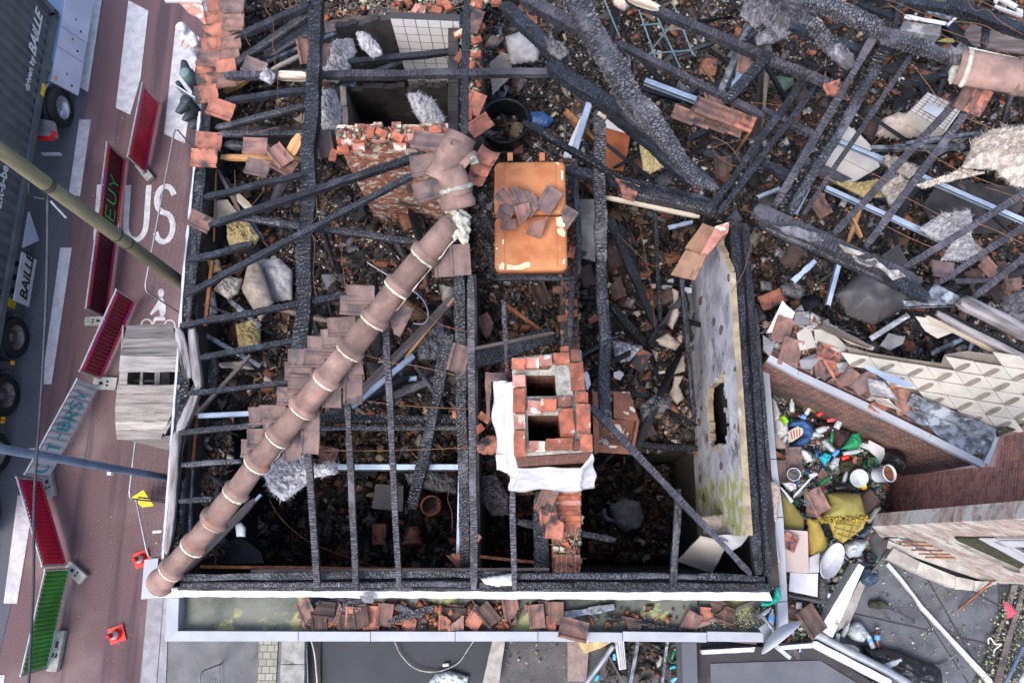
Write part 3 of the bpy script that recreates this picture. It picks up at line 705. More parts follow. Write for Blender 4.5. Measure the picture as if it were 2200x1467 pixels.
# roof tile: pan with rim, side roll and headlap ridge, 25 x 40 cm
def tile_geo(broken=0, seed=0, W=.25, L=.36):
    mb = MB(); nx, ny = 14, 10; vs = []
    def prof(u):
        if u < .2: return .034 * math.sin(math.pi * u / .2) ** .8
        if u > .95: return .018
        return .004 + .004 * math.cos((u - .2) * 14)
    rr = random.Random(seed)
    for s in (0, 1):
        for j in range(ny + 1):
            v = j / ny
            for i in range(nx + 1):
                u = i / nx; z = prof(u)
                if v > .93: z += .014
                if .86 < v < .9: z += .008
                if v < .04: z += .006
                x, y = (u - .5) * W, (v - .5) * L
                if broken:
                    cut = .5 - broken + .12 * noise.noise(Vector((u * 5, seed, 0))) + (u - .5) * .5 * (1 if seed % 2 else -1)
                    y = min(y, cut * L) if seed % 3 else max(y, -cut * L)
                vs.append((x, y, z - s * .015))
    k = (nx + 1); o = k * (ny + 1); fs = []
    for j in range(ny):
        for i in range(nx):
            a = j * k + i; fs.append((a, a + 1, a + k + 1, a + k)); fs.append((o + a, o + a + k, o + a + k + 1, o + a + 1))
    for i in range(nx): fs += [(i + 1, i, o + i, o + i + 1), (ny * k + i, ny * k + i + 1, o + ny * k + i + 1, o + ny * k + i)]
    for j in range(ny): fs += [(j * k, (j + 1) * k, o + (j + 1) * k, o + j * k), ((j + 1) * k + nx, j * k + nx, o + j * k + nx, o + (j + 1) * k + nx)]
    return vs, fs
TILE = {}
def tile(r, x, y, z, ang, m='terra_sooty', broken=0, seed=0, tx=0, ty=0, sc=1.0, name='roof_tile', group='fallen roof tiles', label=None):
    key = (m, broken, seed if broken else 0)
    if key not in TILE:
        vs, fs = tile_geo(broken, seed)
        me = bpy.data.meshes.new(name); me.from_pydata(vs, [], fs); me.materials.append(MATS[m]); me.update(); TILE[key] = me
    q = px(r, x, y); c = P(q[0], q[1], z)
    o = bpy.data.objects.new(name, TILE[key]); COL.objects.link(o)
    o.matrix_basis = Matrix.Translation(c) @ Matrix.Rotation(math.radians(ang), 4, 'Z') @ Matrix.Rotation(math.radians(tx), 4, 'X') @ Matrix.Rotation(math.radians(ty), 4, 'Y') @ Matrix.Scale(sc, 4)
    lk = {'terracotta': 'orange', 'terra_sooty': 'soot stained', 'terra_brown': 'brown', 'terra_dark': 'blackened'}[m]
    if label: return tag(o, label, 'roof tile', group)
    auto(o, f'{lk} {"broken " if broken else ""}roof tile {"tilted " if abs(tx) + abs(ty) > 18 else "lying flat "}', 'roof tile', group, *q); return o
BRK = {}
def brick(r, x, y, z, ang, m='brick_red', tx=0, ty=0, seed=0, L=.20, W=.095, Hh=.06, name='brick', group='loose bricks', parent=None, label=None):
    key = (m, seed % 5, L, W)
    if key not in BRK:
        rr = random.Random(seed % 5 + 3); vs = []; fs = []
        mb = MB(); nx, ny, nz = 4, 3, 2
        import bmesh
        bm = bmesh.new(); bmesh.ops.create_cube(bm, size=1); bmesh.ops.subdivide_edges(bm, edges=bm.edges[:], cuts=3, use_grid_fill=True)
        for v in bm.verts:
            n3 = noise.noise_vector(v.co * 2.3 + Vector((seed % 5 * 3, 0, 0))) * .045
            e = sum(1 for t in v.co if abs(t) > .49)
            s = .965 if e >= 2 else 1
            v.co = Vector((v.co.x * L * s, v.co.y * W * s, v.co.z * Hh * s)) + Vector((n3.x * L, n3.y * W, n3.z * Hh)) * 1.2
        me = bpy.data.meshes.new(name); bm.to_mesh(me); bm.free(); me.materials.append(MATS[m]); BRK[key] = me
    q = px(r, x, y)
    o = bpy.data.objects.new(name, BRK[key]); COL.objects.link(o)
    o.matrix_basis = Matrix.Translation(P(q[0], q[1], z)) @ Matrix.Rotation(math.radians(ang), 4, 'Z') @ Matrix.Rotation(math.radians(tx), 4, 'X') @ Matrix.Rotation(math.radians(ty), 4, 'Y')
    if parent is not None:
        o.parent = parent; o.matrix_parent_inverse = parent.matrix_basis.inverted(); return o
    lk = {'brick_red': 'red', 'brick_pink': 'mortar stained pink', 'brick_sooty': 'sooty'}[m]
    if label: return tag(o, label, 'brick', group)
    auto(o, f'loose {lk} brick', 'brick', group, *q); return o
def wire(r, pts, z, rad=.004, m='copper_wire', name='wire', look='thin copper coloured wire', label=None, cat='wire', group='dangling wires'):
    zs = z if isinstance(z, (list, tuple)) else [z] * len(pts)
    P3 = [R(r, a, b, zz) for (a, b), zz in zip(pts, zs)]
    out = []
    for i in range(len(P3) - 1):       # catmull-rom
        p0, p1, p2, p3 = P3[max(i - 1, 0)], P3[i], P3[i + 1], P3[min(i + 2, len(P3) - 1)]
        for k in range(6):
            t = k / 6; out.append(.5 * ((2 * p1) + (p2 - p0) * t + (2 * p0 - 5 * p1 + 4 * p2 - p3) * t * t + (3 * p1 - p0 - 3 * p2 + p3) * t ** 3))
    out.append(P3[-1])
    o = MB().tube(out, rad, 6).build(name, m, smooth=True, origin=out[0])
    q = px(r, *pts[len(pts) // 2])
    if label: return tag(o, label, cat, group)
    return auto(o, look + ' hanging', cat, group, *q)
def ribbon(mb, pts, w, n, closed=False):
    """flat ribbon through 3D points, width w, surface normal n"""
    L = [];N = len(pts)
    for i, p in enumerate(pts):
        t = (pts[min(i + 1, N - 1)] - pts[max(i - 1, 0)]).normalized(); s = n.cross(t).normalized() * w / 2
        L += [p - s, p + s]
    mb.add(L, [(2 * i, 2 * i + 1, 2 * i + 3, 2 * i + 2) for i in range(N - 1)])
def arc(cx_, cy_, rx, ry, a0, a1, n=10):
    return [(cx_ + rx * math.cos(math.radians(a0 + (a1 - a0) * i / n)), cy_ + ry * math.sin(math.radians(a0 + (a1 - a0) * i / n))) for i in range(n + 1)]
GLY = {'U': [[(0, 1), (0, .3)] + arc(.5, .3, .5, .3, 180, 360)[1:] + [(1, 1)]], 'C': [arc(.6, .5, .6, .5, 50, 310)], 'T': [[(0, 1), (1, 1)], [(.5, 1), (.5, 0)]],
       'B': [[(0, 0), (0, 1), (.6, 1)] + arc(.6, .76, .35, .24, 90, -90)[1:] + [(0, .52)], [(.6, .52)] + arc(.6, .26, .4, .26, 90, -90)[1:] + [(0, 0)]],
       'R': [[(0, 0), (0, 1), (.6, 1)] + arc(.6, .75, .35, .25, 90, -90)[1:] + [(0, .5)], [(.4, .5), (1, 0)]],
       'S': [arc(.5, .76, .5, .24, 20, 270) + arc(.5, .26, .5, .26, 90, -160)[1:]], 'Y': [[(0, 1), (.5, .5), (1, 1)], [(.5, .5), (.5, 0)]],
       'E': [[(1, 1), (0, 1), (0, 0), (1, 0)], [(0, .5), (.8, .5)]], '-': [[(.1, .5), (.9, .5)]], 'V': [[(0, 1), (.5, 0), (1, 1)]]}
def text_mesh(txt, size, m, parent, matrix, name='lettering', shear=0.0, ext=.004, align='LEFT'):
    cu = bpy.data.curves.new('t', 'FONT'); cu.body = txt; cu.size = size; cu.shear = shear; cu.extrude = ext; cu.align_x = align
    cu.resolution_u = 3; cu.offset = size * .02
    ob = bpy.data.objects.new('t', cu); COL.objects.link(ob)
    bpy.context.view_layer.update()
    me = bpy.data.meshes.new_from_object(ob.evaluated_get(bpy.context.evaluated_depsgraph_get()))
    bpy.data.objects.remove(ob); bpy.data.curves.remove(cu)
    me.materials.clear(); me.materials.append(MATS[m]); me.name = name
    o = bpy.data.objects.new(name, me); COL.objects.link(o); o.parent = parent; o.matrix_basis = matrix
    return o
# ================================================================ STREET
def flat(name, pts, z, m, r='P', kind='structure', th=0, parent=None):
    poly = [R(r, a, b, z) for a, b in pts]
    mb = MB()
    if th: mb.prism(poly if MB_area(poly) > 0 else poly[::-1], (0, 0, -th))
    else: mb.add(poly if MB_area(poly) > 0 else poly[::-1], [tuple(range(len(poly)))])
    o = mb.build(name, m, parent)
    if kind: o['kind'] = kind
    return o
def MB_area(p):
    return sum(p[i].x * p[(i + 1) % len(p)].y - p[(i + 1) % len(p)].x * p[i].y for i in range(len(p)))
g = mkobj('ground', [(-150, -150, -.02), (150, -150, -.02), (150, 150, -.02), (-150, 150, -.02)], [(0, 1, 2, 3)], 'asphalt_red'); struct(g)
# grey carriageway left of the red bus lane
flat('road', [(218, -700), (218, 0), (190, 195), (156, 420), (147, 530), (120, 700), (92, 860), (55, 1040), (22, 1305), (0, 1400), (-60, 1800), (-1500, 1800), (-1500, -700)], -.01, 'asphalt_grey')
flat('pavement', [(318, 1275), (372, 1275), (700, 1240), (700, 1700), (265, 1700), (300, 1467)], .10, 'paving', th=.12)
k0 = flat('kerb', [(318, 1270), (352, 1270), (336, 1467), (322, 1700), (262, 1700), (303, 1467)], .12, 'stone_kerb', th=.14)
flat('kerb', [(353, 1270), (364, 1270), (356, 1467), (346, 1700), (326, 1700), (338, 1467)], .125, 'stone_kerb', th=.14)
# painted markings, a few mm above the road
LM = [('A', [(490, -120), (668, -120), (642, 0), (555, 580), (430, 515)]), ('A', [(810, 5), (935, 70), (885, 500), (820, 725), (730, 680)]),
      ('A', [(1108, 158), (1258, 238), (1165, 905), (1035, 845)]), ('A', [(500, 755), (573, 755), (505, 1237), (432, 1230)]),
      ('B', [(380, 153), (453, 153), (325, 1013), (262, 1013)]), ('C', [(110, 300), (175, 300), (207, 355), (105, 972), (22, 970)]), ('C', [(-60, 1415), (30, 1415), (20, 1500), (-60, 1500)]), ('B', [(183, 1415), (225, 1415), (215, 1470), (178, 1470)])]
for r_, pts in LM: flat('road_marking', pts, -.004, 'line_white', r_)
def paint_strokes(name, r_, strokes, wpx, z=-.004):
    mb = MB()
    for st in strokes:
        w3 = wpx * mpp(*px(r_, *st[0]), z); ribbon(mb, [R(r_, a, b, z) for a, b in st], w3, Vector((0, 0, 1)))
    o = mb.build(name, 'line_white'); struct(o); return o
def gl(ch, x, y, wdt, hgt, sk=0):
    return [[(x + a * wdt + sk * b, y + hgt * (1 - b)) for a, b in s] for s in GLY[ch]]
paint_strokes('road_lettering', 'P', gl('U', 268, 398, 44, 118, 8), 12)
paint_strokes('road_lettering', 'P', gl('S', 332, 400, 38, 120, 6), 12)
paint_strokes('road_lettering', 'P', gl('B', 206, 398, 42, 118, 8), 12)
# bicycle rider symbol
mb = MB()
def pp(r_, pts, z=-.004):
    poly = [R(r_, a, b, z) for a, b in pts]
    if MB_area(poly) < 0: poly.reverse()
    mb.add(poly, [tuple(range(len(poly)))])
pp('B', arc(1015, 438, 20, 28, 0, 350, 14)); pp('B', [(1005, 470), (1028, 468), (1045, 520), (1045, 560), (1030, 585), (1015, 590), (1000, 540), (955, 578), (945, 570), (990, 500)])
pp('B', [(1010, 585), (1040, 590), (1045, 612), (985, 612), (965, 640), (955, 632), (975, 592)])
ribbon(mb, [R('B', *p, -.004) for p in arc(925, 640, 34, 36, 0, 360, 18)], .035, Vector((0, 0, 1)))
ribbon(mb, [R('B', *p, -.004) for p in arc(1070, 645, 34, 36, 0, 360, 18)], .035, Vector((0, 0, 1)))
struct(mb.build('bicycle_marking', 'line_white'))
struct(shards('street_litter', [(150, 200), (420, 60), (420, 600), (330, 1300), (250, 1467), (60, 1467), (150, 900)], .0, 130, .012, .035, 'roofbits', 4, 0.0), 'stuff')

# ---------------------------------------------------------------- lorry
A0, A1 = P(119, 28, 1.15), P(0, 707, 1.15)
dirv = (A1 - A0).normalized(); dirv.z = 0
NE = P(119, 28, 1.15) ; out = Vector((-dirv.y, dirv.x, 0))
if out.x < 0: out = -out
rz = math.atan2(-dirv.y, -dirv.x)      # local +X points along the lorry to its front (up in the photo)
truck = empty('lorry', (NE.x, NE.y, 0), rz)
tag(truck, 'dark grey corrugated container lorry driving past on the left edge of the street', 'lorry')
# local frame: x forward, y left (away from us), z up.  side plane y=0
Lc = 13.5
pts = [];x = -Lc
per = .28
while x < -.15:
    for dx, dy in ((0, 0), (.09, 0), (.14, .04), (.23, .04)): pts.append((x + dx, dy))
    x += per
pts = [(a, b) for a, b in pts if a < -.12] + [(-.12, 0)]
mb = MB(); n = len(pts)
vs = [(a, b, 1.3) for a, b in pts] + [(a, b, 3.8) for a, b in pts]
mb.add(vs, [(i, i + 1, n + i + 1, n + i) for i in range(n - 1)])
mb.box((-Lc / 2, 1.24, 2.55), (Lc - .02, 2.36, 2.5))
cb = mb.build('container_body', 'container_paint', truck)
mb = MB(); mb.box((-Lc / 2, -.03, 1.22), (Lc, .09, .16)); mb.box((-Lc / 2, -.03, 3.86), (Lc, .09, .12)); mb.box((-.06, -.03, 2.55), (.14, .1, 2.5))
for k in range(4): mb.box((-.09 - k * 0, -.02, 1.22), (.2, .14, .18))
mb.box((-1.6, -.04, 1.16), (.3, .14, .2))
mb.build('container_frame', 'container_paint', truck)
def side_text(txt, x, z, size, m='text_white', shear=.0, par=None, name='lettering', y=-.012):
    # reads along +X with letter tops up, facing -Y
    M4 = Matrix.Translation((x, y, z)) @ Matrix(((1, 0, 0, 0), (0, 0, -1, 0), (0, 1, 0, 0), (0, 0, 0, 1)))
    return text_mesh(txt, size, m, par or truck, M4, name, shear)
def loc(pxx, pyy, z):      # photo point on the side plane -> local x
    p = P(pxx, pyy, z); return (p - NE).dot(-dirv)
side_text('BAiLLE', loc(62, 118, 1.75), 1.62, .41, shear=.35)
side_text('driven by', loc(52, 194, 1.7), 1.62, .25)
side_text('s.it-s-be', loc(-30, 440, 2.1), 1.85, .34)
mb = MB(); mb.box((loc(77, 190, 1.3), -.08, 1.22), (.32, .02, .13)); mb.build('marker_plate', 'yellow_plastic', truck)
# chassis and mud wings
mb = MB(); mb.box((-Lc / 2 + .3, 1.2, .95), (Lc, .9, .35)); mb.build('chassis', 'truck_dark', truck)
def wheel(lx, ly, rust=False, name='wheel'):
    w_ = empty(name, (lx, ly, .5)); w_.parent = truck
    Mx = Matrix.Rotation(math.radians(90), 4, 'X').to_3x3()
    MB().lathe([(.30, -.14), (.46, -.15), (.51, -.10), (.52, 0), (.51, .10), (.46, .15), (.30, .14)], 40, Mx).build('tyre', 'rubber', w_, smooth=True)
    pr = [(.02, .05), (.10, .06), (.115, .02), (.22, -.02), (.27, .02), (.285, .12), (.305, .14), (.305, -.1)] if rust else [(.02, -.02), (.09, -.01), (.12, -.05), (.20, -.06), (.25, .0), (.27, .10), (.30, .145), (.305, -.1)]
    rm = MB().lathe([(a, b) for a, b in pr], 40, Mx, False)
    for k in range(10):
        a = 2 * math.pi * k / 10; rr = .155 if rust else .19
        rm.box(Mx @ Vector((math.cos(a) * rr, math.sin(a) * rr, .03 if rust else -.045)), (.035, .03, .035))
    rm.build('rim', 'hub_rusty' if rust else 'rim_metal', w_, smooth=True)
    return w_
wheel(loc(124, 232, .5), .16 - .22)
for a, b in ((37, 725), (19, 849), (0, 975), (-20, 1110)): wheel(loc(a, b, .5), .16 - .02, True)
def guard(lx, ly, name='mudguard', m='truck_dark', r0=.60, wd=.42, a0=10, a1=170):
    mb = MB(); vs = []; n = 14
    for i in range(n + 1):
        a = math.radians(a0 + (a1 - a0) * i / n)
        for yy in (-wd / 2, wd / 2):
            for rr in (r0, r0 + .03): vs.append((math.cos(a) * rr, yy, math.sin(a) * rr))
    fs = []
    for i in range(n):
        k = 4 * i
        fs += [(k + 1, k + 3, k + 7, k + 5), (k, k + 4, k + 6, k + 2), (k, k + 1, k + 5, k + 4), (k + 2, k + 6, k + 7, k + 3)]
    mb.add(vs, fs); return mb.build(name, m, truck, Matrix.Translation((lx, ly, .5)), smooth=False)
for a, b in ((37, 725), (19, 849), (0, 975)): guard(loc(a, b, .5), .18)
guard(loc(124, 232, .5), .12, m='truck_dark', a0=60, a1=175); guard(loc(124, 232, .5), -.02, 'mudguard', 'truck_white', .63, .1, 15, 80)
# tractor side: blue deck, white locker panels
x0 = loc(120, 178, 1.0); x1 = x0 + 3.4
mb = MB(); mb.box(((x0 + x1) / 2, .25, 1.02), (x1 - x0, .75, .1)); mb.build('side_deck', 'truck_blue', truck)
n = 0
seg = [(x0, x0 + 1.02), (x0 + 1.04, x0 + 1.62), (x0 + 1.64, x1)]
for a, b in seg:
    mb = MB(); q = [(a, -.42, .30), (b, -.42, .30), (b, -.15, 1.06), (a, -.15, 1.06)]
    if a == x0: q[0] = (a + .05, -.42, .30)
    mb.prism([Vector(v) for v in q], (0, .05, 0)); pn = mb.build('side_locker', 'truck_white', truck)
    for k in range(3):
        MB().box((a + .2 + k * .24, -.34 + k * .07, .52 + k * .17), (.06, .03, .05)).build('latch', 'truck_dark', pn)
# tail light cluster behind the drive wheel
lx = loc(108, 285, .7)
MB().prism([Vector(v) for v in ((lx - .15, -.30, .75), (lx + .18, -.30, .95), (lx + .35, .55, .95), (lx - .15, .55, .75))], (0, 0, -.12)).build('rear_fairing', 'rim_metal', truck)
MB().box((lx - .17, -.02, .70), (.06, .42, .13)).build('tail_light', 'lamp_red', truck)
MB().box((lx - .10, -.26, .80), (.10, .10, .08)).build('tail_light', 'lamp_red', truck)
MB().box((lx - .42, .02, .33), (.04, .5, .12)).build('number_plate', 'truck_white', truck)
MB().box((loc(118, 170, .95), -.2, .98), (.10, .04, .05)).build('marker_lamp', 'lamp_amber', truck)
for a, b in ((33, 780), (12, 900), (-3, 905)): MB().box((loc(a, b, .6), -.08, .62), (.09, .05, .08)).build('marker_lamp', 'lamp_amber', truck)
# white name board on the trailer
xa, xb = loc(54, 645, .95), loc(66, 542, .95)
MB().box(((xa + xb) / 2, -.08, .68), (xb - xa, .03, .58)).build('name_board', 'paint_white', truck)
side_text('BAiLLE', xa + .10, .53, .40, 'text_black', .2, y=-.10)
MB().box((xa - .02, .12, .80), (.22, .03, .4)).build('warning_plate', 'yellow_plastic', truck)
mb = MB()
for k in range(3): mb.box((xa + .3 + k * .35, .3, .75), (.06, .5, .3))
mb.build('side_bracket', 'truck_dark', truck)
MB().prism([Vector((loc(66, 455, .9), -.05, .9)), Vector((loc(66, 455, .9) - .95, -.05, .9)), Vector((loc(66, 455, .9) - .55, -.05, .35))], (0, .04, 0)).build('side_guard', 'truck_white', truck)

# ---------------------------------------------------------------- steel barriers
def barrier(bx0, by0, bx1, by1, m, label, graf=None, gm=None, strip='strip_red', back=0, corr=.095, h=1.0):
    a, b = P(bx0, by0, .12), P(bx1, by1, .12); d = (b - a); L = d.length; rz_ = math.atan2(d.y, d.x)
    e = empty('steel_barrier', (a.x, a.y, 0), rz_); tag(e, label, 'barrier', 'low steel barriers along the bus lane')
    # local x along, local y: the visible face looks to the nadir
    mid = (a + b) / 2; sgn = 1 if (Matrix.Rotation(-rz_, 3, 'Z') @ Vector((-mid.x, -mid.y, 0))).y > 0 else -1
    pts = []; x = .03
    while x < L - corr - .03:
        pts += [(x, 0), (x + corr * .35, 0), (x + corr * .5, .02 * sgn), (x + corr * .85, .02 * sgn)]; x += corr
    pts.append((L - .03, 0)); n = len(pts); mb = MB()
    mb.add([(p, q, .15) for p, q in pts] + [(p, q, h) for p, q in pts], [(i, i + 1, n + i + 1, n + i) for i in range(n - 1)])
    sh = mb.build('corrugated_sheet', m, e)
    mb = MB()
    for z_, r_ in ((.13, .02), (h + .04, .022)): mb.tube([(0, 0, z_), (L, 0, z_)], r_, 10)
    for x_ in (0, L): mb.tube([(x_, 0, .05), (x_, 0, h + .07)], .021, 10)
    mb.build('tube_frame', 'galv', e)
    if strip:
        MB().box((L / 2, .028 * sgn, h - .03), (L - .1, .006, .09)).build('striped_band', strip, e)
        MB().box((L / 2, .028 * sgn, .20), (L - .1, .006, .10)).build('striped_band', strip, e)
    if graf:
        g0, size, adv, txt = graf; mb = MB()
        n3 = Vector((0, sgn, 0))
        for i, ch in enumerate(txt):
            for s in GLY[ch]:
                q = [Vector(((L - (g0 + i * adv + u * adv * .68)) if sgn > 0 else (g0 + i * adv + u * adv * .68), .034 * sgn, .38 + v * size + .03 * math.sin(i * 2.1))) for u, v in s]
                if len(q) == 2: q = [q[0].lerp(q[1], k / 6) for k in range(7)]
                q = [p + Vector((.012 * noise.noise(p * 9), 0, .012 * noise.noise(p * 7 + Vector((3, 0, 0))))) for p in q]
                ribbon(mb, q, .05, n3)
        mb.build('graffiti', gm, e)
    return e
barrier(341, 221, 312, 372, 'sheet_crimson', 'crimson corrugated steel barrier nearest the traffic lights and the zebra crossing')
barrier(269, 343, 250, 512, 'sheet_maroon', 'dark maroon barrier with green EUY graffiti partly under the wooden pole', (.35, .42, .42, 'EUY'), 'graffiti_green')
barrier(249, 518, 228, 684, 'sheet_maroon', 'plain dark maroon barrier between the wooden pole and the cyclist marking')
barrier(290, 647, 216, 814, 'sheet_darkred', 'dark red barrier slanting beside the hooded wooden hoist dormer')
barrier(211, 830, 105, 1025, 'sheet_white', 'white barrier with turquoise graffiti crossed by the blue grey lamp post', (.10, .45, .265, 'VCTT-BRSY'[1:]), 'graffiti_teal', None, corr=.17)
barrier(88, 1031, 142, 1213, 'sheet_crimson', 'crimson barrier between the white graffitied one and the green one')
barrier(148, 1221, 100, 1436, 'sheet_green', 'green corrugated barrier at the bottom of the street', strip=None)
def foot(x0, y0, x1, y1, label, wd=.30):
    a, b = P(x0, y0, .14), P(x1, y1, .14); L = (b - a).length
    mb = MB(); M4 = frame(a, b)
    for (xa, xb, ya, yb) in ((0, L * .25, -1, 1), (L * .42, L * .55, -1, 1), (L * .25, L * .42, -1, -.3), (L * .25, L * .42, .3, 1), (L * .55, L * .66, -1, -.5), (L * .55, L * .66, -.12, .12), (L * .55, L * .66, .5, 1), (L * .66, L, -1, 1)):
        mb.box(((xa + xb) / 2, (ya + yb) / 2 * wd / 2, -.06), (xb - xa, (yb - ya) * wd / 2, .13))
    o = mb.build('barrier_foot', 'concrete', None, M4); tag(o, label, 'concrete foot', 'concrete feet of the barriers')
foot(296, 352, 322, 384, 'grey concrete foot under the crimson barrier by the zebra crossing', .2)
foot(226, 688, 182, 690, 'concrete foot at the top end of the slanting dark red barrier', .22)
foot(200, 822, 250, 824, 'pale concrete foot beside the top of the white graffiti barrier')
foot(98, 1018, 106, 1066, 'mossy concrete foot under the blue grey lamp post', .26)
foot(143, 1214, 178, 1245, 'dark mossy concrete foot where the crimson and green barriers meet', .24)
foot(128, 1354, 110, 1442, 'light grey concrete foot beside the green barrier', .24)
# cones
def cone(x, y, label):
    e = empty('traffic_cone', P(x, y, 0), .35); tag(e, label, 'traffic cone', 'red traffic cones')
    MB().box((0, 0, .015), (.36, .36, .03)).build('base', 'red_plastic', e)
    MB().lathe([(.13, .03), (.12, .05), (.095, .16)], 24).build('cone_body', 'red_plastic', e, smooth=True)
    MB().lathe([(.095, .16), (.062, .30)], 24).build('reflective_band', 'paint_white', e, smooth=True)
    MB().lathe([(.062, .30), (.035, .44), (.012, .45)], 24, None, True).build('cone_tip', 'red_plastic', e, smooth=True)
cone(252, 1362, 'red traffic cone with a white band standing alone on the bus lane')
cone(306, 1200, 'red traffic cone half hidden by the zinc roof corner')
# mesh site fences
def mesh_fence(pts, label, h=1.95, bars=True, m='galv'):
    a, b = P(*pts[0], .1), P(*pts[1], .1); d = b - a; L = d.length
    e = empty('mesh_fence', (a.x, a.y, .1), math.atan2(d.y, d.x)); tag(e, label, 'mesh fence', 'galvanised mesh site fences')
    mb = MB()
    r_ = .15
    loop = [(0, 0, 0), (0, 0, h - r_), (r_ * .3, 0, h - r_ * .3), (r_, 0, h), (L - r_, 0, h), (L - r_ * .3, 0, h - r_ * .3), (L, 0, h - r_), (L, 0, 0)]
    mb.tube(loop, .02, 8); mb.tube([(0, 0, .1), (L, 0, .1)], .012, 6); mb.build('tube_frame', m, e, smooth=True)
    mb = MB(); k = int(L / .12)
    for i in range(1, k): mb.tube([(L * i / k, 0, .1), (L * i / k, 0, h)], .0022, 3, False)
    for i in range(1, 8): mb.tube([(0, 0, h * i / 8), (L, 0, h * i / 8)], .0022, 3, False)
    mb.build('wire_mesh', m, e)
    return e
mesh_fence([(448, 356), (392, 676)], 'mesh fence panel with rounded corners between the S of the road marking and the facade', 2.0)
mesh_fence([(378, 930), (362, 1080)], 'mesh fence panel below the wooden hoist dormer and the lamp post', 1.9)
mesh_fence([(362, 1075), (388, 1195)], 'mesh fence panel slanting over the yellow sign', 1.6)
mesh_fence([(448, 1360), (580, 1330)], 'mesh fence panel lying along the pavement under the zinc gutter', 1.2)
mesh_fence([(478, 1700), (476, 1425)], 'mesh fence panel at the bottom edge on the paved corner', 1.2)
panel('caution_sign', 'C', [(815, 315), (890, 268), (955, 365), (885, 375)], [.45, .9, .5, .1], .02, 'yellow_plastic')
o = bpy.data.objects['caution_sign']; tag(o, 'folded yellow plastic sign lying behind the mesh fence by the facade', 'sign')
panel('fence_plate', 'C', [(948, 520), (1003, 516), (1003, 532), (948, 538)], 1.0, .015, 'paint_white'); tag(bpy.data.objects['fence_plate'], 'small white plate on the slanting fence above the cone', 'plate')

# ---------------------------------------------------------------- poles
def pole(tx, ty, bx, by, r0, r1, m, label, name, ztop=None):
    b = P(bx, by, 7.0)                      # a point on the axis at a known height
    bb = Vector((b.x, b.y, 0))
    t = Vector((b.x, b.y, ztop))
    e = empty(name, bb); tag(e, label, 'pole')
    MB().tube([(0, 0, 0), (0, 0, ztop)], [r0, r1], 28).build('shaft', m, e, smooth=True)
    return e, b
e, b = pole(0, 345, 385, 604, .118, .076, 'pole_wood', 'greenish round wooden utility pole crossing the street diagonally in the photo', 'utility_pole', 14.5)
for z_ in (8.7, 9.0, 10.55, 10.6, 12.0): MB().lathe([(.100, -.012), (.104, 0), (.100, .012)], 24, None).build('strap', 'cable', e, Matrix.Translation((0, 0, z_)), smooth=True)
MB().box((-.02, -.13, 11.55), (.06, .07, .06)).build('clamp', 'galv', e); MB().tube([(0, -.16, 10.45), (.05, -.26, 10.2)], .014, 8).build('clamp', 'galv', e)
e2, b2 = pole(0, 965, 350, 1024, .066, .042, 'pole_steel', 'blue grey steel lamp post crossing the white graffiti barrier in the photo', 'lamp_post', 15)
MB().box((.02, -.08, 8.55), (.05, .04, .08)).build('junction_plate', 'paint_white', e2)
wire('P', [(103, 420), (101, 600), (90, 830), (74, 1060), (72, 1250), (60, 1500)], [11.5, 11, 10.6, 10.4, 10.3, 10.2], .016, 'cable', 'overhead_cable', label='black overhead cable running down the street from the wooden pole', cat='cable')
wire('P', [(62, 395), (66, 420), (96, 428)], [12.2, 11.6, 11.6], .008, 'cable', 'overhead_cable', label='thin loose cable loop on the wooden pole above its clamp', cat='cable')

# ---------------------------------------------------------------- traffic signals
b = P(452, 268, 1.5)
ts = empty('traffic_signal', (b.x, b.y, 0)); tag(ts, 'traffic light mast with two dark signal heads beside the tiled eaves', 'traffic light')
MB().tube([(0, 0, 0), (0, 0, 3.35)], .055, 16).build('mast', 'signal_dark', ts, smooth=True)
def head(px_, py_, zt, n, ang, board, m):
    c = P(px_, py_, zt) - b; c.z = zt
    h = empty('signal_head', c, math.radians(ang)); h.parent = ts
    MB().tube([(0, .0, .07), (0, 0, .04), (0, .0, -.32 * n)], [.085, .125, .125], 20).build('housing', m, h, smooth=True)
    if board:
        MB().box((0, .11, -.45), (.62, .012, 1.3)).build('backing_board', 'signal_teal', h)
        MB().box((0, .112, .205), (.66, .02, .03)).build('board_edge', 'paint_white', h)
        MB().box((.32, .112, -.45), (.03, .02, 1.3)).build('board_edge', 'paint_white', h); MB().box((-.32, .112, -.45), (.03, .02, 1.3)).build('board_edge', 'paint_white', h)
    for k in range(n):
        M3 = Matrix.Rotation(math.radians(90), 3, 'X')
        vs = [];fs = []; q = 12
        for j in range(5):
            for i in range(q + 1):
                a = math.pi * (i / q * 1.3 - .15); rr = .125 - .012 * j
                vs.append((rr * math.cos(a), -.1 - .055 * j * (1 + .2 * math.sin(a)), -.08 - .34 * k + rr * math.sin(a)))
        for j in range(4):
            for i in range(q): fs.append((j * (q + 1) + i, j * (q + 1) + i + 1, (j + 1) * (q + 1) + i + 1, (j + 1) * (q + 1) + i))
        fs.append(tuple(range(4 * (q + 1), 5 * (q + 1))))
        mkobj('visor', vs, fs, 'signal_dark', h, smooth=True)
    return h
head(400, 216, 3.15, 3, -34, True, 'signal_dark')
head(398, 158, 3.25, 2, 195, False, 'signal_teal')

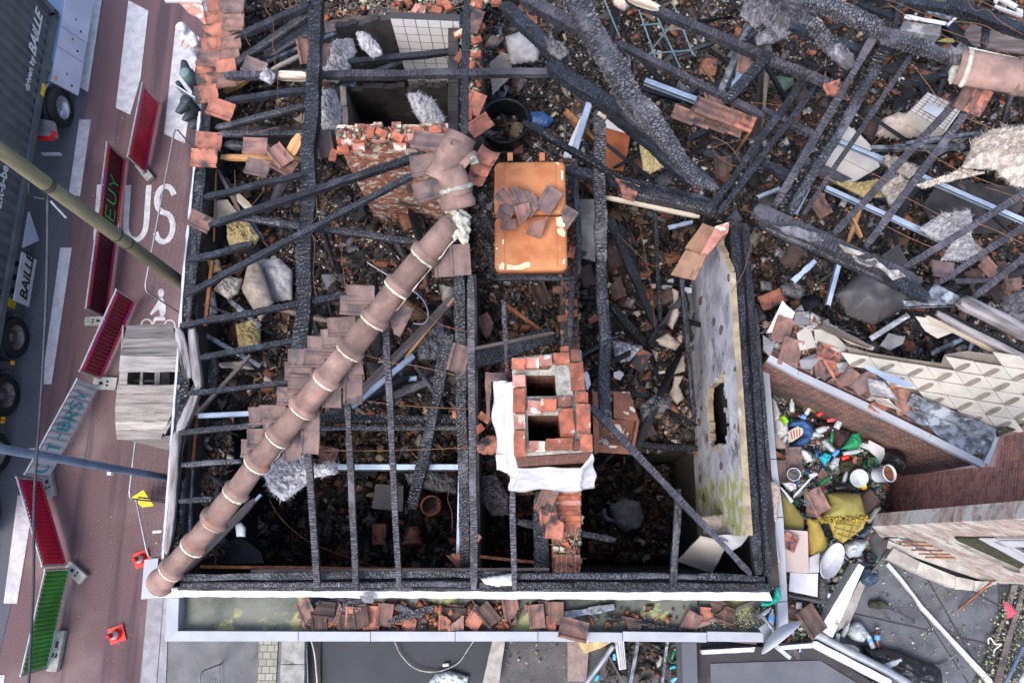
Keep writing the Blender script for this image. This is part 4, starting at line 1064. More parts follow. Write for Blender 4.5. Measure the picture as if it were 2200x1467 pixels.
# ---------------------------------------------------------------- person (hooded, white coat)
def person():
    base = P(446, 136, 0); top = (base.x, base.y)
    J = dict(pel=(0, 0, .88), sp=(0, .02, 1.05), ch=(0, .03, 1.25), nk=(0, .0, 1.40), hd=(0, -.04, 1.50), ht=(0, -.05, 1.62),
             ls=(-.17, .02, 1.32), le=(-.23, -.02, 1.08), lw=(-.11, -.17, 1.13), rs=(.17, .02, 1.32), re=(.23, -.02, 1.08), rw=(.11, -.17, 1.13),
             lh=(-.09, 0, .84), lk=(-.10, -.10, .47), la=(-.10, -.04, .09), lf=(-.10, -.18, .04), rh=(.09, 0, .84), rk=(.10, .02, .46), ra=(.10, .15, .10), rf=(.10, .03, .03))
    Rr = dict(pel=.145, sp=.14, ch=.15, nk=.06, hd=.085, ht=.075, ls=.075, le=.05, lw=.035, rs=.075, re=.05, rw=.035, lh=.09, lk=.06, la=.042, lf=.035, rh=.09, rk=.06, ra=.042, rf=.035)
    E = [('pel', 'sp'), ('sp', 'ch'), ('ch', 'nk'), ('nk', 'hd'), ('hd', 'ht'), ('ch', 'ls'), ('ls', 'le'), ('le', 'lw'), ('ch', 'rs'), ('rs', 're'), ('re', 'rw'), ('pel', 'lh'), ('lh', 'lk'), ('lk', 'la'), ('la', 'lf'), ('pel', 'rh'), ('rh', 'rk'), ('rk', 'ra'), ('ra', 'rf')]
    def skin(names, edges, name, m, rad, parent, extra=0.0):
        idx = {n: i for i, n in enumerate(names)}
        me = bpy.data.meshes.new(name); me.from_pydata([J[n] for n in names], [(idx[a], idx[b_]) for a, b_ in edges], [])
        me.materials.append(MATS[m]); ob = bpy.data.objects.new(name, me); COL.objects.link(ob)
        md = ob.modifiers.new('s', 'SKIN'); md.use_smooth_shade = True
        for i, n in enumerate(names):
            sv = me.skin_vertices[0].data[i]; sv.radius = (rad[n] + extra,) * 2; sv.use_root = i == 0
        sb = ob.modifiers.new('u', 'SUBSURF'); sb.levels = 2; sb.render_levels = 2
        bpy.context.view_layer.update()
        m2 = bpy.data.meshes.new_from_object(ob.evaluated_get(bpy.context.evaluated_depsgraph_get())); m2.name = name
        bpy.data.objects.remove(ob)
        o = bpy.data.objects.new(name, m2); COL.objects.link(o); o.parent = parent; return o
    e = empty('person', (base.x, base.y, 0), math.radians(-38)); tag(e, 'person in a white hooded coat and pale jeans walking behind the tiled eaves', 'person')
    skin(list(J), E, 'body', 'skin', Rr, e)
    # hands: palm, four fingers and a thumb
    for s_, wr in ((-1, J['lw']), (1, J['rw'])):
        mb = MB(); w0 = Vector(wr); dr = Vector((-s_ * .35, -1, -.35)).normalized(); sd_ = Vector((0, 0, 1)).cross(dr).normalized()
        mb.tube([w0, w0 + dr * .045, w0 + dr * .085], [.024, .034, .030], 10)
        for k in range(4):
            a_ = w0 + dr * .08 + sd_ * (.024 * (k - 1.5) / 1.5); ln = (.055, .068, .072, .062)[k]
            mb.tube([a_, a_ + dr * ln * .5 + Vector((0, 0, -.008)), a_ + dr * ln * .85 + Vector((0, 0, -.028))], [.0095, .009, .007], 6)
        a_ = w0 + dr * .03 + sd_ * (-s_) * .03; mb.tube([a_, a_ + (dr * .6 - sd_ * s_ * .8).normalized() * .035, a_ + (dr - sd_ * s_ * .4).normalized() * .06], [.011, .010, .008], 6)
        mb.build('hand', 'skin', e, smooth=True)
    coat = skin(['pel', 'sp', 'ch', 'nk', 'ls', 'le', 'lw', 'rs', 're', 'rw', 'lh', 'rh'], [('pel', 'sp'), ('sp', 'ch'), ('ch', 'nk'), ('ch', 'ls'), ('ls', 'le'), ('le', 'lw'), ('ch', 'rs'), ('rs', 're'), ('re', 'rw'), ('pel', 'lh'), ('pel', 'rh')], 'coat', 'coat_white', Rr, e, .035)
    for v in coat.data.vertices: v.co += noise.noise_vector(v.co * 9) * .018
    # hood
    vs = [];fs = []; n = 20; mrows = 12
    for j in range(mrows + 1):
        ph = math.pi * (.02 + .72 * j / mrows)
        for i in range(n):
            th = 2 * math.pi * i / n
            q = Vector((math.sin(ph) * math.cos(th) * .135, math.sin(ph) * math.sin(th) * .15 - .05, math.cos(ph) * .16 + 1.57))
            if j == mrows: q.z -= .05; q.x *= 1.25; q.y = (q.y + .05) * 1.25 - .03
            if math.sin(th) < -.6 and j > 5: q.y += .11 * (1 if j < mrows else .2)       # face opening
            q += noise.noise_vector(q * 14) * .014; vs.append(q)
    for j in range(mrows):
        for i in range(n): fs.append((j * n + i, j * n + (i + 1) % n, (j + 1) * n + (i + 1) % n, (j + 1) * n + i))
    fs.append(tuple(range(n))); mkobj('hood', vs, fs, 'coat_white', e, smooth=True)
    fc = MB(); fc.tube([(0, -.125, 1.555), (0, -.155, 1.515), (0, -.13, 1.51)], [.008, .014, .01], 6); fc.build('nose', 'skin', e, smooth=True)
    for s_ in (-1, 1): MB().lathe([(.001, -.009), (.009, 0), (.001, .009)], 8, None).build('eye', 'text_black', e, Matrix.Translation((s_ * .032, -.118, 1.555)))
    MB().box((0, -.118, 1.47), (.05, .01, .008)).build('mouth', 'cloth_pink', e)
    for n_ in (['lh', 'lk', 'la'], ['rh', 'rk', 'ra']): skin(n_, [(n_[0], n_[1]), (n_[1], n_[2])], 'trouser_leg', 'jeans', Rr, e, .022)
    for n_ in (['la', 'lf'], ['ra', 'rf']): skin(n_, [(n_[0], n_[1])], 'shoe', 'shoe', Rr, e, .016)
person()

# ================================================================ MAIN HOUSE SHELL
house = empty('burnt_house', P(1000, 900, 0)); tag(house, 'burnt out brick corner house whose roof is gone, filling the middle', 'building')
def hp(o): # parent keeping place
    o.parent = house; o.matrix_parent_inverse = house.matrix_basis.inverted(); return o
ZW = 7.35
hp(wallseg('facade_wall', 438, 150, 364, 1262, ZW, 0, .15, 'plaster_dark', side=1))
hp(wallseg('facade_wall', 470, -250, 438, 150, ZW, 0, .15, 'plaster_dark', side=1))
hp(wallseg('side_wall', 364, 1262, 1650, 1262, ZW, 0, .15, 'plaster_dark', side=1))
hp(wallseg('rear_wall', 1645, 1262, 1578, 480, ZW, 0, .2, 'plaster_dark', side=-1))
# deep floor of the house
f = flat('ground_floor', [(560, 0), (1540, -300), (2300, -300), (2300, 500), (1560, 700), (1520, 1230), (600, 1230)], 2.2, 'bed_dark', kind=None); hp(f)
# inner walls
hp(wallseg('brick_partition', 1240, 345, 1244, 770, 7.3, 2.2, .26, 'brick_wall_top', side=-1, rag=.12))
hp(wallseg('brick_partition', 1246, 1050, 1246, 1232, 7.3, 2.2, .36, 'brick_chim', side=-1, rag=.10))
hp(wallseg('brick_partition', 1240, 760, 1246, 1060, 7.2, 2.2, .2, 'brick_wall_top', side=-1))
hp(wallseg('timber_partition', 1010, 590, 1018, 1240, 6.9, 2.2, .1, 'plaster_dark', side=1))
hp(wallseg('tiled_wall', 838, 40, 985, 46, 8.0, 4.2, .12, 'wall_tiles', side=1))
hp(wallseg('room_wall', 984, 60, 984, 300, 7.9, 2.2, .16, 'plaster_dark', side=-1, rag=.1))
hp(wallseg('room_wall', 720, 60, 845, 40, 7.6, 2.2, .1, 'plaster_dark', side=1, rag=.1))
hp(wallseg('room_wall', 690, 196, 975, 186, 6.6, 2.2, .1, 'plaster_dark', side=1, rag=.15))
hp(wallseg('room_wall', 730, 185, 738, 290, 6.8, 2.2, .1, 'plaster_dirty', side=1, rag=.1))
hp(wallseg('room_wall', 1420, 965, 1500, 962, 4.9, 2.2, .1, 'plaster_dark', side=1))
hp(wallseg('room_wall', 430, 288, 1000, 292, 6.9, 2.2, .15, 'plaster_dark', side=1))
# plaster wall on the east side, seen as a face, with a burnt opening
def east_wall():
    A, B = P(1560, 478, 7.9), P(1603, 1150, 7.9); d = (B - A); L = d.length; d.normalize(); n = Vector((d.y, -d.x, 0))
    if n.x < 0: n = -n
    zb, zt = 4.6, 7.9; cell = .06; nx, nz = int(L / cell), int((zt - zb) / cell)
    e = empty('plaster_wall', (A.x, A.y, 0)); hp(e)
    lo, hi = P(1532, 815, 6.6), P(1568, 955, 6.9)
    u0, u1 = (lo - A).dot(d), (hi - A).dot(d)
    vs = []; fs = []; uv = []; edge = set()
    def keep(i, j):
        u, z = (i + .5) * cell, zb + (j + .5) * cell
        w_ = noise.noise(Vector((u * 6, z * 6, 0))) * .22
        if u0 + w_ < u < u1 + w_ and 6.0 + w_ < z < 7.2 - w_ * 1.5: return False
        top = zt - (.0 if u > .8 else (.8 - u) * .8)
        return z < top
    for k, off in enumerate((0, .09)):
        for i in range(nx + 1):
            for j in range(nz + 1):
                u, z = i * cell, zb + j * cell
                q = A + d * u + n * (off + (.02 * noise.noise(Vector((u * 2, z * 2, 4))) if k == 0 else 0)); vs.append((q.x, q.y, z))
    N1 = (nx + 1) * (nz + 1); I = lambda i, j: i * (nz + 1) + j
    for i in range(nx):
        for j in range(nz):
            if not keep(i, j): continue
            u, z = i * cell, j * cell
            fs.append((I(i, j), I(i, j + 1), I(i + 1, j + 1), I(i + 1, j))); uu = [(L - u, z), (L - u, z + cell), (L - u - cell, z + cell), (L - u - cell, z)]; uv += uu
            fs.append((N1 + I(i, j), N1 + I(i + 1, j), N1 + I(i + 1, j + 1), N1 + I(i, j + 1))); uv += uu
            for (ii, jj, a, b_) in ((i - 1, j, I(i, j), I(i, j + 1)), (i + 1, j, I(i + 1, j + 1), I(i + 1, j)), (i, j - 1, I(i + 1, j), I(i, j)), (i, j + 1, I(i, j + 1), I(i + 1, j + 1))):
                if not (0 <= ii < nx and 0 <= jj < nz) or not keep(ii, jj): edge.add(len(fs)); fs.append((b_, a, a + N1, b_ + N1)); uv += [(3.1 + u * .1, .12 + z * .02)] * 4
    o = mkobj('plaster_wall', vs, fs, 'plaster_holes', None, uvs=uv); hp(o); o.data.materials.append(MATS['wall_edge'])
    for k, p_ in enumerate(o.data.polygons):
        if k in edge: p_.material_index = 1
    bpy.data.objects.remove(e)
    return o
east_wall()
hp(wallseg('lower_room_wall', 1500, 940, 1512, 1185, 4.6, 2.2, .12, 'old_wood', side=1))
# chimney breast: ragged brick wall seen from above
breast = hp(wallseg('brick_breast', 722, 300, 962, 296, 9.2, 5.6, .22, 'brick_breast', side=1, rag=.10))
# eaves board, flat gutter and copings round the house
mb_ = flat('flat_gutter', [(372, 1272), (1690, 1276), (1690, 1366), (366, 1366)], 6.95, 'roof_slime', kind=None, th=.08); hp(mb_)
hp(panel('eaves_board', 'P', [(350, 1262), (1650, 1266), (1660, 1290), (356, 1281)], [7.5, 7.5, 7.42, 7.42], .03, 'paint_white', rag=.010, step=.06))
hp(panel('fascia_edge', 'P', [(380, 1262), (1655, 1266), (1655, 1272), (382, 1268)], 7.56, .05, 'char', rag=.008))
hp(panel('zinc_coping', 'P', [(356, 1355), (640, 1356), (640, 1377), (354, 1377)], 7.15, .5, 'coping_zinc'))
for a_, b_ in ((641.5, 795), (796.5, 977), (978.5, 1155), (1156.5, 1337), (1338.5, 1518), (1519.5, 1640)):
    hp(panel('zinc_coping', 'P', [(a_, 1356), (b_, 1356.5 + (b_ > 1300) * 2), (b_, 1377 + (b_ > 1300) * 2), (a_, 1377)], 7.15, .5, 'coping_zinc'))
hp(panel('zinc_coping', 'P', [(358, 1284), (384, 1284), (382, 1354), (356, 1376)], 7.155, .5, 'coping_zinc'))
hp(panel('zinc_corner', 'P', [(310, 1202), (340, 1199), (335, 1262), (357, 1262), (330, 1284), (303, 1287)], 7.25, .3, 'coping_zinc'))
hp(panel('zinc_corner', 'P', [(330, 1283), (357, 1263), (392, 1268), (392, 1283)], 7.40, .3, 'paint_white'))
hp(panel('zinc_coping', 'P', [(1634, 770), (1650, 768), (1668, 985), (1655, 985)], 7.15, .3, 'coping_zinc'))
hp(panel('zinc_coping', 'P', [(1655, 987), (1668, 987), (1683, 1110), (1665, 1110)], 7.15, .3, 'coping_zinc'))
hp(panel('zinc_coping', 'P', [(1665, 1112), (1683, 1112), (1692, 1290), (1671, 1292)], 7.15, .3, 'coping_zinc'))
hp(panel('zinc_coping', 'P', [(1671, 1294), (1692, 1292), (1694, 1352), (1674, 1356)], 7.15, .3, 'coping_zinc'))
hp(panel('rear_gutter', 'P', [(1610, 760), (1636, 765), (1672, 1352), (1650, 1352)], 7.0, .1, 'bed_dark'))
# strip of eaves and gutter on the street side
hp(panel('street_gutter', 'P', [(424, 250), (440, 250), (383, 1200), (345, 1200), (392, 640)], 7.42, .12, 'zinc_burnt'))
hp(panel('gutter_lip', 'P', [(427, 240), (431, 240), (398, 570), (352, 1200), (347, 1200), (393, 570)], 7.5, .06, 'paint_white', rag=.01))
# salmon fascia of the neighbour at the very top
nb = empty('neighbour_eaves', P(420, -20, 6)); tag(nb, 'peeling salmon pink eaves board of the next house at the top edge', 'building')
for nm, pts, m in (('peeling_board', [(1120, 10), (1270, 10), (1305, 160), (1285, 150), (1240, 100), (1210, 95), (1150, 40)], 'brick_pink'), ('white_edge', [(1030, -10), (1270, -10), (1270, 10), (1040, 12)], 'paint_white'), ('zinc_flashing', [(1271, 0), (1340, 0), (1308, 135)], 'zinc_burnt')):
    o = panel(nm, 'A', pts, 7.2 if nm != 'peeling_board' else 7.15, .04, m, rag=.012 if nm == 'peeling_board' else 0); o.parent = nb; o.matrix_parent_inverse = nb.matrix_basis.inverted()
# ================================================================ DEBRIS BEDS
def debris(nm, poly, z, amp, bedm, pals, cell=7, seed=1, **k):
    struct(heap('rubble_bed', poly, z, amp, bedm, cell, seed=seed), 'stuff')
    A_ = abs(sum(p[0] * q[1] - q[0] * p[1] for p, q in zip(poly, poly[1:] + poly[:1]))) / 2 / 1e5
    struct(shards('rubble', poly, z + .03, int(80 * A_), .10, .36, 'big', seed * 7 + 5, amp, hseed=seed, thin=.09, splinters=0), 'stuff')
    struct(shards('rubble', poly, z + .02, int(60 * A_), .10, .34, 'stick', seed * 7 + 6, amp, hseed=seed, splinters=1), 'stuff')
    if z > 2: struct(shards('rubble', poly, z + .02, int((4200 if z > 4.5 else 3000) * A_), .010, .055, 'fine', seed * 7 + 4, amp, hseed=seed, thin=.4), 'stuff')
    for i, (pal, n, a, b) in enumerate(pals):
        struct(shards('rubble', poly, z, n, a, b, pal, seed * 7 + i, amp, hseed=seed, **k), 'stuff')
WOODD = (.07, .055, .05)
ROOM_W = [(462, 20), (700, 20), (700, 300), (1000, 300), (1000, 912), (462, 912)]
debris('w', ROOM_W, 6.4, .22, 'bed_brown', [('int', 8500, .02, .14), ('int', 420, .1, .30)], seed=2, wood=WOODD)
debris('w2', [(560, 905), (1000, 905), (1000, 1228), (560, 1228)], 3.9, .35, 'bed_dark', [('dark', 1800, .03, .22), ('int', 2600, .03, .22), ('dark', 120, .15, .4)], seed=3, wood=(.05, .04, .035))
debris('m', [(1008, 300), (1225, 300), (1225, 1060), (1008, 1060)], 5.9, .20, 'bed_brown', [('int', 3800, .02, .15)], seed=4, wood=WOODD)
debris('m2', [(1020, 1050), (1200, 1050), (1200, 1230), (1020, 1230)], 4.6, .3, 'bed_dark', [('int', 1000, .03, .22)], seed=5)
debris('r', [(1232, 330), (1520, 330), (1520, 968), (1232, 968)], 4.9, .30, 'bed_brown', [('pink', 7000, .02, .15), ('int', 260, .12, .34)], seed=6, wood=(.03, .028, .03))
debris('r2', [(1270, 1000), (1440, 1000), (1440, 1200), (1270, 1200)], 2.6, .25, 'bed_brown', [('int', 1400, .04, .22), ('pink', 600, .04, .16)], seed=7)
debris('n', [(1040, -40), (1660, -40), (1640, 250), (1560, 480), (1000, 350), (1000, 160)], 5.9, .26, 'bed_dark', [('white', 7500, .02, .13), ('int', 400, .12, .34)], seed=8, wood=WOODD)
debris('ne', [(1560, 480), (1620, 60), (1700, -60), (2260, -60), (2260, 860), (1990, 860), (1700, 800), (1630, 760)], 6.1, .34, 'bed_dark', [('white', 6500, .02, .15), ('int', 4200, .04, .20), ('int', 260, .15, .42)], seed=9, wood=WOODD)
debris('pit', [(745, 195), (975, 195), (975, 292), (745, 292)], 4.0, .25, 'bed_dark', [('dark', 500, .04, .3)], seed=10)
debris('nw', [(700, -60), (1040, -60), (1040, 20), (700, 45)], 7.0, .12, 'bed_dark', [('mortar', 900, .02, .10), ('int', 200, .05, .2)], seed=12)
debris('nw0', [(455, -60), (702, -60), (702, 30), (455, 30)], 6.4, .2, 'bed_dark', [('int', 900, .03, .2)], seed=13, wood=WOODD)
for poly, z, n in (([(1560, 480), (1620, 60), (1700, -60), (2260, -60), (2260, 640), (1700, 560)], 7.2, 34), ([(1080, -40), (1640, -40), (1640, 250), (1500, 420), (1260, 330)], 6.8, 22), ([(1250, 420), (1500, 470), (1480, 900), (1250, 900)], 5.6, 16), ([(470, 320), (980, 520), (980, 900), (470, 900)], 6.8, 18)):
    struct(shards('splinters', poly, z, n, .3, .85, 'stick', n, .3, splinters=1, thin=.2), 'stuff')
debris('ledge', [(418, 900), (500, 900), (480, 1195), (402, 1195)], 6.7, .15, 'bed_dark', [('int', 700, .03, .18)], seed=17)
# the little ragged bits along wall heads
for i, (poly, z, n, pal) in enumerate([([(1207, 345), (1242, 345), (1246, 760), (1207, 760)], 7.28, 700, 'int'), ([(1192, 1050), (1248, 1050), (1248, 1232), (1192, 1232)], 7.28, 260, 'mortar'),
        ([(980, 60), (1030, 60), (1032, 290), (980, 290)], 7.75, 420, 'mortar'), ([(725, 282), (960, 282), (960, 300), (725, 300)], 9.2, 260, 'mortar'),
        ([(700, -20), (1060, -20), (1040, 25), (800, 35)], 7.5, 500, 'mortar')]):
    struct(shards('rubble', poly, z, n, .015, .09, pal, 60 + i, .05), 'stuff')
hp(wallseg('brick_pier', 1030, 40, 1034, 292, 7.7, 2.2, .36, 'brick_wall_top', side=-1, rag=.1))

# ================================================================ TIMBERS
Bm = beam
Bm('P', 682, -10, 8.35, 648, 775, 8.3, 34, 'c', hh=.2, label='broad charred purlin running down the left room from the top edge')
# north west rafters
Bm('N', 1400, 50, 8.5, 470, 470, 7.7, 92, 'c'); Bm('N', 1400, 160, 8.3, 450, 800, 7.7, 100, 'a'); Bm('N', 1390, 330, 8.0, 880, 600, 7.6, 210, 'a', hh=.06, name='plank')
Bm('P', 484, 164, 7.9, 700, 160, 8.0, 17, 'k'); Bm('P', 690, 163, 8.0, 1195, 156, 8.1, 20, 'k'); Bm('N', 1000, 850, 7.95, 1385, 870, 8.0, 84, 'w')
Bm('N', 450, 1140, 7.7, 1375, 1020, 8.3, 78, 'c'); Bm('N', 345, 1440, 7.6, 1350, 1190, 8.2, 74, 'a')
Bm('P', 468, 288, 7.75, 1065, 286, 7.8, 15, 'a'); Bm('O', 500, 240, 7.6, 730, 265, 7.6, 110, 'a'); Bm('O', 440, 400, 7.5, 1480, 430, 7.55, 66, 'r')
Bm('O', 240, 905, 7.7, 1480, 620, 8.5, 86, 'c'); Bm('P', 452, 484, 7.75, 912, 332, 9.6, 16, 'c'); Bm('P', 500, 466, 7.9, 897, 520, 8.2, 16, 'a'); Bm('P', 398, 634, 7.7, 893, 374, 9.6, 15, 'c')
Bm('P', 402, 560, 7.65, 543, 524, 7.8, 14, 'c'); Bm('P', 390, 700, 7.6, 760, 632, 8.5, 15, 'c'); Bm('P', 430, 769, 7.65, 745, 710, 8.45, 14, 'c'); Bm('P', 403, 846, 7.6, 628, 821, 8.1, 13, 'c')
Bm('P', 425, 893, 7.5, 556, 887, 7.6, 11, 'z'); Bm('P', 384, 931, 7.6, 562, 911, 8.0, 14, 'a'); Bm('P', 393, 999, 7.6, 520, 990, 7.8, 14, 'a'); Bm('P', 386, 1077, 7.6, 457, 1072, 7.7, 13, 'c')
Bm('P', 460, 775, 7.3, 460, 836, 7.3, 21, 'c'); Bm('P', 538, 763, 7.2, 421, 892, 7.3, 9, 'o'); Bm('O', 400, 560, 7.0, 680, 1090, 7.0, 50, 'o'); Bm('O', 630, 880, 6.9, 830, 1070, 7.0, 95, 'w')
Bm('O', 380, 560, 7.0, 350, 1460, 7.1, 18, 'r'); Bm('O', 500, 660, 6.9, 970, 1440, 6.9, 44, 'b'); Bm('B', 1440, 480, 6.9, 1640, 650, 6.9, 34, 'b'); Bm('B', 1290, 700, 6.95, 1640, 900, 6.9, 30, 'b')
# wall plates along the street
Bm('P', 448, 225, 7.35, 432, 420, 7.4, 22, 'c'); Bm('P', 436, 360, 7.4, 412, 640, 7.4, 26, 'c'); Bm('P', 412, 620, 7.4, 398, 860, 7.4, 24, 'd'); Bm('P', 398, 850, 7.38, 372, 1225, 7.38, 26, 'd')
Bm('P', 428, 420, 7.45, 404, 700, 7.45, 12, 'a')
Bm('P', 386, 706, 7.55, 407, 814, 7.55, 20, 'p'); Bm('P', 413, 706, 7.6, 428, 832, 7.62, 17, 'p'); Bm('P', 428, 822, 7.6, 388, 930, 7.58, 20, 'p'); Bm('P', 386, 925, 7.55, 360, 1190, 7.5, 22, 'p', taper=.6)
Bm('P', 455, 560, 7.3, 440, 700, 7.3, 9, 's'); Bm('P', 425, 870, 7.25, 412, 1010, 7.25, 8, 's'); Bm('P', 412, 1000, 7.2, 404, 1190, 7.2, 9, 'b')
# south plates
Bm('P', 383, 1240, 7.6, 985, 1232, 7.62, 17, 'c'); Bm('P', 980, 1234, 7.62, 1500, 1238, 7.64, 16, 'a'); Bm('P', 1495, 1238, 7.64, 1640, 1243, 7.64, 16, 'c')
Bm('P', 390, 1256, 7.55, 1018, 1254, 7.55, 14, 'a'); Bm('P', 1030, 1257, 7.55, 1230, 1257, 7.55, 15, 'c'); Bm('P', 1232, 1256, 7.55, 1652, 1258, 7.55, 15, 'c')
Bm('P', 430, 1217, 7.3, 985, 1224, 7.3, 8, 's'); Bm('P', 540, 1226, 7.35, 1180, 1222, 7.35, 7, 'o')
# east plates
Bm('P', 1577, 492, 7.75, 1602, 840, 7.7, 20, 'c'); Bm('P', 1602, 835, 7.7, 1628, 1232, 7.65, 20, 'c'); Bm('P', 1600, 486, 7.8, 1622, 810, 7.75, 16, 'c'); Bm('P', 1622, 800, 7.75, 1650, 1236, 7.7, 17, 'c'); Bm('P', 1622, 660, 7.6, 1652, 1010, 7.6, 9, 'a')
# south rafters
Bm('P', 663, 965, 8.35, 683, 1262, 7.75, 16, 'k'); Bm('P', 747, 862, 8.65, 766, 1266, 7.75, 16, 'k'); Bm('P', 829, 692, 9.05, 858, 1266, 7.75, 16, 'k'); Bm('P', 1011, 594, 9.5, 1019, 1262, 7.75, 17, 'k')
Bm('P', 987, 590, 8.9, 1000, 1232, 7.1, 26, 'c'); Bm('P', 1101, 1056, 8.35, 1105, 1264, 7.75, 15, 'k'); Bm('P', 1082, 645, 9.2, 1090, 800, 8.8, 12, 'a')
Bm('P', 1457, 1052, 8.3, 1445, 1268, 7.75, 17, 'c'); Bm('P', 1268, 872, 8.95, 1612, 1232, 7.75, 17, 'k'); Bm('P', 968, 716, 8.4, 888, 1090, 6.6, 26, 'c'); Bm('P', 938, 812, 6.7, 830, 858, 6.6, 20, 'a')
Bm('P', 690, 899, 7.3, 1010, 904, 7.5, 22, 'd'); Bm('P', 692, 921, 7.45, 1010, 919, 7.5, 12, 'a')
Bm('P', 720, 1003, 6.9, 986, 1003, 6.9, 15, 'z'); Bm('P', 989, 955, 7.0, 983, 1210, 7.0, 8, 'z'); Bm('P', 978, 638, 7.0, 742, 880, 7.2, 20, 'o'); Bm('P', 976, 640, 7.05, 870, 770, 7.1, 6, 'r')
Bm('P', 888, 763, 7.15, 755, 874, 7.25, 13, 'z'); Bm('P', 842, 815, 7.0, 895, 812, 7.0, 11, 'z'); Bm('P', 545, 1075, 7.6, 392, 1232, 7.5, 16, 'o'); Bm('P', 560, 1062, 7.62, 425, 1200, 7.5, 6, 'z')
Bm('P', 1005, 772, 7.0, 1190, 722, 7.0, 46, 'c', hh=.08, name='plank'); Bm('P', 1005, 752, 7.1, 1190, 715, 7.1, 8, 'o')
Bm('P', 750, 134, 7.6, 992, 110, 7.7, 14, 'c'); Bm('P', 778, 166, 7.7, 862, 136, 7.6, 12, 'c'); Bm('P', 1003, 8, 8.9, 997, 292, 8.8, 20, 'c'); Bm('P', 985, 440, 9.6, 990, 560, 9.4, 22, 'd')
Bm('D', 60, 400, 7.1, 900, 60, 7.3, 26, 'b'); Bm('D', 480, 200, 6.9, 860, 90, 7.0, 90, 'o')
Bm('N', 430, 1040, 7.1, 700, 890, 7.1, 60, 'r'); Bm('N', 960, 790, 7.2, 1300, 620, 7.2, 40, 'w')
# centre and north east
Bm('P', 1215, -25, 9.9, 1372, 235, 9.6, 52, 'g', hh=.24, label='thick upper half of the huge leaning ash grey beam at top centre'); Bm('P', 1362, 215, 9.65, 1507, 398, 9.4, 46, 'g', taper=.62, hh=.22, label='tapering lower half of the huge leaning ash grey beam')
Bm('P', 1083, 12, 9.0, 1215, 140, 8.9, 30, 'c'); Bm('P', 1180, 138, 9.0, 1400, 290, 8.9, 34, 'c'); Bm('P', 1340, 236, 9.1, 1538, 408, 8.9, 26, 'a'); Bm('P', 1265, 200, 8.7, 1490, 395, 8.6, 24, 'c')
Bm('P', 1120, -6, 8.6, 1262, 74, 8.6, 30, 'k'); Bm('P', 1328, 95, 8.6, 1640, 250, 8.6, 17, 'k'); Bm('P', 1345, -4, 8.7, 1655, 128, 8.7, 20, 'k'); Bm('P', 1352, -2, 8.82, 1415, 18, 8.82, 14, 'w')
Bm('P', 1650, 128, 8.7, 1806, 190, 8.7, 20, 'k'); Bm('P', 1124, 264, 8.3, 1380, 412, 8.5, 17, 'd'); Bm('P', 1212, 364, 8.1, 1520, 436, 8.3, 22, 'c'); Bm('P', 1300, 424, 8.15, 1502, 466, 8.3, 8, 'w'); Bm('P', 1358, 412, 8.35, 1540, 452, 8.4, 28, 'a')
Bm('P', 1285, 238, 8.4, 1293, 560, 8.2, 28, 'g', hh=.16); Bm('P', 1292, 550, 8.2, 1303, 915, 7.9, 28, 'a', hh=.16)
Bm('P', 1308, 470, 7.6, 1408, 700, 6.0, 20, 'c'); Bm('P', 1330, 480, 7.0, 1372, 610, 6.0, 14, 'c'); Bm('P', 1313, 658, 6.3, 1385, 740, 5.6, 17, 'd'); Bm('P', 1406, 440, 7.0, 1418, 690, 5.8, 10, 'c'); Bm('P', 1463, 580, 7.0, 1492, 905, 5.9, 13, 'c')
Bm('P', 1246, 640, 5.6, 1275, 640, 5.6, 12, 'd'); Bm('P', 1400, 748, 5.6, 1428, 700, 5.6, 14, 'd'); Bm('P', 1310, 840, 5.4, 1392, 852, 5.4, 12, 'c'); Bm('P', 1370, 955, 5.2, 1500, 965, 5.0, 14, 'c')
Bm('P', 1642, 56, 8.9, 1588, 95, 8.7, 14, 'd'); Bm('P', 1652, 116, 8.8, 1562, 218, 8.7, 28, 'c'); Bm('P', 1610, 55, 8.0, 1548, 195, 7.8, 14, 'b')
Bm('P', 1724, 178, 8.65, 1518, 458, 8.6, 17, 'c'); Bm('P', 1750, 190, 8.65, 1545, 458, 8.6, 15, 'c'); Bm('P', 1545, 320, 8.3, 1602, 372, 8.2, 15, 'd'); Bm('P', 1480, 300, 7.6, 1540, 270, 7.8, 16, 'c'); Bm('P', 1510, 330, 7.9, 1600, 345, 7.9, 20, 'a')
Bm('P', 1895, 50, 9.3, 1665, 442, 8.9, 21, 'k'); Bm('P', 1917, 90, 9.0, 1680, 458, 8.7, 30, 'd'); Bm('P', 1887, 143, 9.15, 1695, 460, 8.9, 24, 'a'); Bm('P', 1957, 120, 9.1, 1726, 460, 8.8, 13, 'k')  # second piece is a near-black strip painting the dark gap between the rafters
Bm('P', 2062, 210, 8.9, 1790, 505, 8.7, 17, 'k'); Bm('P', 2084, 230, 8.9, 1858, 532, 8.7, 17, 'k'); Bm('P', 2210, 410, 8.9, 1943, 576, 8.75, 17, 'k'); Bm('P', 2210, 480, 8.9, 2010, 612, 8.75, 17, 'k'); Bm('P', 2210, 545, 8.9, 2088, 642, 8.8, 16, 'k')
Bm('P', 1650, -15, 9.6, 1780, 15, 9.6, 34, 'g'); Bm('P', 1765, 5, 9.6, 1888, 64, 9.5, 34, 'g'); Bm('P', 1742, 50, 9.3, 1832, 145, 9.1, 30, 'g'); Bm('P', 1888, 70, 9.4, 2048, 128, 9.4, 30, 'g'); Bm('P', 1700, 58, 9.1, 1860, 116, 9.0, 22, 'c')
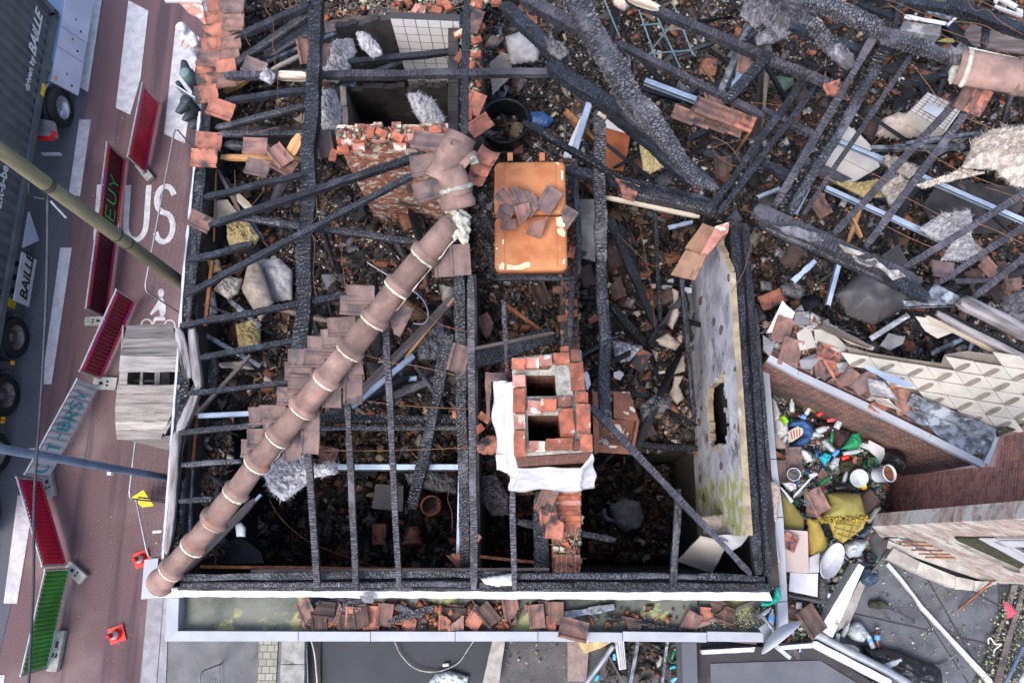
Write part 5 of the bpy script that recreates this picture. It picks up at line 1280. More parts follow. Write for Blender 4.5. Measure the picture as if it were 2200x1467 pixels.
Bm('P', 1640, 236, 8.5, 1752, 292, 8.5, 16, 'k'); Bm('P', 1640, 352, 8.3, 1702, 384, 8.3, 20, 'c'); Bm('P', 1936, -5, 9.3, 1920, 70, 9.2, 15, 'c'); Bm('P', 1975, -5, 9.1, 1968, 26, 9.1, 12, 'c'); Bm('P', 2050, -5, 9.1, 2036, 30, 9.1, 13, 'c'); Bm('P', 2123, 20, 9.0, 2113, 108, 8.8, 15, 'c')
Bm('P', 2035, 8, 9.2, 2215, 78, 9.2, 30, 'c'); Bm('P', 1840, -8, 9.2, 2060, 20, 9.2, 18, 'c'); Bm('P', 1932, 182, 8.2, 2048, 158, 8.3, 14, 'd'); Bm('P', 1845, 10, 9.0, 1930, 42, 9.0, 16, 'c'); Bm('P', 2135, 140, 8.9, 2210, 165, 8.9, 10, 'k')
# zinc and iron rails
Bm('P', 1268, 214, 7.4, 1232, 332, 7.3, 14, 'z'); Bm('P', 1386, 172, 7.6, 1496, 213, 7.6, 16, 'z'); Bm('P', 1593, 150, 7.4, 1574, 198, 7.4, 17, 'z'); Bm('P', 1436, 489, 7.2, 1488, 476, 7.2, 9, 'z')
Bm('P', 1788, 297, 8.2, 1960, 368, 8.2, 13, 'z'); Bm('P', 1975, 375, 8.2, 2210, 477, 8.2, 14, 'z'); Bm('P', 1775, 402, 8.1, 2030, 517, 8.1, 13, 'z'); Bm('P', 1872, 317, 7.9, 2072, 314, 7.9, 13, 'b'); Bm('P', 1945, 308, 8.0, 2110, 284, 8.0, 11, 'b')
Bm('P', 1628, 423, 8.0, 1676, 404, 8.0, 10, 'z'); Bm('P', 1710, 460, 8.0, 1738, 404, 8.0, 9, 'z'); Bm('P', 1704, 604, 7.6, 1752, 560, 7.6, 12, 'z'); Bm('P', 1780, 655, 7.6, 1803, 568, 7.6, 12, 'z')
Bm('P', 1030, 1195, 7.0, 1190, 1212, 7.0, 8, 's'); Bm('P', 1188, 1146, 7.1, 1188, 1226, 7.1, 7, 's'); Bm('P', 1111, 1120, 7.0, 1322, 1160, 6.8, 19, 'a'); Bm('P', 1163, 1056, 7.0, 1163, 1244, 7.2, 34, 'a', hh=.07, name='plank')
Bm('P', 1085, 653, 6.6, 1166, 712, 6.5, 8, 's'); Bm('P', 1820, 455, 7.8, 1850, 510, 7.8, 9, 'r'); Bm('P', 1850, 440, 7.8, 1822, 520, 7.8, 8, 'r'); Bm('P', 1640, 500, 7.3, 1712, 468, 7.3, 6, 'r')
Bm('P', 1040, 470, 7.4, 1062, 590, 7.4, 22, 'd'); Bm('P', 1068, 598, 7.8, 1238, 598, 7.8, 14, 'a'); Bm('P', 1238, 350, 7.7, 1245, 590, 7.7, 12, 'a'); Bm('P', 1230, 590, 7.5, 1222, 760, 7.5, 14, 'a')
Bm('P', 1500, 180, 7.4, 1440, 260, 7.3, 10, 'c'); Bm('P', 1020, 470, 8.5, 1060, 520, 8.3, 20, 'd')
# charred wing wall head crusted with plaster, running down to the right
for (x0, y0, x1, y1, w_, st) in ((1620, 450, 1974, 612, 38, 'k'), (1630, 478, 1975, 632, 22, 'a'), (1905, 592, 1992, 640, 28, 'c')):
    Bm('P', x0, y0, 9.0 if st != 'a' else 8.8, x1, y1, 9.0 if st != 'a' else 8.8, w_, st, hh=.12)
Bm('P', 1942, 652, 8.9, 2068, 648, 8.9, 17, 'b'); Bm('P', 2062, 645, 9.0, 2215, 725, 9.1, 28, 'p'); Bm('P', 2010, 672, 8.8, 2215, 778, 8.9, 14, 'p'); Bm('P', 2030, 672, 8.7, 2215, 760, 8.8, 10, 'd'); Bm('P', 1990, 680, 8.6, 2215, 795, 8.7, 8, 'w')
Bm('P', 1870, 728, 8.0, 1952, 676, 8.2, 12, 'b'); Bm('P', 2000, 760, 7.8, 2068, 728, 7.9, 10, 'b'); Bm('P', 1765, 700, 7.9, 1870, 745, 7.9, 16, 'o', taper=.5)

# ================================================================ RIDGE
RJ = [(345, 1247), (365, 1224), (411, 1171), (455, 1117), (503, 1057), (550, 993), (594, 938), (647, 875), (697, 814), (748, 751), (801, 684), (850, 615), (910, 545), (968, 478)]
def rz_(i): return 7.72 + (10.1 - 7.72) * i / (len(RJ) - 1)
def half_tile(a, b, r=.155, parent=None, name='ridge_tile', m='ridge_tile', flare=1.13, seed=0, brk=0, span=200):
    M4 = frame(a, b); L = (b - a).length; vs = []; fs = []; na = 22
    prof = [(-.03, flare * .985), (0, flare), (.03, flare * 1.02), (.055, flare), (.075, 1.02), (.5 * L, 1.0), (L + .02, .955)]
    rows = len(prof)
    for s in (0, 1):
        for x, k in prof:
            for i in range(na + 1):
                ang = math.radians(90 - span / 2 + span * i / na); rr = r * k - s * .016
                xx = x
                if brk and x > L * .8: xx = L * (1 - brk * (.5 + .6 * noise.noise(Vector((i * .5, seed, 1)))))
                vs.append((xx, rr * math.cos(ang), rr * math.sin(ang) - r * .35))
    k = na + 1; o = rows * k
    for j in range(rows - 1):
        for i in range(na):
            q = j * k + i; fs.append((q, q + k, q + k + 1, q + 1)); fs.append((o + q, o + q + 1, o + q + k + 1, o + q + k))
    for i in range(na): fs += [(i, i + 1, o + i + 1, o + i), ((rows - 1) * k + i + 1, (rows - 1) * k + i, o + (rows - 1) * k + i, o + (rows - 1) * k + i + 1)]
    for j in range(rows - 1): fs += [(j * k + k, j * k, o + j * k, o + j * k + k), (j * k + na, j * k + k + na, o + j * k + k + na, o + j * k + na)]
    t = mkobj(name, vs, fs, m, None, M4, smooth=True)
    return t
def mortar_ring(a, b, r, m='mortar_pale', name='mortar_joint', wd=.035, span=170, off=-.035):
    M4 = frame(a, b); vs = []; fs = []; n = 40; q = 6
    for i in range(n + 1):
        ang = math.radians(90 - span / 2 + span * i / n)
        for j in range(q):
            t = 2 * math.pi * j / q; jit = .007 * noise.noise(Vector((i * .7, j, a.x * 9)))
            rr = r + math.cos(t) * .014 + jit; xx = off + math.sin(t) * (wd / 2 + .012 * noise.noise(Vector((i * .5, 0, a.x * 5))))
            vs.append((xx, rr * math.cos(ang), rr * math.sin(ang) - r * .35))
    for i in range(n):
        for j in range(q): fs.append((i * q + j, i * q + (j + 1) % q, (i + 1) * q + (j + 1) % q, (i + 1) * q + j))
    return mkobj(name, vs, fs, m, None, M4, smooth=True)
P0, P1 = P(*RJ[0], rz_(0)), P(*RJ[-1], rz_(13))
hip = empty('ridge_tile_row', P0); tag(hip, 'long diagonal row of brown ridge tiles with pale mortar joints across the left room', 'ridge tiles')
def kid(o, par): o.parent = par; o.matrix_parent_inverse = par.matrix_basis.inverted(); return o
prev = P0
for i in range(1, len(RJ)):
    a = P(*RJ[i - 1], rz_(i - 1)); b = P(*RJ[i], rz_(i))
    if i == 1: a = b + (a - b) * 1.35
    a += Vector((RND.uniform(-.012, .012), RND.uniform(-.012, .012), 0)); t = half_tile(a, b, r=.155 * RND.uniform(.96, 1.04), seed=i, brk=0, flare=RND.uniform(1.18, 1.27)); kid(t, hip)
    if i > 1: kid(mortar_ring(a, b, .170, wd=.06, span=RND.uniform(140, 180)), t)
# pale mortar line under the right hand edge
mb = MB(); path = [P(*RJ[i], rz_(i)) for i in range(len(RJ))]
dd = (P1 - P0).normalized(); sdv = Vector((dd.y, -dd.x, 0)).normalized()
q = []
for i in range(90):
    t = i / 89; p = P0.lerp(P1, t) + sdv * (.150 + .02 * noise.noise(Vector((i * .6, 0, 0)))) + Vector((0, 0, -.07)); q.append(p)
kid(mb.tube(q, [.003 + .026 * abs(noise.noise(Vector((i * .9, 5, 0)))) for i in range(90)], 6).build('mortar_bead', 'mortar_pale', smooth=True), hip)
kid(blob('mortar_clump', 'P', 984, 488, 10.0, 24, 34, .12, 'mortar_pale', 20, .5, 9, 4, seed=3), hip)
kid(blob('mortar_clump', 'P', 966, 445, 10.0, 8, 20, .10, 'mortar_pale', -15, .5, 9, 4, seed=5), hip)
kid(blob('mortar_clump', 'P', 990, 462, 9.95, 22, 10, .08, 'mortar_pale', -15, .6, 9, 4, seed=6), hip)
# sloping hip board hidden under the tiles
hb = beam_mesh((P1 - P0).length, .06, .14, .05, 99, .08)
kid(mkobj('hip_board', hb[0], hb[1], 'old_wood', None, frame(P0 - Vector((0, 0, .14)), P1 - Vector((0, 0, .14))), True), hip)
# hub tiles
hub = empty('round_hub_tile', P(970, 330, 10.3)); tag(hub, 'round three way hub tile of smooth brown clay above the brick chimney breast', 'ridge tiles')
kid(half_tile(P(945, 384, 10.15), P(988, 292, 10.3), .20, span=190, flare=1.05), hub)
vs = []; fs = []
dome = MB().lathe([(.03, .21), (.09, .19), (.15, .15), (.19, .08), (.21, -.02), (.21, -.07)], 28)
kid(dome.build('dome', 'ridge_tile', smooth=True, matrix=Matrix.Translation(P(978, 325, 10.2))), hub)
kid(half_tile(P(1005, 352, 10.15), P(975, 325, 10.2), .17, span=170), hub)
h2 = empty('collared_ridge_tile', P(975, 400, 10.15)); tag(h2, 'short brown ridge tile with a mossy mortar collar below the round hub', 'ridge tiles')
kid(half_tile(P(985, 415, 10.1), P(968, 366, 10.25), .185, span=180, flare=1.0), h2); kid(half_tile(P(985, 442, 10.02), P(979, 412, 10.1), .20, span=170, flare=1.08), h2)
kid(mortar_ring(P(981, 405, 10.12), P(972, 372, 10.2), .20, 'mortar_grey', off=0, wd=.06), h2)
for i, (x, y, a_, w_) in enumerate(((1048, 338, 62, .20), (1035, 362, 66, .19), (1026, 384, 68, .17))):
    vs = []; n = 14; L = .2
    for s in (0, 1):
        for xx in (-L / 2, L / 2):
            for k in range(n + 1):
                an = math.radians(200 + 140 * k / n); vs.append((xx + .02 * noise.noise(Vector((k, i, xx * 9))), (w_ - s * .014) * math.cos(an) * .7, (w_ - s * .014) * math.sin(an) * .55 + .1))
    k = n + 1; fs = []
    for j in range(n): fs += [(j, j + 1, k + j + 1, k + j), (2 * k + j, 3 * k + j, 3 * k + j + 1, 2 * k + j + 1), (j, 2 * k + j, 2 * k + j + 1, j + 1), (k + j, k + j + 1, 3 * k + j + 1, 3 * k + j)]
    fs += [(0, k, 3 * k, 2 * k), (n, 2 * k + n, 3 * k + n, k + n)]
    o = mkobj('valley_tile', vs, fs, 'terracotta', None, Matrix.Translation(P(x, y, 9.9 - .06 * i)) @ Matrix.Rotation(math.radians(a_), 4, 'Z'), smooth=True)
    tag(o, f"{('topmost', 'middle', 'lowest')[i]} of three hollow orange valley tiles beside the round hub", 'roof tile', 'hollow valley tiles')
o = blob('mortar_lump', 'Z', 915, 545, 10.2, 13, 12, .09, 'mortar_grey', 0, .5, 12, 3, seed=4); tag(o, 'pale pinkish mortar lump between the round hub and the hollow tiles', 'mortar lump')
# ridge piece at the top right corner
rp = empty('broken_ridge_piece', P(2110, 150, 9.5)); tag(rp, 'broken length of brick coloured ridge tile with torn lead end, top right', 'ridge tiles')
kid(half_tile(P(2062, 140, 9.5), P(2215, 165, 9.6), .255, span=175, flare=1.0, m='ridge_tile'), rp)
kid(half_tile(P(2185, 160, 9.55), P(2240, 168, 9.62), .27, span=175, flare=1.05, m='ridge_tile'), rp)
kid(mortar_ring(P(2072, 142, 9.5), P(2215, 165, 9.6), .262, off=.02, wd=.07, span=175), rp)
kid(blob('lead_scrap', 'P', 2055, 122, 9.45, 16, 24, .16, 'insul_grey', 10, .5, 9, 4, seed=9), rp); kid(blob('lead_scrap', 'P', 2050, 160, 9.35, 10, 22, .1, 'mortar_pale', -10, .5, 9, 4, seed=10), rp)
mb = MB().tube([P(2072 + 9 * i, 178 + 1.6 * i + 3 * noise.noise(Vector((i, 0, 0))), 9.35) for i in range(16)], .018, 6); kid(mb.build('mortar_bead', 'mortar_pale', smooth=True), rp)
mb = MB().tube([P(2080 + 9 * i, 103 + 2 * i + 3 * noise.noise(Vector((i, 9, 0))), 9.4) for i in range(15)], .014, 6); kid(mb.build('mortar_bead', 'mortar_pale', smooth=True), rp)

# ================================================================ CHIMNEY
ZC = 11.3
ch = empty('chimney_stack', P(1185, 890, 7)); tag(ch, 'brick chimney stack with two open flues and white flashing, right of centre', 'chimney')
TL, TR, BR, BL = px('X', 300, 170), px('X', 945, 100), px('X', 1050, 1035), px('X', 330, 1085)
ca, cb_, cc_, cd_ = [P(*q_, ZC) for q_ in (TL, TR, BR, BL)]
def xw(a, b, zt, zb, m='brick_chim'):
    L = (b - a).length
    return [(a.x, a.y, zb), (b.x, b.y, zb), (b.x, b.y, zt), (a.x, a.y, zt)], [(0, 1, 2, 3)], [[(0, zb), (L, zb), (L, zt), (0, zt)]]
mb = MB()
for a_, b_ in ((ca, cd_), (cd_, cc_), (cc_, cb_), (cb_, ca)): mb.add(*xw(a_, b_, ZC - .06, 6.0))
# flue linings and the shaft head between them
fl = [[px('X', *q_) for q_ in pts] for pts in ([(432, 330), (700, 330), (715, 520), (440, 525)], [(445, 700), (735, 700), (760, 950), (455, 960)])]
for f_ in fl:
    w3 = [P(*q_, ZC - .06) for q_ in f_]
    for i in range(4): mb.add(*xw(w3[i], w3[(i + 1) % 4], ZC - .06, 6.0))
kid(mb.build('shaft', 'brick_chim'), ch)
# head of the shaft as strips round the flues
mb = MB()
Z1 = ZC - .058
for quad in ([(300, 170), (432, 330), (455, 960), (330, 1085)], [(945, 100), (1050, 1035), (760, 950), (700, 330)], [(300, 170), (945, 100), (700, 330), (432, 330)], [(440, 525), (715, 520), (735, 700), (445, 700)], [(455, 960), (760, 950), (1050, 1035), (330, 1085)], [(715, 520), (700, 330), (760, 950), (735, 700)]):
    mb.add([R('X', *q_, Z1) for q_ in quad], [(3, 2, 1, 0)])
kid(mb.build('shaft_head', 'mortar_grey'), ch)
def cbk(x, y, z, ang, m, L=.2, W=.1, s=0, Hh=.06, tx=0, ty=0): brick('X', x, y, z, ang, m, tx, ty, s, L, W, Hh, 'brick', parent=ch)
# visible bricks: (x, y, angle, material, length m, width m) in chimney crop
kx = mpp(1185, 890, ZC) / 4.315
for i, (x, y, w_, h_, m, dz) in enumerate([(365, 225, 130, 105, 'brick_red', .02), (492, 215, 125, 100, 'brick_pink', 0), (612, 195, 130, 95, 'brick_pink', .02), (765, 175, 150, 110, 'brick_red', .03), (893, 150, 95, 115, 'brick_sooty', .04), (790, 95, 80, 60, 'brick_red', -.02),
        (908, 340, 125, 260, 'brick_red', .05), (945, 535, 125, 100, 'brick_red', .03), (965, 725, 130, 270, 'brick_red', .06), (990, 955, 115, 155, 'brick_red', .03), (370, 385, 115, 115, 'brick_pink', 0), (370, 560, 115, 225, 'brick_red', .02), (372, 965, 110, 235, 'brick_red', .02), (372, 760, 110, 150, 'brick_pink', -.01),
        (510, 625, 130, 120, 'brick_pink', .0), (640, 605, 150, 120, 'brick_red', .03), (790, 575, 130, 100, 'brick_sooty', .02), (808, 755, 140, 225, 'brick_red', .04), (815, 870, 130, 70, 'brick_red', -.01), (535, 990, 150, 100, 'brick_pink', .0), (740, 970, 250, 110, 'brick_red', .04), (895, 985, 60, 90, 'brick_sooty', -.01), (480, 260, 340, 30, 'brick_sooty', -.04)]):
    cbk(x, y, ZC + dz, (i * 37 % 7) - 3, m, w_ * kx, h_ * kx, i)
kid(panel('mortar_slab', 'X', [(712, 240), (835, 230), (870, 520), (730, 530)], ZC + .01, .05, 'mortar_grey', rag=.01), ch)
# flashing: stepped white painted lead skirts
def skirt(pts, zs, name='flashing'):
    poly = [R('X', a, b, z) for (a, b), z in zip(pts, zs)]
    nx, ny = 22, 12; vs = []; fs = []
    for j in range(ny + 1):
        for i in range(nx + 1):
            u, v = i / nx, j / ny; p = poly[0].lerp(poly[1], u).lerp(poly[3].lerp(poly[2], u), v)
            e = .5 + v * .5
            p += Vector((noise.noise(p * 4) * .025, noise.noise(p * 4 + Vector((9, 0, 0))) * .025, noise.noise(p * 6) * .03)) * (1.6 if j == ny or i in (0, nx) else .8)
            vs.append(p)
    for j in range(ny):
        for i in range(nx): fs.append((j * (nx + 1) + i, (j + 1) * (nx + 1) + i, (j + 1) * (nx + 1) + i + 1, j * (nx + 1) + i + 1))
    o = mkobj(name, vs, fs, 'flash_white', smooth=True); sm = o.modifiers.new('t', 'SOLIDIFY'); sm.thickness = .02; return kid(o, ch)
skirt([(355, 1200), (960, 1200), (945, 1395), (330, 1400)], [10.25, 10.25, 9.55, 9.55])
skirt([(300, 385), (362, 1240), (270, 1250), (225, 385)], [10.6, 10.2, 10.0, 10.45])
skirt([(232, 385), (270, 1240), (165, 1210), (112, 385)], [10.4, 9.8, 9.55, 10.1])
skirt([(270, 1230), (375, 1230), (350, 1395), (285, 1400)], [9.95, 10.1, 9.5, 9.5])
skirt([(955, 1190), (1055, 1045), (1075, 1370), (935, 1390)], [10.25, 10.4, 9.55, 9.5])
skirt([(975, 310), (1000, 310), (1030, 400), (1000, 460)], [10.6, 10.6, 10.4, 10.4])
o = panel('flashing_tile', 'X', [(55, 300), (250, 305), (240, 385), (110, 385), (95, 740), (65, 700)], 9.9, .05, 'terra_sooty', rag=.01); kid(o, ch)
skirt([(160, 1070), (260, 1060), (262, 1240), (170, 1190)], [9.75, 9.9, 9.75, 9.6])

# ================================================================ ORANGE TANK PAIR
def rtank(r, x0, y0, x1, y1, z, label, slope=0):
    poly = [px(r, x0, y0), px(r, x1, y0), px(r, x1, y1), px(r, x0, y1)]
    c = P((poly[0][0] + poly[2][0]) / 2, (poly[0][1] + poly[2][1]) / 2, z)
    A_, B_, C_ = P(*poly[0], z), P(*poly[1], z), P(*poly[3], z); w_, h_ = (B_ - A_).length, (C_ - A_).length
    e = empty('metal_tank', c); tag(e, label, 'tank')
    n = 16; vs = []; fs = []
    def rr(u, v, rad):
        return (u, v)
    N = 40; rings = [(0, 0), (.03, .0), (.055, -.02), (.065, -.06), (.06, -.14)]
    def outline(ins):
        pts = []; R_ = .09
        for cx_, cy_, a0 in ((w_ / 2 - R_, h_ / 2 - R_, 0), (-w_ / 2 + R_, h_ / 2 - R_, 90), (-w_ / 2 + R_, -h_ / 2 + R_, 180), (w_ / 2 - R_, -h_ / 2 + R_, 270)):
            for k in range(7):
                a = math.radians(a0 + 15 * k); pts.append(((cx_ + R_ * math.cos(a)) * ins, (cy_ + R_ * math.sin(a)) * ins))
        return pts
    prof = [(.3, .035), (.6, .03), (.88, .016), (.96, .006), (.99, -.012), (1.0, -.04), (.995, -.16), (.6, -.17)]
    m_ = 28
    for ins, dz in prof: vs += [(a, b, dz) for a, b in outline(ins)]
    for j in range(len(prof) - 1):
        for i in range(m_): fs.append((j * m_ + i, (j + 1) * m_ + i, (j + 1) * m_ + (i + 1) % m_, j * m_ + (i + 1) % m_))
    fs.append(tuple(range(m_)))
    mkobj('shell', vs, fs, 'orange_paint', e, smooth=True)
    for sx in (-.36, .36): MB().box((sx * w_, 0, .0235), (.006, h_ * .9, .004)).build('seam', 'rust', e)
    return e, w_, h_
t1, w1, h1 = rtank('Y', 285, 215, 985, 730, 8.7, 'upper of the two flat orange painted metal tanks, with two tabs')
t2, w2, h2_ = rtank('Y', 290, 750, 1000, 1285, 8.65, 'lower flat orange metal tank with paint chipped cream along its bottom edge')
for x_ in (440, 755):
    q_ = px('Y', x_, 170); MB().box(P(*q_, 8.72) - t1.location, (.075, .12, .02)).build('tab', 'orange_paint', t1)
for k_, (pts) in enumerate(([(330, 1240), (360, 1205), (385, 1215), (380, 1280), (335, 1280)], [(405, 1225), (470, 1240), (530, 1235), (600, 1205), (635, 1212), (635, 1255), (590, 1262), (560, 1282), (405, 1283)], [(905, 880), (950, 865), (985, 910), (975, 960), (930, 940), (905, 920)], [(300, 1060), (325, 1070), (318, 1090), (300, 1080)], [(362, 985), (380, 985), (376, 1030), (362, 1030)], [(955, 1190), (985, 1170), (980, 1225), (960, 1230)], [(890, 765), (945, 760), (985, 800), (975, 860), (900, 850)])):
    o = panel('paint_chip', 'Y', pts, 8.674, .004, 'chip_cream', rag=.006, step=.02); kid(o, t2)
for pts in ([(885, 225), (925, 230), (920, 250), (890, 240)], [(940, 300), (965, 310), (960, 400), (948, 390)]):
    o = panel('paint_chip', 'Y', pts, 8.722, .004, 'chip_cream', rag=.006, step=.02); kid(o, t1)
for i, (x, y, a_, m, bk, tx, ty) in enumerate([(820, 600, -32, 'terra_brown', 0, 8, 6), (560, 560, 20, 'terra_brown', .1, 10, 0), (400, 590, 40, 'terra_sooty', .2, 15, 10), (650, 650, -35, 'terra_brown', .1, 5, -8), (400, 690, -15, 'terra_brown', .15, 0, 10), (580, 740, 15, 'terra_sooty', .25, 0, 0), (705, 850, -20, 'terra_sooty', .22, 12, 0), (425, 790, 0, 'terra_sooty', .32, 0, 0), (990, 770, -40, 'terra_brown', .3, 30, 30)]):
    tile('Y', x, y, 8.86 + .02 * (i % 3), a_, m, bk, i + 1, tx, ty, sc=.85 if bk else 1.0)
# hoist dormer of grey planks
dm = empty('hoist_dormer', P(330, 820, 5)); tag(dm, 'weathered grey plank hoist dormer jutting over the pavement at the left', 'dormer')
rows = [('B', [(800, 645), (1080, 632), (1100, 690), (790, 690)]), ('B', [(790, 692), (1100, 690), (1112, 722), (780, 724)]), ('B', [(780, 727), (1112, 724), (1120, 775), (770, 780)]), ('B', [(770, 783), (1120, 778), (1128, 835), (760, 830)]), ('B', [(758, 833), (1130, 838), (1132, 930), (748, 932)]),
        ('B', [(740, 1020), (1135, 1018), (1120, 1072), (735, 1076)]), ('B', [(735, 1078), (1118, 1074), (1105, 1130), (728, 1134)]), ('B', [(728, 1137), (1105, 1133), (1085, 1190), (726, 1190)]), ('B', [(726, 1193), (1085, 1193), (1060, 1246), (726, 1248)]), ('B', [(726, 1250), (1058, 1248), (1035, 1300), (730, 1302)]), ('B', [(730, 1304), (1032, 1302), (1015, 1358), (735, 1360)])]
for i, (r_, pts) in enumerate(rows):
    zz = 7.0 + (.09 * i if i < 5 else .09 * (10 - i))
    z4 = [zz, zz + .05, zz + .05 + (.07 if i < 5 else -.07), zz + (.07 if i < 5 else -.07)]
    kid(panel('roof_plank', r_, pts, z4, .03, 'dormer_plank', rag=.008), dm)
for pts, z_ in (([(755, 935), (805, 935), (800, 1018), (745, 1018)], 7.15), ([(975, 930), (1010, 930), (1005, 1018), (972, 1018)], 7.0), ([(885, 935), (902, 935), (898, 1015), (880, 1015)], 6.9)):
    kid(panel('cross_board', 'B', pts, z_, .06, 'dormer_plank', rag=.004), dm)
for (a_, b_, c_, d_) in ((780, 985, 1080, 985), (1020, 940, 1070, 1010)): kid(panel('inner_board', 'B', [(a_, b_), (c_, b_), (c_, d_ + 12), (a_, d_ + 12)], 6.6, .04, 'plaster_dark'), dm)
kid(panel('side_board', 'B', [(1130, 1030), (1150, 1010), (1085, 1250), (1040, 1330), (1020, 1310), (1090, 1180)], 7.1, .05, 'dormer_plank', rag=.01), dm)
kid(wallseg('dormer_wall', 262, 700, 252, 940, 6.9, 4.6, .03, 'dormer_plank', side=1), dm); kid(wallseg('dormer_wall', 254, 940, 372, 940, 6.9, 4.6, .03, 'dormer_plank', side=1), dm)
kid(panel('dormer_floor', 'P', [(270, 705), (395, 705), (385, 935), (262, 935)], 4.6, .06, 'plaster_dark'), dm)

# ================================================================ TILES AND BRICKS
i = 0
NWT = [(1290, -20), (1340, 30), (1360, 100), (1350, 140), (1340, 190), (1330, 240), (1330, 300)]
for k_, (x, y) in enumerate([(478, -8), (474, 14), (470, 42), (466, 70), (463, 98), (460, 126), (452, 148), (452, 176), (448, 202)]):
    tile('P', x - 4, y, 7.55, 92, 'terracotta', 0, 0, -8, -22, sc=1.12, group='orange tiles left on the eaves')
    tile('P', x + 34, y - 4, 7.8, 92, ('terracotta', 'terra_sooty', 'terra_sooty')[k_ % 3] if k_ > 4 else 'terra_sooty', 0, 0, -8, -22, sc=.95, group='orange tiles left on the eaves') if k_ < 8 else None
for (r_, x, y, z, a_, m, tx, ty) in [('N', 520, 70, 7.95, 80, 'terra_brown', 0, -12), ('N', 530, 255, 7.95, 84, 'terra_sooty', -8, -12), ('N', 250, 660, 7.75, 85, 'terra_sooty', 0, -8), ('N', 770, 760, 7.95, 66, 'terra_brown', 0, -10), ('N', 390, 1230, 7.8, 72, 'terracotta', 8, -14), ('N', 1350, 580, 7.9, 8, 'terra_sooty', 30, 20),
        ('O', 290, 200, 7.75, 84, 'terracotta', 0, -10), ('O', 230, 410, 7.75, 87, 'terracotta', 0, -10), ('O', 870, 260, 7.9, 88, 'terra_sooty', 0, -8), ('O', 900, 530, 7.85, 76, 'terra_brown', 0, -8), ('O', 1180, 380, 7.98, 40, 'terra_sooty', 0, 5), ('O', 1230, 500, 7.88, 60, 'terra_sooty', 0, 0), ('O', 1370, 270, 7.95, -30, 'pw', 0, 0), ('O', 180, 1210, 7.75, 65, 'terra_sooty', 0, -14), ('O', 1740, 250, 7.95, 10, 'terra_brown', 25, 20),
        ('D', 470, 350, 7.6, 15, 'terra_brown', 10, 20), ('D', 1400, 130, 8.0, -20, 'terra_sooty', 10, 10), ('D', 1440, 790, 8.0, -55, 'terracotta', 0, 8), ('D', 1410, 655, 7.9, -20, 'terracotta', 0, 8), ('D', 1110, 890, 10.0, 80, 'terra_brown', 0, 10), ('D', 1100, 1040, 10.0, 100, 'terra_brown', 0, -14), ('D', 1120, 1200, 9.9, 106, 'terra_brown', 0, -14)]:
    if m == 'pw': Bm('O', 1290, 400, 7.9, 1430, 130, 8.0, 150, 'r', hh=.03, name='plank'); continue
    tile(r_, x, y, z, a_, m, 0, 0, tx, ty, sc=1.15 if m == 'terracotta' and x < 500 else 1.05)
def zr(x, y):   # ridge height beside the point
    t = max(0, min(1, ((x - 345) * 623 + (1247 - y) * 769) / (623 ** 2 + 769 ** 2))); return 7.72 + 2.38 * t
for (x, y) in [(690, 450), (650, 520), (570, 650), (530, 720), (440, 770), (420, 850), (320, 850), (300, 930), (320, 1010), (250, 1090), (140, 1200), (70, 1210), (160, 1290), (60, 1350), (20, 1420)]:
    q_ = px('E', x, y); z_ = zr(*q_); tile('E', x, y, z_ - .13, 92 + RND.uniform(-7, 7), 'terra_brown', 0, 0, RND.uniform(-6, 6), -18 + RND.uniform(-6, 6), group='brown tiles still hanging beside the ridge')
for (x, y) in [(1315, 230), (1215, 240), (640, 900), (640, 1045), (520, 950), (505, 1070), (370, 1220), (370, 1360), (260, 1330), (250, 1400), (430, 1010)]:
    q_ = px('E', x, y); z_ = zr(*q_); tile('E', x, y, z_ - .15, RND.uniform(-5, 5), 'terra_brown', 0, 0, 18 + RND.uniform(-6, 6), RND.uniform(-4, 4), sc=1.05, group='brown tiles still hanging beside the ridge')
tile('E', 925, 600, 9.2, -28, 'terra_brown', .1, 3, 15, 0, sc=1.1); tile('E', 1305, 850, 8.9, -14, 'terra_brown', 0, 0, 8, 25)
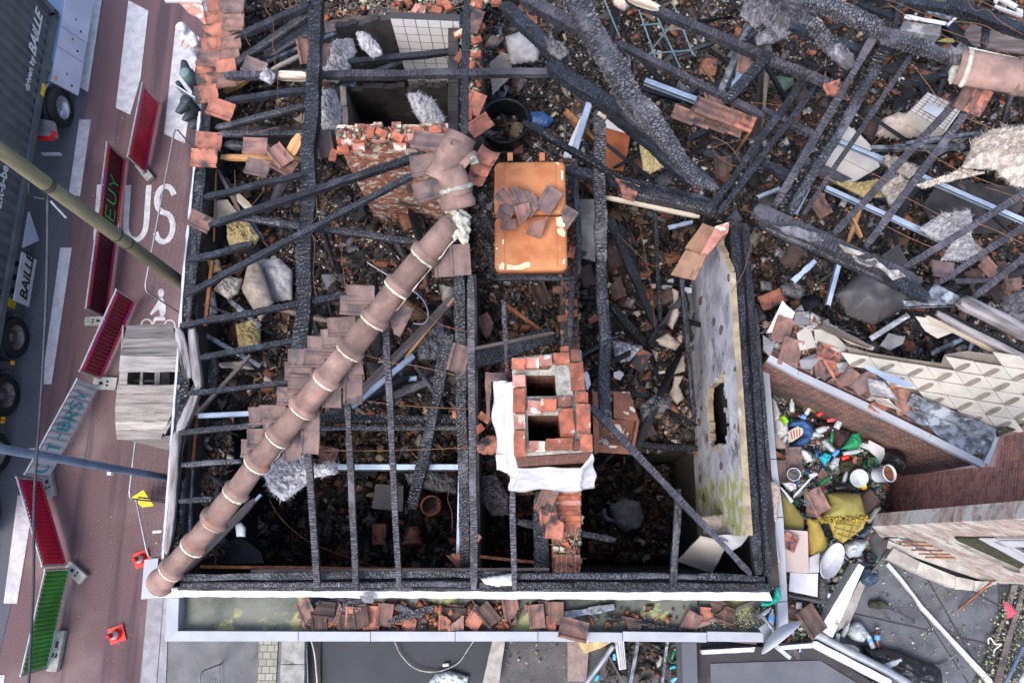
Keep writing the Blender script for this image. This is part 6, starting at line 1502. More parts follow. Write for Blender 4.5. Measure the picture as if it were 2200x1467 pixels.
for (r_, x, y, z, a_, m, bk, tx, ty) in [('F', 795, 540, 4.4, 0, 'terracotta', 0, 6, 0), ('F', 460, 50, 7.0, 80, 'terracotta', .1, 0, 10), ('F', 1300, 690, 7.2, 40, 'terracotta', .25, 20, 0), ('F', 1350, 580, 7.2, -40, 'terracotta', .3, 20, 0), ('E', 1060, 910, 6.7, 20, 'panel', 0, 0, 0), ('E', 770, 770, 6.7, 30, 'terra_dark', 0, 0, 15), ('E', 1190, 700, 6.7, -20, 'terra_dark', 0, 15, 10), ('E', 1480, 640, 6.4, 30, 'terra_sooty', .1, 10, 20),
        ('I', 270, 330, 7.6, -25, 'terra_sooty', 0, 10, 0), ('I', 280, 410, 7.6, 6, 'terracotta', .15, 0, 10), ('I', 325, 490, 7.55, -8, 'terracotta', .15, 10, 0), ('G', 1330, 635, 8.3, 4, 'terra_sooty', 0, 0, 8), ('G', 1530, 400, 8.0, -12, 'terra_sooty', .1, 10, 10), ('G', 770, 1200, 8.5, 70, 'terracotta', .28, 0, 0), ('G', 1390, 1060, 8.3, 0, 'terra_dark', .1, 0, 0),
        ('H', 240, 450, 6.5, 20, 'terra_dark', 0, 0, 10), ('H', 530, 330, 6.0, 20, 'terra_dark', 0, 30, 0), ('H', 700, 220, 5.8, 30, 'terra_dark', 0, 20, 10), ('H', 1010, 470, 5.7, -65, 'terra_dark', 0, 10, 0), ('H', 870, 860, 5.6, -30, 'terracotta', 0, 15, 0), ('H', 720, 410, 5.7, 20, 'terra_dark', .1, 20, 10), ('H', 900, 1280, 5.3, 20, 'terra_dark', 0, 10, 10),
        ('J', 1290, 620, 9.1, -28, 'terra_sooty', 0, 20, 0), ('J', 1350, 640, 9.1, -28, 'terracotta', 0, 20, 0), ('J', 360, 1300, 6.9, 30, 'terra_sooty', 0, 10, 0), ('J', 460, 590, 9.0, 20, 'terracotta', .3, 0, 0), ('J', 690, 800, 6.8, -30, 'terra_dark', 0, 10, 0), ('J', 230, 580, 6.7, 20, 'terra_dark', 0, 10, 0),
        ('K', 1130, 290, 7.2, 84, 'terra_brown', 0, 8, 0), ('K', 1430, 290, 7.1, 40, 'terra_sooty', .1, 8, 10), ('K', 1340, 360, 7.0, 20, 'terra_dark', 0, 10, 0), ('K', 1570, 350, 7.2, 0, 'terra_sooty', 0, 10, 0), ('K', 1530, 300, 7.0, 80, 'terra_dark', 0, 10, 0), ('K', 1460, 420, 6.9, 30, 'terra_dark', 0, 0, 10), ('K', 180, 210, 6.9, -30, 'terra_dark', 0, 10, 0), ('K', 50, 480, 7.0, -70, 'terracotta', 0, 10, 0)]:
    if m == 'panel': continue
    tile(r_, x, y, z, a_, m, bk, i % 7, tx, ty); i += 1
# the fallen strip of tiles still nailed together
for k_ in range(4):
    tile('G', 1140 + 100 * k_, 725 + 26 * k_, 8.35 - .02 * k_, 68, 'terra_sooty', 0, 0, 6, 8, sc=.95, group='tiles on the fallen tiled strip')
for k_ in range(3):
    tile('G', 1290 + 105 * k_, 655 + 38 * k_ + 30, 8.5 - .02 * k_, 64, ('terra_sooty', 'terra_sooty', 'terracotta')[k_], 0, 0, 0, 10, sc=1.1, group='tiles on the fallen tiled strip')
# gutter tiles on the flat roof, south
for (r_, x, y, a_, m, bk, tx) in [('F', 340, 1020, 25, 'terracotta', .08, 10), ('F', 455, 1045, 60, 'terracotta', .3, 0), ('F', 420, 1090, 10, 'terra_sooty', .1, 0), ('F', 510, 1110, 5, 'terracotta', .15, 0), ('F', 570, 1045, -20, 'terracotta', .25, 0), ('F', 630, 1060, -5, 'terracotta', 0, 8), ('F', 680, 1050, 10, 'terra_sooty', 0, 0), ('F', 752, 1060, -4, 'terracotta', 0, 5), ('F', 830, 1040, -8, 'terracotta', 0, 5), ('F', 1235, 1000, 85, 'terracotta', .1, 0), ('F', 1265, 1050, 88, 'terracotta', 0, 5), ('F', 1210, 1110, -4, 'terracotta', .12, 10), ('F', 1270, 1120, 0, 'terracotta', .2, 10), ('F', 1395, 1060, -32, 'terracotta', 0, 8), ('F', 1470, 1040, 40, 'terra_sooty', 0, 6), ('F', 1450, 1110, -30, 'terra_sooty', .1, 0), ('F', 380, 1110, 40, 'terra_dark', .1, 0), ('F', 590, 1110, 0, 'terra_dark', 0, 0), ('F', 450, 1010, 85, 'terra_dark', .1, 0), ('F', 950, 1110, 80, 'terracotta', .35, 0),
        ('I', 50, 1000, 10, 'terracotta', .1, 0), ('I', 120, 1000, -25, 'terra_sooty', .1, 0), ('I', 270, 1020, 0, 'terracotta', 0, 5), ('I', 330, 1030, 0, 'terra_sooty', 0, 8), ('I', 210, 1050, 5, 'terra_sooty', 0, 0), ('I', 260, 1100, 88, 'terracotta', .3, 0), ('I', 790, 1110, 80, 'terracotta', .33, 0), ('I', 1165, 1020, 0, 'terracotta', .1, 0), ('I', 1170, 1090, -30, 'terracotta', .1, 10), ('I', 1340, 1000, 60, 'terra_dark', .1, 0), ('I', 1370, 1035, 70, 'terracotta', .3, 0), ('I', 1300, 1050, 85, 'terracotta', .36, 0)]:
    if i % 6 == 2: i += 1; continue
    if i % 4 == 1: m = 'terra_dark'
    elif i % 4 == 3: m = 'terra_sooty'
    tile(r_, x, y, 7.06 + .03 * (i % 3), a_, m, bk, i % 7, tx + RND.uniform(-6, 10), RND.uniform(-8, 8), sc=.9, group='tiles fallen in the flat gutter'); i += 1
tile('I', 440, 1135, 7.28, 76, 'terra_sooty', 0, 1, 6, 8, sc=1.12, label='large orange sooty tile tipped over the front edge of the zinc coping', group=None)
struct(shards('rubble', [(640, 1298), (1110, 1298), (1110, 1350), (650, 1352)], 6.98, 500, .02, .14, 'tile', 31, .02), 'stuff')
struct(shards('rubble', [(1130, 1300), (1560, 1300), (1600, 1350), (1140, 1352)], 6.98, 90, .02, .12, 'tile', 32, .02), 'stuff')
struct(shards('moss_patch', [(1560, 1320), (1640, 1300), (1650, 1352), (1450, 1352)], 6.97, 800, .008, .03, 'roofbits', 33, .01), 'stuff')
for (x0, y0, x1, y1, w_, st) in ((665, 1305, 790, 1300, 30, 'c'), (835, 1335, 930, 1305, 18, 'c'), (850, 1300, 905, 1325, 16, 'c'), (900, 1345, 915, 1345, 14, 'd'), (1210, 1322, 1320, 1303, 16, 'b'), (1300, 1325, 1450, 1350, 7, 'c'), (1390, 1345, 1490, 1353, 5, 'd'), (1500, 1345, 1620, 1292, 10, 'o'), (650, 1345, 700, 1348, 14, 'd'), (1500, 1290, 1502, 1330, 8, 'c')):
    Bm('P', x0, y0, 7.05, x1, y1, 7.05, w_, st, hh=.06)
o = panel('slate_scrap', 'F', [(668, 925), (740, 912), (765, 940), (755, 975), (700, 965)], 7.55, .02, 'slate_grey', rag=.01); tag(o, 'dark slate scrap folded over the white eaves board in the middle', 'slate')
o = outline_lump('cloth_scrap', 'F', [(1425, 815), (1500, 800), (1580, 790), (1640, 780), (1640, 860), (1520, 865), (1450, 850)], 7.72, .06, 'bag_white', 2.0, .01, 8, 4); tag(o, 'pale cloth rag draped over the south wall plate', 'cloth')
o = outline_lump('cloth_scrap', 'C', [(1465, 480), (1500, 470), (1525, 500), (1525, 555), (1470, 555)], 7.0, .05, 'bag_white', 1.5, .01, 8, 4); tag(o, 'small white cloth behind the lower end of the ridge tiles', 'cloth')
# loose bricks
for k_, (r_, x, y, z, a_, m, tx) in enumerate([('D', 752, 838, 9.28, 85, 'brick_red', 10), ('D', 825, 840, 9.28, -30, 'brick_red', 20), ('D', 925, 866, 9.28, -30, 'brick_red', 10), ('D', 1055, 830, 9.3, -20, 'brick_red', 15), ('D', 1080, 862, 9.26, 10, 'brick_red', 0), ('D', 1160, 822, 9.3, 12, 'brick_red', 10), ('D', 565, 872, 9.1, 90, 'brick_red', 0), ('D', 605, 890, 9.15, 15, 'brick_pink', 0), ('D', 690, 880, 9.2, 5, 'brick_red', 0), ('D', 990, 870, 9.22, 0, 'brick_pink', 0), ('D', 810, 875, 9.2, 5, 'brick_pink', 0),
        ('D', 680, 930, 9.15, 2, 'brick_pink', 0), ('D', 580, 945, 9.0, 4, 'brick_red', 0), ('D', 940, 930, 9.22, 0, 'brick_pink', 0), ('D', 1220, 1040, 9.3, 80, 'brick_red', 0), ('D', 515, 980, 8.6, 80, 'brick_red', 20),
        ('D', 1308, 215, 7.95, 20, 'brick_red', 10), ('D', 1420, 258, 7.95, 20, 'brick_red', 15), ('D', 1310, 362, 7.9, 60, 'brick_red', 0), ('D', 1385, 420, 7.9, 85, 'brick_red', 0), ('D', 1372, 730, 7.9, 88, 'brick_red', 0), ('D', 1170, 68, 7.8, -20, 'brick_red', 10), ('D', 1235, 40, 7.8, -60, 'brick_red', 0), ('D', 1200, 20, 7.7, -10, 'brick_red', 0), ('D', 1080, 70, 7.75, 80, 'brick_pink', 0), ('D', 1440, 30, 7.9, 80, 'brick_red', 0), ('D', 1040, 60, 7.7, 60, 'brick_pink', 0), ('D', 1405, 20, 7.9, 70, 'brick_red', 0), ('D', 990, 15, 7.6, -60, 'brick_red', 0), ('D', 1440, 175, 7.85, 30, 'brick_red', 0), ('D', 1415, 345, 7.85, 0, 'brick_red', 0), ('D', 1545, 20, 7.9, 0, 'brick_red', 0),
        ('E', 1305, 1205, 8.1, 2, 'brick_red', 0), ('E', 1470, 1225, 8.3, -35, 'brick_red', 0), ('E', 1430, 1300, 8.3, 38, 'brick_red', 0), ('E', 760, 1210, 6.9, -40, 'brick_red', 0), ('H', 570, 605, 5.6, 30, 'brick_red', 0), ('H', 350, 420, 7.35, 0, 'brick_sooty', 0), ('H', 435, 500, 7.4, 0, 'brick_red', 0), ('H', 435, 570, 7.4, 5, 'brick_red', 0), ('H', 440, 700, 7.4, 10, 'brick_sooty', 0), ('H', 435, 180, 7.45, 80, 'brick_red', 0), ('H', 380, 600, 7.35, 10, 'brick_sooty', 0)]):
    brick(r_, x, y, z, a_, m, tx, 0, k_, L=.17, W=.10, Hh=.07)
for k_ in range(7): brick('I', 408, 285 + 32 * k_, 7.36, (k_ * 5) % 7 - 3, 'brick_red' if k_ != 2 else 'brick_pink', 8, 0, k_, L=.36, W=.085, group='bricks heading the lower partition wall')
o = blob('clay_bowl', 'E', 1490, 1400, 8.1, 24, 20, .10, 'terracotta', 20, .35, 7, 4, seed=8); tag(o, 'crumpled dark orange clay lump left of the white chimney flashing', 'clay lump')
# ================================================================ RIGHT HAND SIDE
def plane_hit(q_, A_, B_, off=0.0):
    """photo pixel -> point on the vertical plane through A_ and B_ (offset towards the camera axis)"""
    d = (B_ - A_); d.z = 0; d.normalize(); n = Vector((-d.y, d.x, 0))
    if n.dot(Vector((-A_.x, -A_.y, 0))) < 0: n = -n
    v = ROT @ Vector(((q_[0] - CX) / F, (CY - q_[1]) / F, -1.0)); o = Vector((0, 0, H))
    t = (A_ + n * off - o).dot(n) / v.dot(n); p = o + v * t
    return p, (p - A_).dot(d), n
def onwall(name, r, pts, A_, B_, th, m, off=0.0, par=None):
    hs = [plane_hit(px(r, *p_), A_, B_, off) for p_ in pts]
    poly = [h[0] for h in hs]; n = hs[0][2]; uv = [(h[1], h[0].z) for h in hs]
    k = len(poly); back = [p_ - n * th for p_ in poly]
    nn = Vector()
    for i in range(k):
        a, b = poly[i], poly[(i + 1) % k]; nn += a.cross(b)
    fs = [tuple(range(k)), tuple(range(2 * k - 1, k - 1, -1))] + [(i, i + k, (i + 1) % k + k, (i + 1) % k) for i in range(k)]
    if nn.dot(n) < 0: fs = [tuple(reversed(f)) for f in fs]
    vs = poly + back; UV = uv + uv
    o = mkobj(name, vs, fs, m, uvs=[UV[i] for f in fs for i in f])
    return kid(o, par) if par is not None else o
tw = empty('brick_gable_house', P(2000, 1100, 5.5)); tag(tw, 'tall dark red brick house with a whitewashed window wall at the right edge', 'building')
WA, WB = P(1900, 968, 5.5), P(1880, 1132, 5.5)
onwall('brick_wall', 'P', [(1872, 1133), (1898, 990), (1936, 1022), (2108, 1003), (2138, 1003), (2152, 938), (2260, 912), (2260, 1110)], WA, WB, .2, 'brick_dark', 0, tw)
SA, SB = P(1878, 1150, 5.8), P(2140, 1252, 5.8)
onwall('window_wall', 'P', [(1874, 1130), (2260, 1110), (2260, 1262), (2190, 1254), (2140, 1252), (1905, 1172)], SA, SB, .2, 'brick_pale', 0, tw)
wn = onwall('vent_window', 'V', [(205, 118), (400, 118), (700, 300), (650, 335), (620, 338)], SA, SB, .02, 'glass_win', .01, tw)
for pts in ([(215, 118), (300, 116), (360, 150), (290, 160)], [(330, 160), (450, 185), (470, 215), (380, 200)], [(410, 210), (570, 235), (640, 275), (600, 285)], [(560, 262), (640, 272), (640, 300), (620, 338)]):
    kid(onwall('pane_board', 'V', pts, SA, SB, .015, 'paint_white', .03), wn)
for (x0, y0, x1, y1) in ((290, 145, 560, 150), (350, 180, 630, 184), (430, 222, 720, 228), (500, 258, 790, 262), (560, 290, 830, 294)):
    a, b = plane_hit(px('V', x0, y0), SA, SB, .16)[0], plane_hit(px('V', x1, y1), SA, SB, .10)[0]
    kid(MB().tube([a, b], .012, 6).build('iron_bar', 'rust'), wn)
kid(onwall('mossy_sill', 'V', [(170, 118), (215, 118), (630, 335), (600, 358), (480, 325), (250, 210), (170, 150)], SA, SB, .03, 'moss', .03), wn)
w2 = onwall('white_window', 'V', [(1060, 118), (1600, 118), (1600, 400), (1480, 330)], SA, SB, .02, 'glass_win', .015, tw)
for pts in ([(1055, 118), (1200, 118), (1560, 330), (1520, 370)], [(1190, 140), (1600, 140), (1600, 196), (1300, 196)], [(1225, 120), (1600, 120), (1600, 126), (1235, 126)], [(1330, 200), (1375, 200), (1560, 310), (1560, 340)]):
    kid(onwall('window_frame', 'V', pts, SA, SB, .015, 'paint_white', .035), w2)
kid(onwall('mossy_sill', 'V', [(830, 112), (1055, 118), (1450, 325), (1500, 350), (1440, 400), (1130, 260), (860, 140)], SA, SB, .02, 'moss', .03), w2)
kid(onwall('render_patch', 'V', [(830, 150), (1130, 265), (1430, 400), (1440, 440), (1380, 430), (1250, 360), (1000, 250)], SA, SB, .02, 'plaster_dirty', .012), w2)
for i, pts in enumerate(([(190, 300), (262, 205), (500, 328), (466, 430)], [(470, 432), (503, 330), (842, 468), (826, 580)], [(830, 590), (845, 470), (1015, 508), (1003, 602)], [(1008, 604), (1019, 509), (1240, 520), (1065, 612)])):
    o = panel('plinth_stone', 'V', pts, 6.12, .2, 'stone_pale', rag=.004); kid(o, tw)
kid(wallseg('plinth', 1905, 1176, 2140, 1256, 6.05, 5.5, .2, 'stone_pale', side=1), tw)
# slate roofed wing with the diagonal brick wall
sw = empty('slate_roof_wing', P(1900, 880, 5.5)); tag(sw, 'rear wing with pale diamond slates, zinc gutter and diagonal brick wall', 'building')
kid(wallseg('brick_wall', 1648, 776, 2106, 996, 7.65, 5.2, .2, 'brick_diag', side=1), sw)
for (a, b) in (((1655, 762), (1716, 796)), ((1717.5, 797), (1868, 867)), ((1869.5, 868), (2000, 932)), ((2001.5, 933), (2118, 992))):
    kid(panel('zinc_coping', 'P', [a, b, (b[0] - 5, b[1] + 13), (a[0] - 7, a[1] + 12)], 7.78, .09, 'coping_zinc'), sw)
kid(panel('zinc_coping', 'P', [(2113, 993), (2124, 998), (2148, 935), (2142, 920), (2130, 960)], 7.8, .1, 'coping_zinc'), sw)
# sloping slates: a lattice of diamonds
EA, EB, EC = R('K', 960, 1090, 7.85), R('K', 1450, 1300, 7.85), R('K', 1290, 830, 8.7)
NP = (EB - EA).cross(EC - EA).normalized()
def onroof(r, x, y, off=0.0):
    q_ = px(r, x, y); v = ROT @ Vector(((q_[0] - CX) / F, (CY - q_[1]) / F, -1.0)); o = Vector((0, 0, H))
    t = (EA - o).dot(NP) / v.dot(NP); return o + v * t + (NP if NP.z > 0 else -NP) * off
RP = [(520, 790), (660, 830), (900, 870), (1120, 900), (1140, 845), (1280, 822), (1500, 850), (1780, 900), (1780, 1230), (1480, 1325), (1300, 1240), (935, 1085), (700, 960), (560, 880)]
rd = MB(); rd.add([onroof('K', *p_, -.06) for p_ in RP], [tuple(range(len(RP)))]); kid(rd.build('roof_deck', 'slate_dirt'), sw)
S_ = MB(); D_ = MB(); up = NP if NP.z > 0 else -NP
for i in range(-7, 7):
    for j in range(-7, 7):
        cx_, cy_ = 1093 + 181 * i + 64 * j, 987 + 30 * i + 91 * j
        qs = [(cx_, cy_), (cx_ + 181, cy_ + 30), (cx_ + 245, cy_ + 121), (cx_ + 64, cy_ + 91)]; mx, my = cx_ + 122, cy_ + 60
        if not inpoly(mx, my, RP): continue
        jt = RND.uniform(-2, 2)
        P4 = [onroof('K', mx + (a - mx) * .972 + jt, my + (b - my) * .965 + jt * .5, o_ + RND.uniform(0, .006)) for (a, b), o_ in zip(qs, (.016, .01, .0, .01))]
        S_.add(P4 + [p_ - up * .014 for p_ in P4], [(3, 2, 1, 0), (0, 1, 5, 4), (1, 2, 6, 5), (2, 3, 7, 6), (3, 0, 4, 7)])
        m0, m1 = P4[3], P4[1]; s_ = (P4[2] - P4[0]).normalized() * .04
        a, b = m0.lerp(m1, .03), m0.lerp(m1, .80)
        ribs = [a.lerp(b, t) for t in (0, .3, .6, .9, 1)]; ww = (.7, 1, 1, .8, .15)
        q = [p_ - s_ * k_ + up * .010 for p_, k_ in zip(ribs, ww)] + [p_ + s_ * k_ + up * .010 for p_, k_ in list(zip(ribs, ww))[::-1]]
        if RND.random() > .15: D_.add(q, [tuple(range(10))])
ds = S_.build('diamond_slates', 'slate_white'); kid(ds, sw)
o = D_.build('dirt_streak', 'slate_dirt'); kid(o, sw); o['kind'] = 'stuff'
# gutter along it
kid(panel('zinc_gutter', 'K', [(935, 1078), (1470, 1305), (1440, 1370), (905, 1140)], [8., 8., 7.8, 7.8], .03, 'zinc_burnt', rag=.01), sw)
kid(panel('zinc_gutter', 'K', [(905, 1145), (1440, 1372), (1400, 1450), (1290, 1460), (900, 1200)], 7.76, .03, 'zinc_burnt', rag=.02), sw)
kid(panel('gutter_end', 'K', [(1475, 1300), (1700, 1220), (1700, 1250), (1480, 1345)], 8., .05, 'moss', rag=.01), sw)
kid(panel('zinc_soaker', 'K', [(650, 890), (960, 1020), (930, 1030), (800, 1000), (640, 910)], 8.3, .02, 'zinc', rag=.01), sw)
struct(heap('rubble_bed', [px('K', *p_) for p_ in [(60, 800), (0, 640), (250, 560), (420, 640), (700, 800), (560, 860), (900, 1080), (900, 1220), (600, 1100), (250, 920)]], 7.45, .1, 'bed_dark', 6, seed=21), 'stuff')
struct(shards('rubble', [px('K', *p_) for p_ in [(60, 800), (0, 640), (250, 560), (420, 640), (700, 800), (560, 860), (900, 1080), (900, 1220), (600, 1100), (250, 920)]], 7.55, 900, .03, .2, 'slate', 77, .1), 'stuff')
BB = [(r_, a) for r_, a in ()]
cnt = 0
for (x, y, a_, m, sc) in [(120, 670, -20, 'terra_sooty', 1), (170, 815, -18, 'terra_sooty', 1.15), (410, 820, 75, 'terracotta', 1), (370, 900, 5, 'terra_sooty', .9), (450, 900, 30, 'terracotta', .9), (530, 975, -40, 'terra_sooty', .85), (640, 1000, -60, 'terra_brown', 1), (880, 1120, 10, 'terra_sooty', 1), (840, 1060, 40, 'terracotta', .7), (720, 1160, 60, 'terracotta', .7)]:
    tile('K', x, y, 7.76 + .03 * (cnt % 3), a_, m, .05 if sc < .9 else 0, cnt + 1, 10, 8, sc=sc, group='tiles spilled on the slate wing'); cnt += 1
def pan(nm, label, cat, m, r_, pts, z, th=.015, rag=.008, group=None):
    return tag(panel(nm, r_, pts, z, th, m, rag=rag), label, cat, group)
def lump(nm, label, cat, m, r_, pts, z, h, cell=2.0, amp=.02, fq=6, seed=1, fold=0.0):
    return tag(outline_lump(nm, r_, pts, z, h, m, cell, amp, fq, seed, fold=fold), label, cat)
for i, (pts, z, m) in enumerate([([(20, 690), (120, 485), (200, 560), (175, 640), (60, 690)], 7.7, 'panel_cream'), ([(200, 560), (285, 555), (290, 640), (190, 640)], 7.72, 'slate_grey'), ([(210, 690), (290, 640), (330, 780), (230, 800)], 7.74, 'slate_white'), ([(320, 670), (410, 665), (540, 790), (440, 820), (330, 750)], 7.76, 'slate_white'), ([(225, 860), (330, 820), (360, 850), (300, 920), (240, 910)], 7.8, 'slate_grey'), ([(655, 975), (760, 1000), (850, 1110), (680, 1080)], 7.85, 'slate_grey'), ([(690, 1095), (790, 1105), (870, 1180), (730, 1130)], 7.9, 'slate_white'), ([(460, 880), (560, 870), (550, 930), (470, 940)], 7.82, 'slate_grey'), ([(0, 700), (75, 760), (40, 840), (0, 800)], 7.7, 'slate_grey')]):
    o = panel('slate_slab', 'K', pts, [z + RND.uniform(0, .08) for _ in pts], .015, m, rag=.012); auto(o, 'broken pale slate slab', 'slate', 'broken slabs on the slate wing', *px('K', *pts[0]))
pan('board', 'bleached board lying along the top of the diamond slates', 'board', 'pale_wood', 'K', [(370, 630), (430, 640), (700, 780), (690, 800), (560, 760), (400, 665)], 7.85, .03)
lump('curved_sheet', 'smooth dark grey curved sheet bulging under the plaster crusted beams', 'sheet', 'panel_grey', 'K', [(455, 450), (600, 325), (750, 360), (930, 470), (870, 545), (690, 645), (530, 580)], 7.7, .35, 2.5, .004, 3)
pan('sheet', 'small grey torn sheet beneath the burnt opening above the slates', 'sheet', 'slate_grey', 'K', [(735, 770), (790, 690), (895, 715), (880, 760), (800, 800)], 7.9)
pan('sheet', 'crumpled cream sheet hanging below the bleached beam at the right', 'sheet', 'panel_cream', 'K', [(960, 590), (1130, 620), (1210, 680), (1100, 725), (1020, 680)], [8.6, 8.6, 8.3, 8.2, 8.3])
pan('lead_flap', 'mottled triangular lead flap where the crusted wall meets the bleached beam', 'lead', 'zinc_burnt', 'K', [(1010, 470), (1080, 380), (1265, 470), (1180, 505), (1000, 500)], 8.95)
pan('sheet', 'dark grey square sheet above the curved sheet', 'sheet', 'panel_grey', 'K', [(740, 205), (850, 130), (920, 260), (830, 290)], 7.8)
pan('sheet', 'large very dark sheet between the long zinc bars at the right', 'sheet', 'plaster_dark', 'J', [(1010, 1290), (1120, 1130), (1600, 1180), (1640, 1300), (1500, 1467), (1080, 1467)], 6.9)
pan('board', 'dark brown board panel at the right top under the wires', 'panel', 'old_wood', 'T', [(850, 470), (1010, 200), (1572, 370), (1572, 600), (1150, 540)], 7.6, .04)
pan('hexagonal_board', 'large off white six sided panel under the long zinc bar', 'panel', 'panel_cream', 'J', [(500, 775), (450, 870), (355, 1080), (440, 1140), (560, 1155), (735, 1050), (690, 930), (600, 840)], 7.3, .04)
lump('sack', 'beige knotted sack with a brown spot beside the wire fronted box', 'sack', 'cloth_beige', 'J', [(705, 860), (740, 760), (830, 722), (930, 740), (1010, 810), (990, 860), (850, 880)], 7.0, .22, 1.8, .05, 5, 3, .05)
bx = empty('wire_box', R('J', 1080, 700, 7.5)); tag(bx, 'pale box with a wire grid front lying under the right hand rafters', 'box')
o = panel('body', 'J', [(920, 700), (1035, 580), (1255, 680), (1150, 830)], 7.5, .3, 'panel_cream'); kid(o, bx)
for k_ in range(9):
    a, b = R('J', 925 + 14 * k_, 695 - 14 * k_, 7.53), R('J', 1145 + 13 * k_, 825 - 18 * k_, 7.53); kid(MB().tube([a, b], .004, 4).build('grid_wire', 'cable'), bx)
for k_ in range(7):
    a, b = R('J', 925 + 35 * k_, 700 + 20 * k_, 7.535), R('J', 1035 + 35 * k_, 582 + 16 * k_, 7.535); kid(MB().tube([a, b], .004, 4).build('grid_wire', 'cable'), bx)
o = panel('inner_tray', 'J', [(1000, 690), (1040, 650), (1180, 710), (1130, 760)], 7.54, .02, 'paint_white'); kid(o, bx)
pan('drawer_front', 'flat grey drawer box front near the top right corner', 'box', 'slate_grey', 'T', [(220, 245), (640, 290), (625, 410), (180, 345)], 7.9, .25)
pan('slat', 'pale perforated slat above the grey drawer front', 'slat', 'plaster_white', 'T', [(235, 165), (700, 250), (690, 285), (225, 205)], 8.0)
pan('slat', 'thin pale slat slanting to the upper right of the grey drawer front', 'slat', 'plaster_white', 'T', [(700, 270), (850, 150), (870, 160), (720, 300)], 8.05)
pan('slat', 'bluish bent slat above the perforated one', 'slat', 'zinc_burnt', 'T', [(400, 90), (560, 110), (780, 190), (740, 215), (500, 150)], 8.0)
pan('panel_scrap', 'curved cream scrap at the very top right of the centre', 'sheet', 'panel_cream', 'T', [(420, 70), (560, 15), (690, 75), (690, 95)], 8.0)
pan('panel_scrap', 'yellowish wedge shaped scrap left of the broken ridge piece', 'sheet', 'foam', 'T', [(600, 465), (680, 430), (780, 435), (790, 480)], 8.0)
for i, pts in enumerate(([(1240, 0), (1290, 0), (1270, 40)], [(1290, -10), (1390, -10), (1510, 60), (1480, 95)], [(1490, 90), (1560, 110), (1562, 160), (1500, 130)], [(1250, 55), (1560, 170), (1560, 185), (1250, 75)])):
    pan('white_rail', f"{('tiny', 'broad', 'square', 'long thin')[i]} white piece of window frame in the top right corner", 'window frame', 'paint_white', 'T', pts, 8.6, .04, 0)
# ash sheet, insulation and wool
for k_, pts in enumerate(([(60, 0), (200, 20), (330, 60), (380, 100), (300, 110), (180, 70), (90, 40)], [(480, 130), (560, 160), (640, 190), (600, 200), (520, 180)], [(560, 200), (640, 230), (700, 225), (800, 285), (890, 320), (820, 355), (740, 290), (620, 260)])):
    pan('plaster_crust', f"{('longest', 'smallest brownish', 'lower mottled')[k_]} plaster crust on the diagonal wall head beam right of centre", 'plaster', 'plaster_dirty' if k_ == 1 else 'insul_grey' if k_ == 0 else 'plaster_crusty', 'K', pts, 9.12, .03, .035)
def wool(nm, label, m, r_, pts, z, h, wisps=420, wl=.1, seed=1, cell=1.8):
    o = outline_lump(nm, r_, pts, z, h * .8, m, 1.4, .10, 13, seed, fold=.2)
    me = o.data; rr = random.Random(seed); vs = [v.co.copy() for v in me.vertices]; fs = [tuple(p_.vertices) for p_ in me.polygons]; nv = len(vs) // 2
    for i in range(wisps * 3):
        b = vs[rr.randrange(nv)]; dr = Vector((rr.gauss(0, 1), rr.gauss(0, 1), rr.gauss(.2, .4))).normalized(); side = dr.cross(Vector((rr.gauss(0, 1), rr.gauss(0, 1), 1))).normalized() * rr.uniform(.0015, .004)
        n0 = len(vs); p = b.copy(); L = wl * rr.uniform(.2, .8); vs += [p - side, p + side]
        for k in range(3):
            dr = (dr + Vector((rr.gauss(0, .45), rr.gauss(0, .45), rr.gauss(-.12, .3)))).normalized(); p = p + dr * L / 3; vs += [p - side * (1 - k / 3), p + side * (1 - k / 3)]
            fs.append((n0 + 2 * k, n0 + 2 * k + 1, n0 + 2 * k + 3, n0 + 2 * k + 2))
    mx = o.matrix_basis.copy(); bpy.data.objects.remove(o)
    o = mkobj(nm, vs, fs, m, None, mx, smooth=True); return tag(o, label, 'insulation', 'burnt insulation wool')
wool('insulation', 'ash grey felted sheet draped over the beams near the top right centre', 'insul_grey', 'J', [(-120, 0), (60, -20), (200, 60), (335, 125), (220, 195), (60, 275), (-40, 290), (-60, 180), (-150, 100)], 8.8, .14, 300, .1, 1)
wool('insulation', 'big fluffy cream roll of insulation at the right edge', 'insul_cream', 'J', [(1310, 890), (1420, 830), (1680, 800), (1690, 1190), (1560, 1170), (1460, 1070), (1240, 1060), (1300, 980)], 8.5, .32, 700, .16, 2)
wool('insulation', 'white tuft of wool on the long zinc bar between two rafters', 'insul_cream', 'J', [(765, 985), (860, 1010), (970, 1070), (920, 1130), (850, 1090), (760, 1040)], 8.3, .16, 200, .08, 3)
wool('insulation', 'cream and amber wool tuft left of the second zinc bar', 'insul_cream', 'J', [(720, 1185), (830, 1105), (910, 1150), (880, 1240), (800, 1310), (770, 1240)], 8.2, .18, 200, .08, 4)
wool('insulation', 'thin strand of stretched wool reaching to the fluffy roll', 'insul_cream', 'J', [(960, 1165), (1170, 1100), (1240, 1060), (1400, 1090), (1230, 1130), (1000, 1190)], 8.4, .06, 120, .08, 5)
wool('insulation', 'grey violet wool hanging down below the fluffy roll', 'insul_white', 'K', [(980, 30), (1120, -60), (1300, -80), (1310, 90), (1350, 190), (1240, 240), (1120, 230), (1180, 130), (1060, 100)], 8.3, .16, 320, .12, 6)
wool('insulation', 'dark grey wool beside the round hole at the right edge', 'insul_grey', 'K', [(1500, 470), (1643, 420), (1643, 620), (1520, 590)], 7.9, .14, 120, .1, 7)
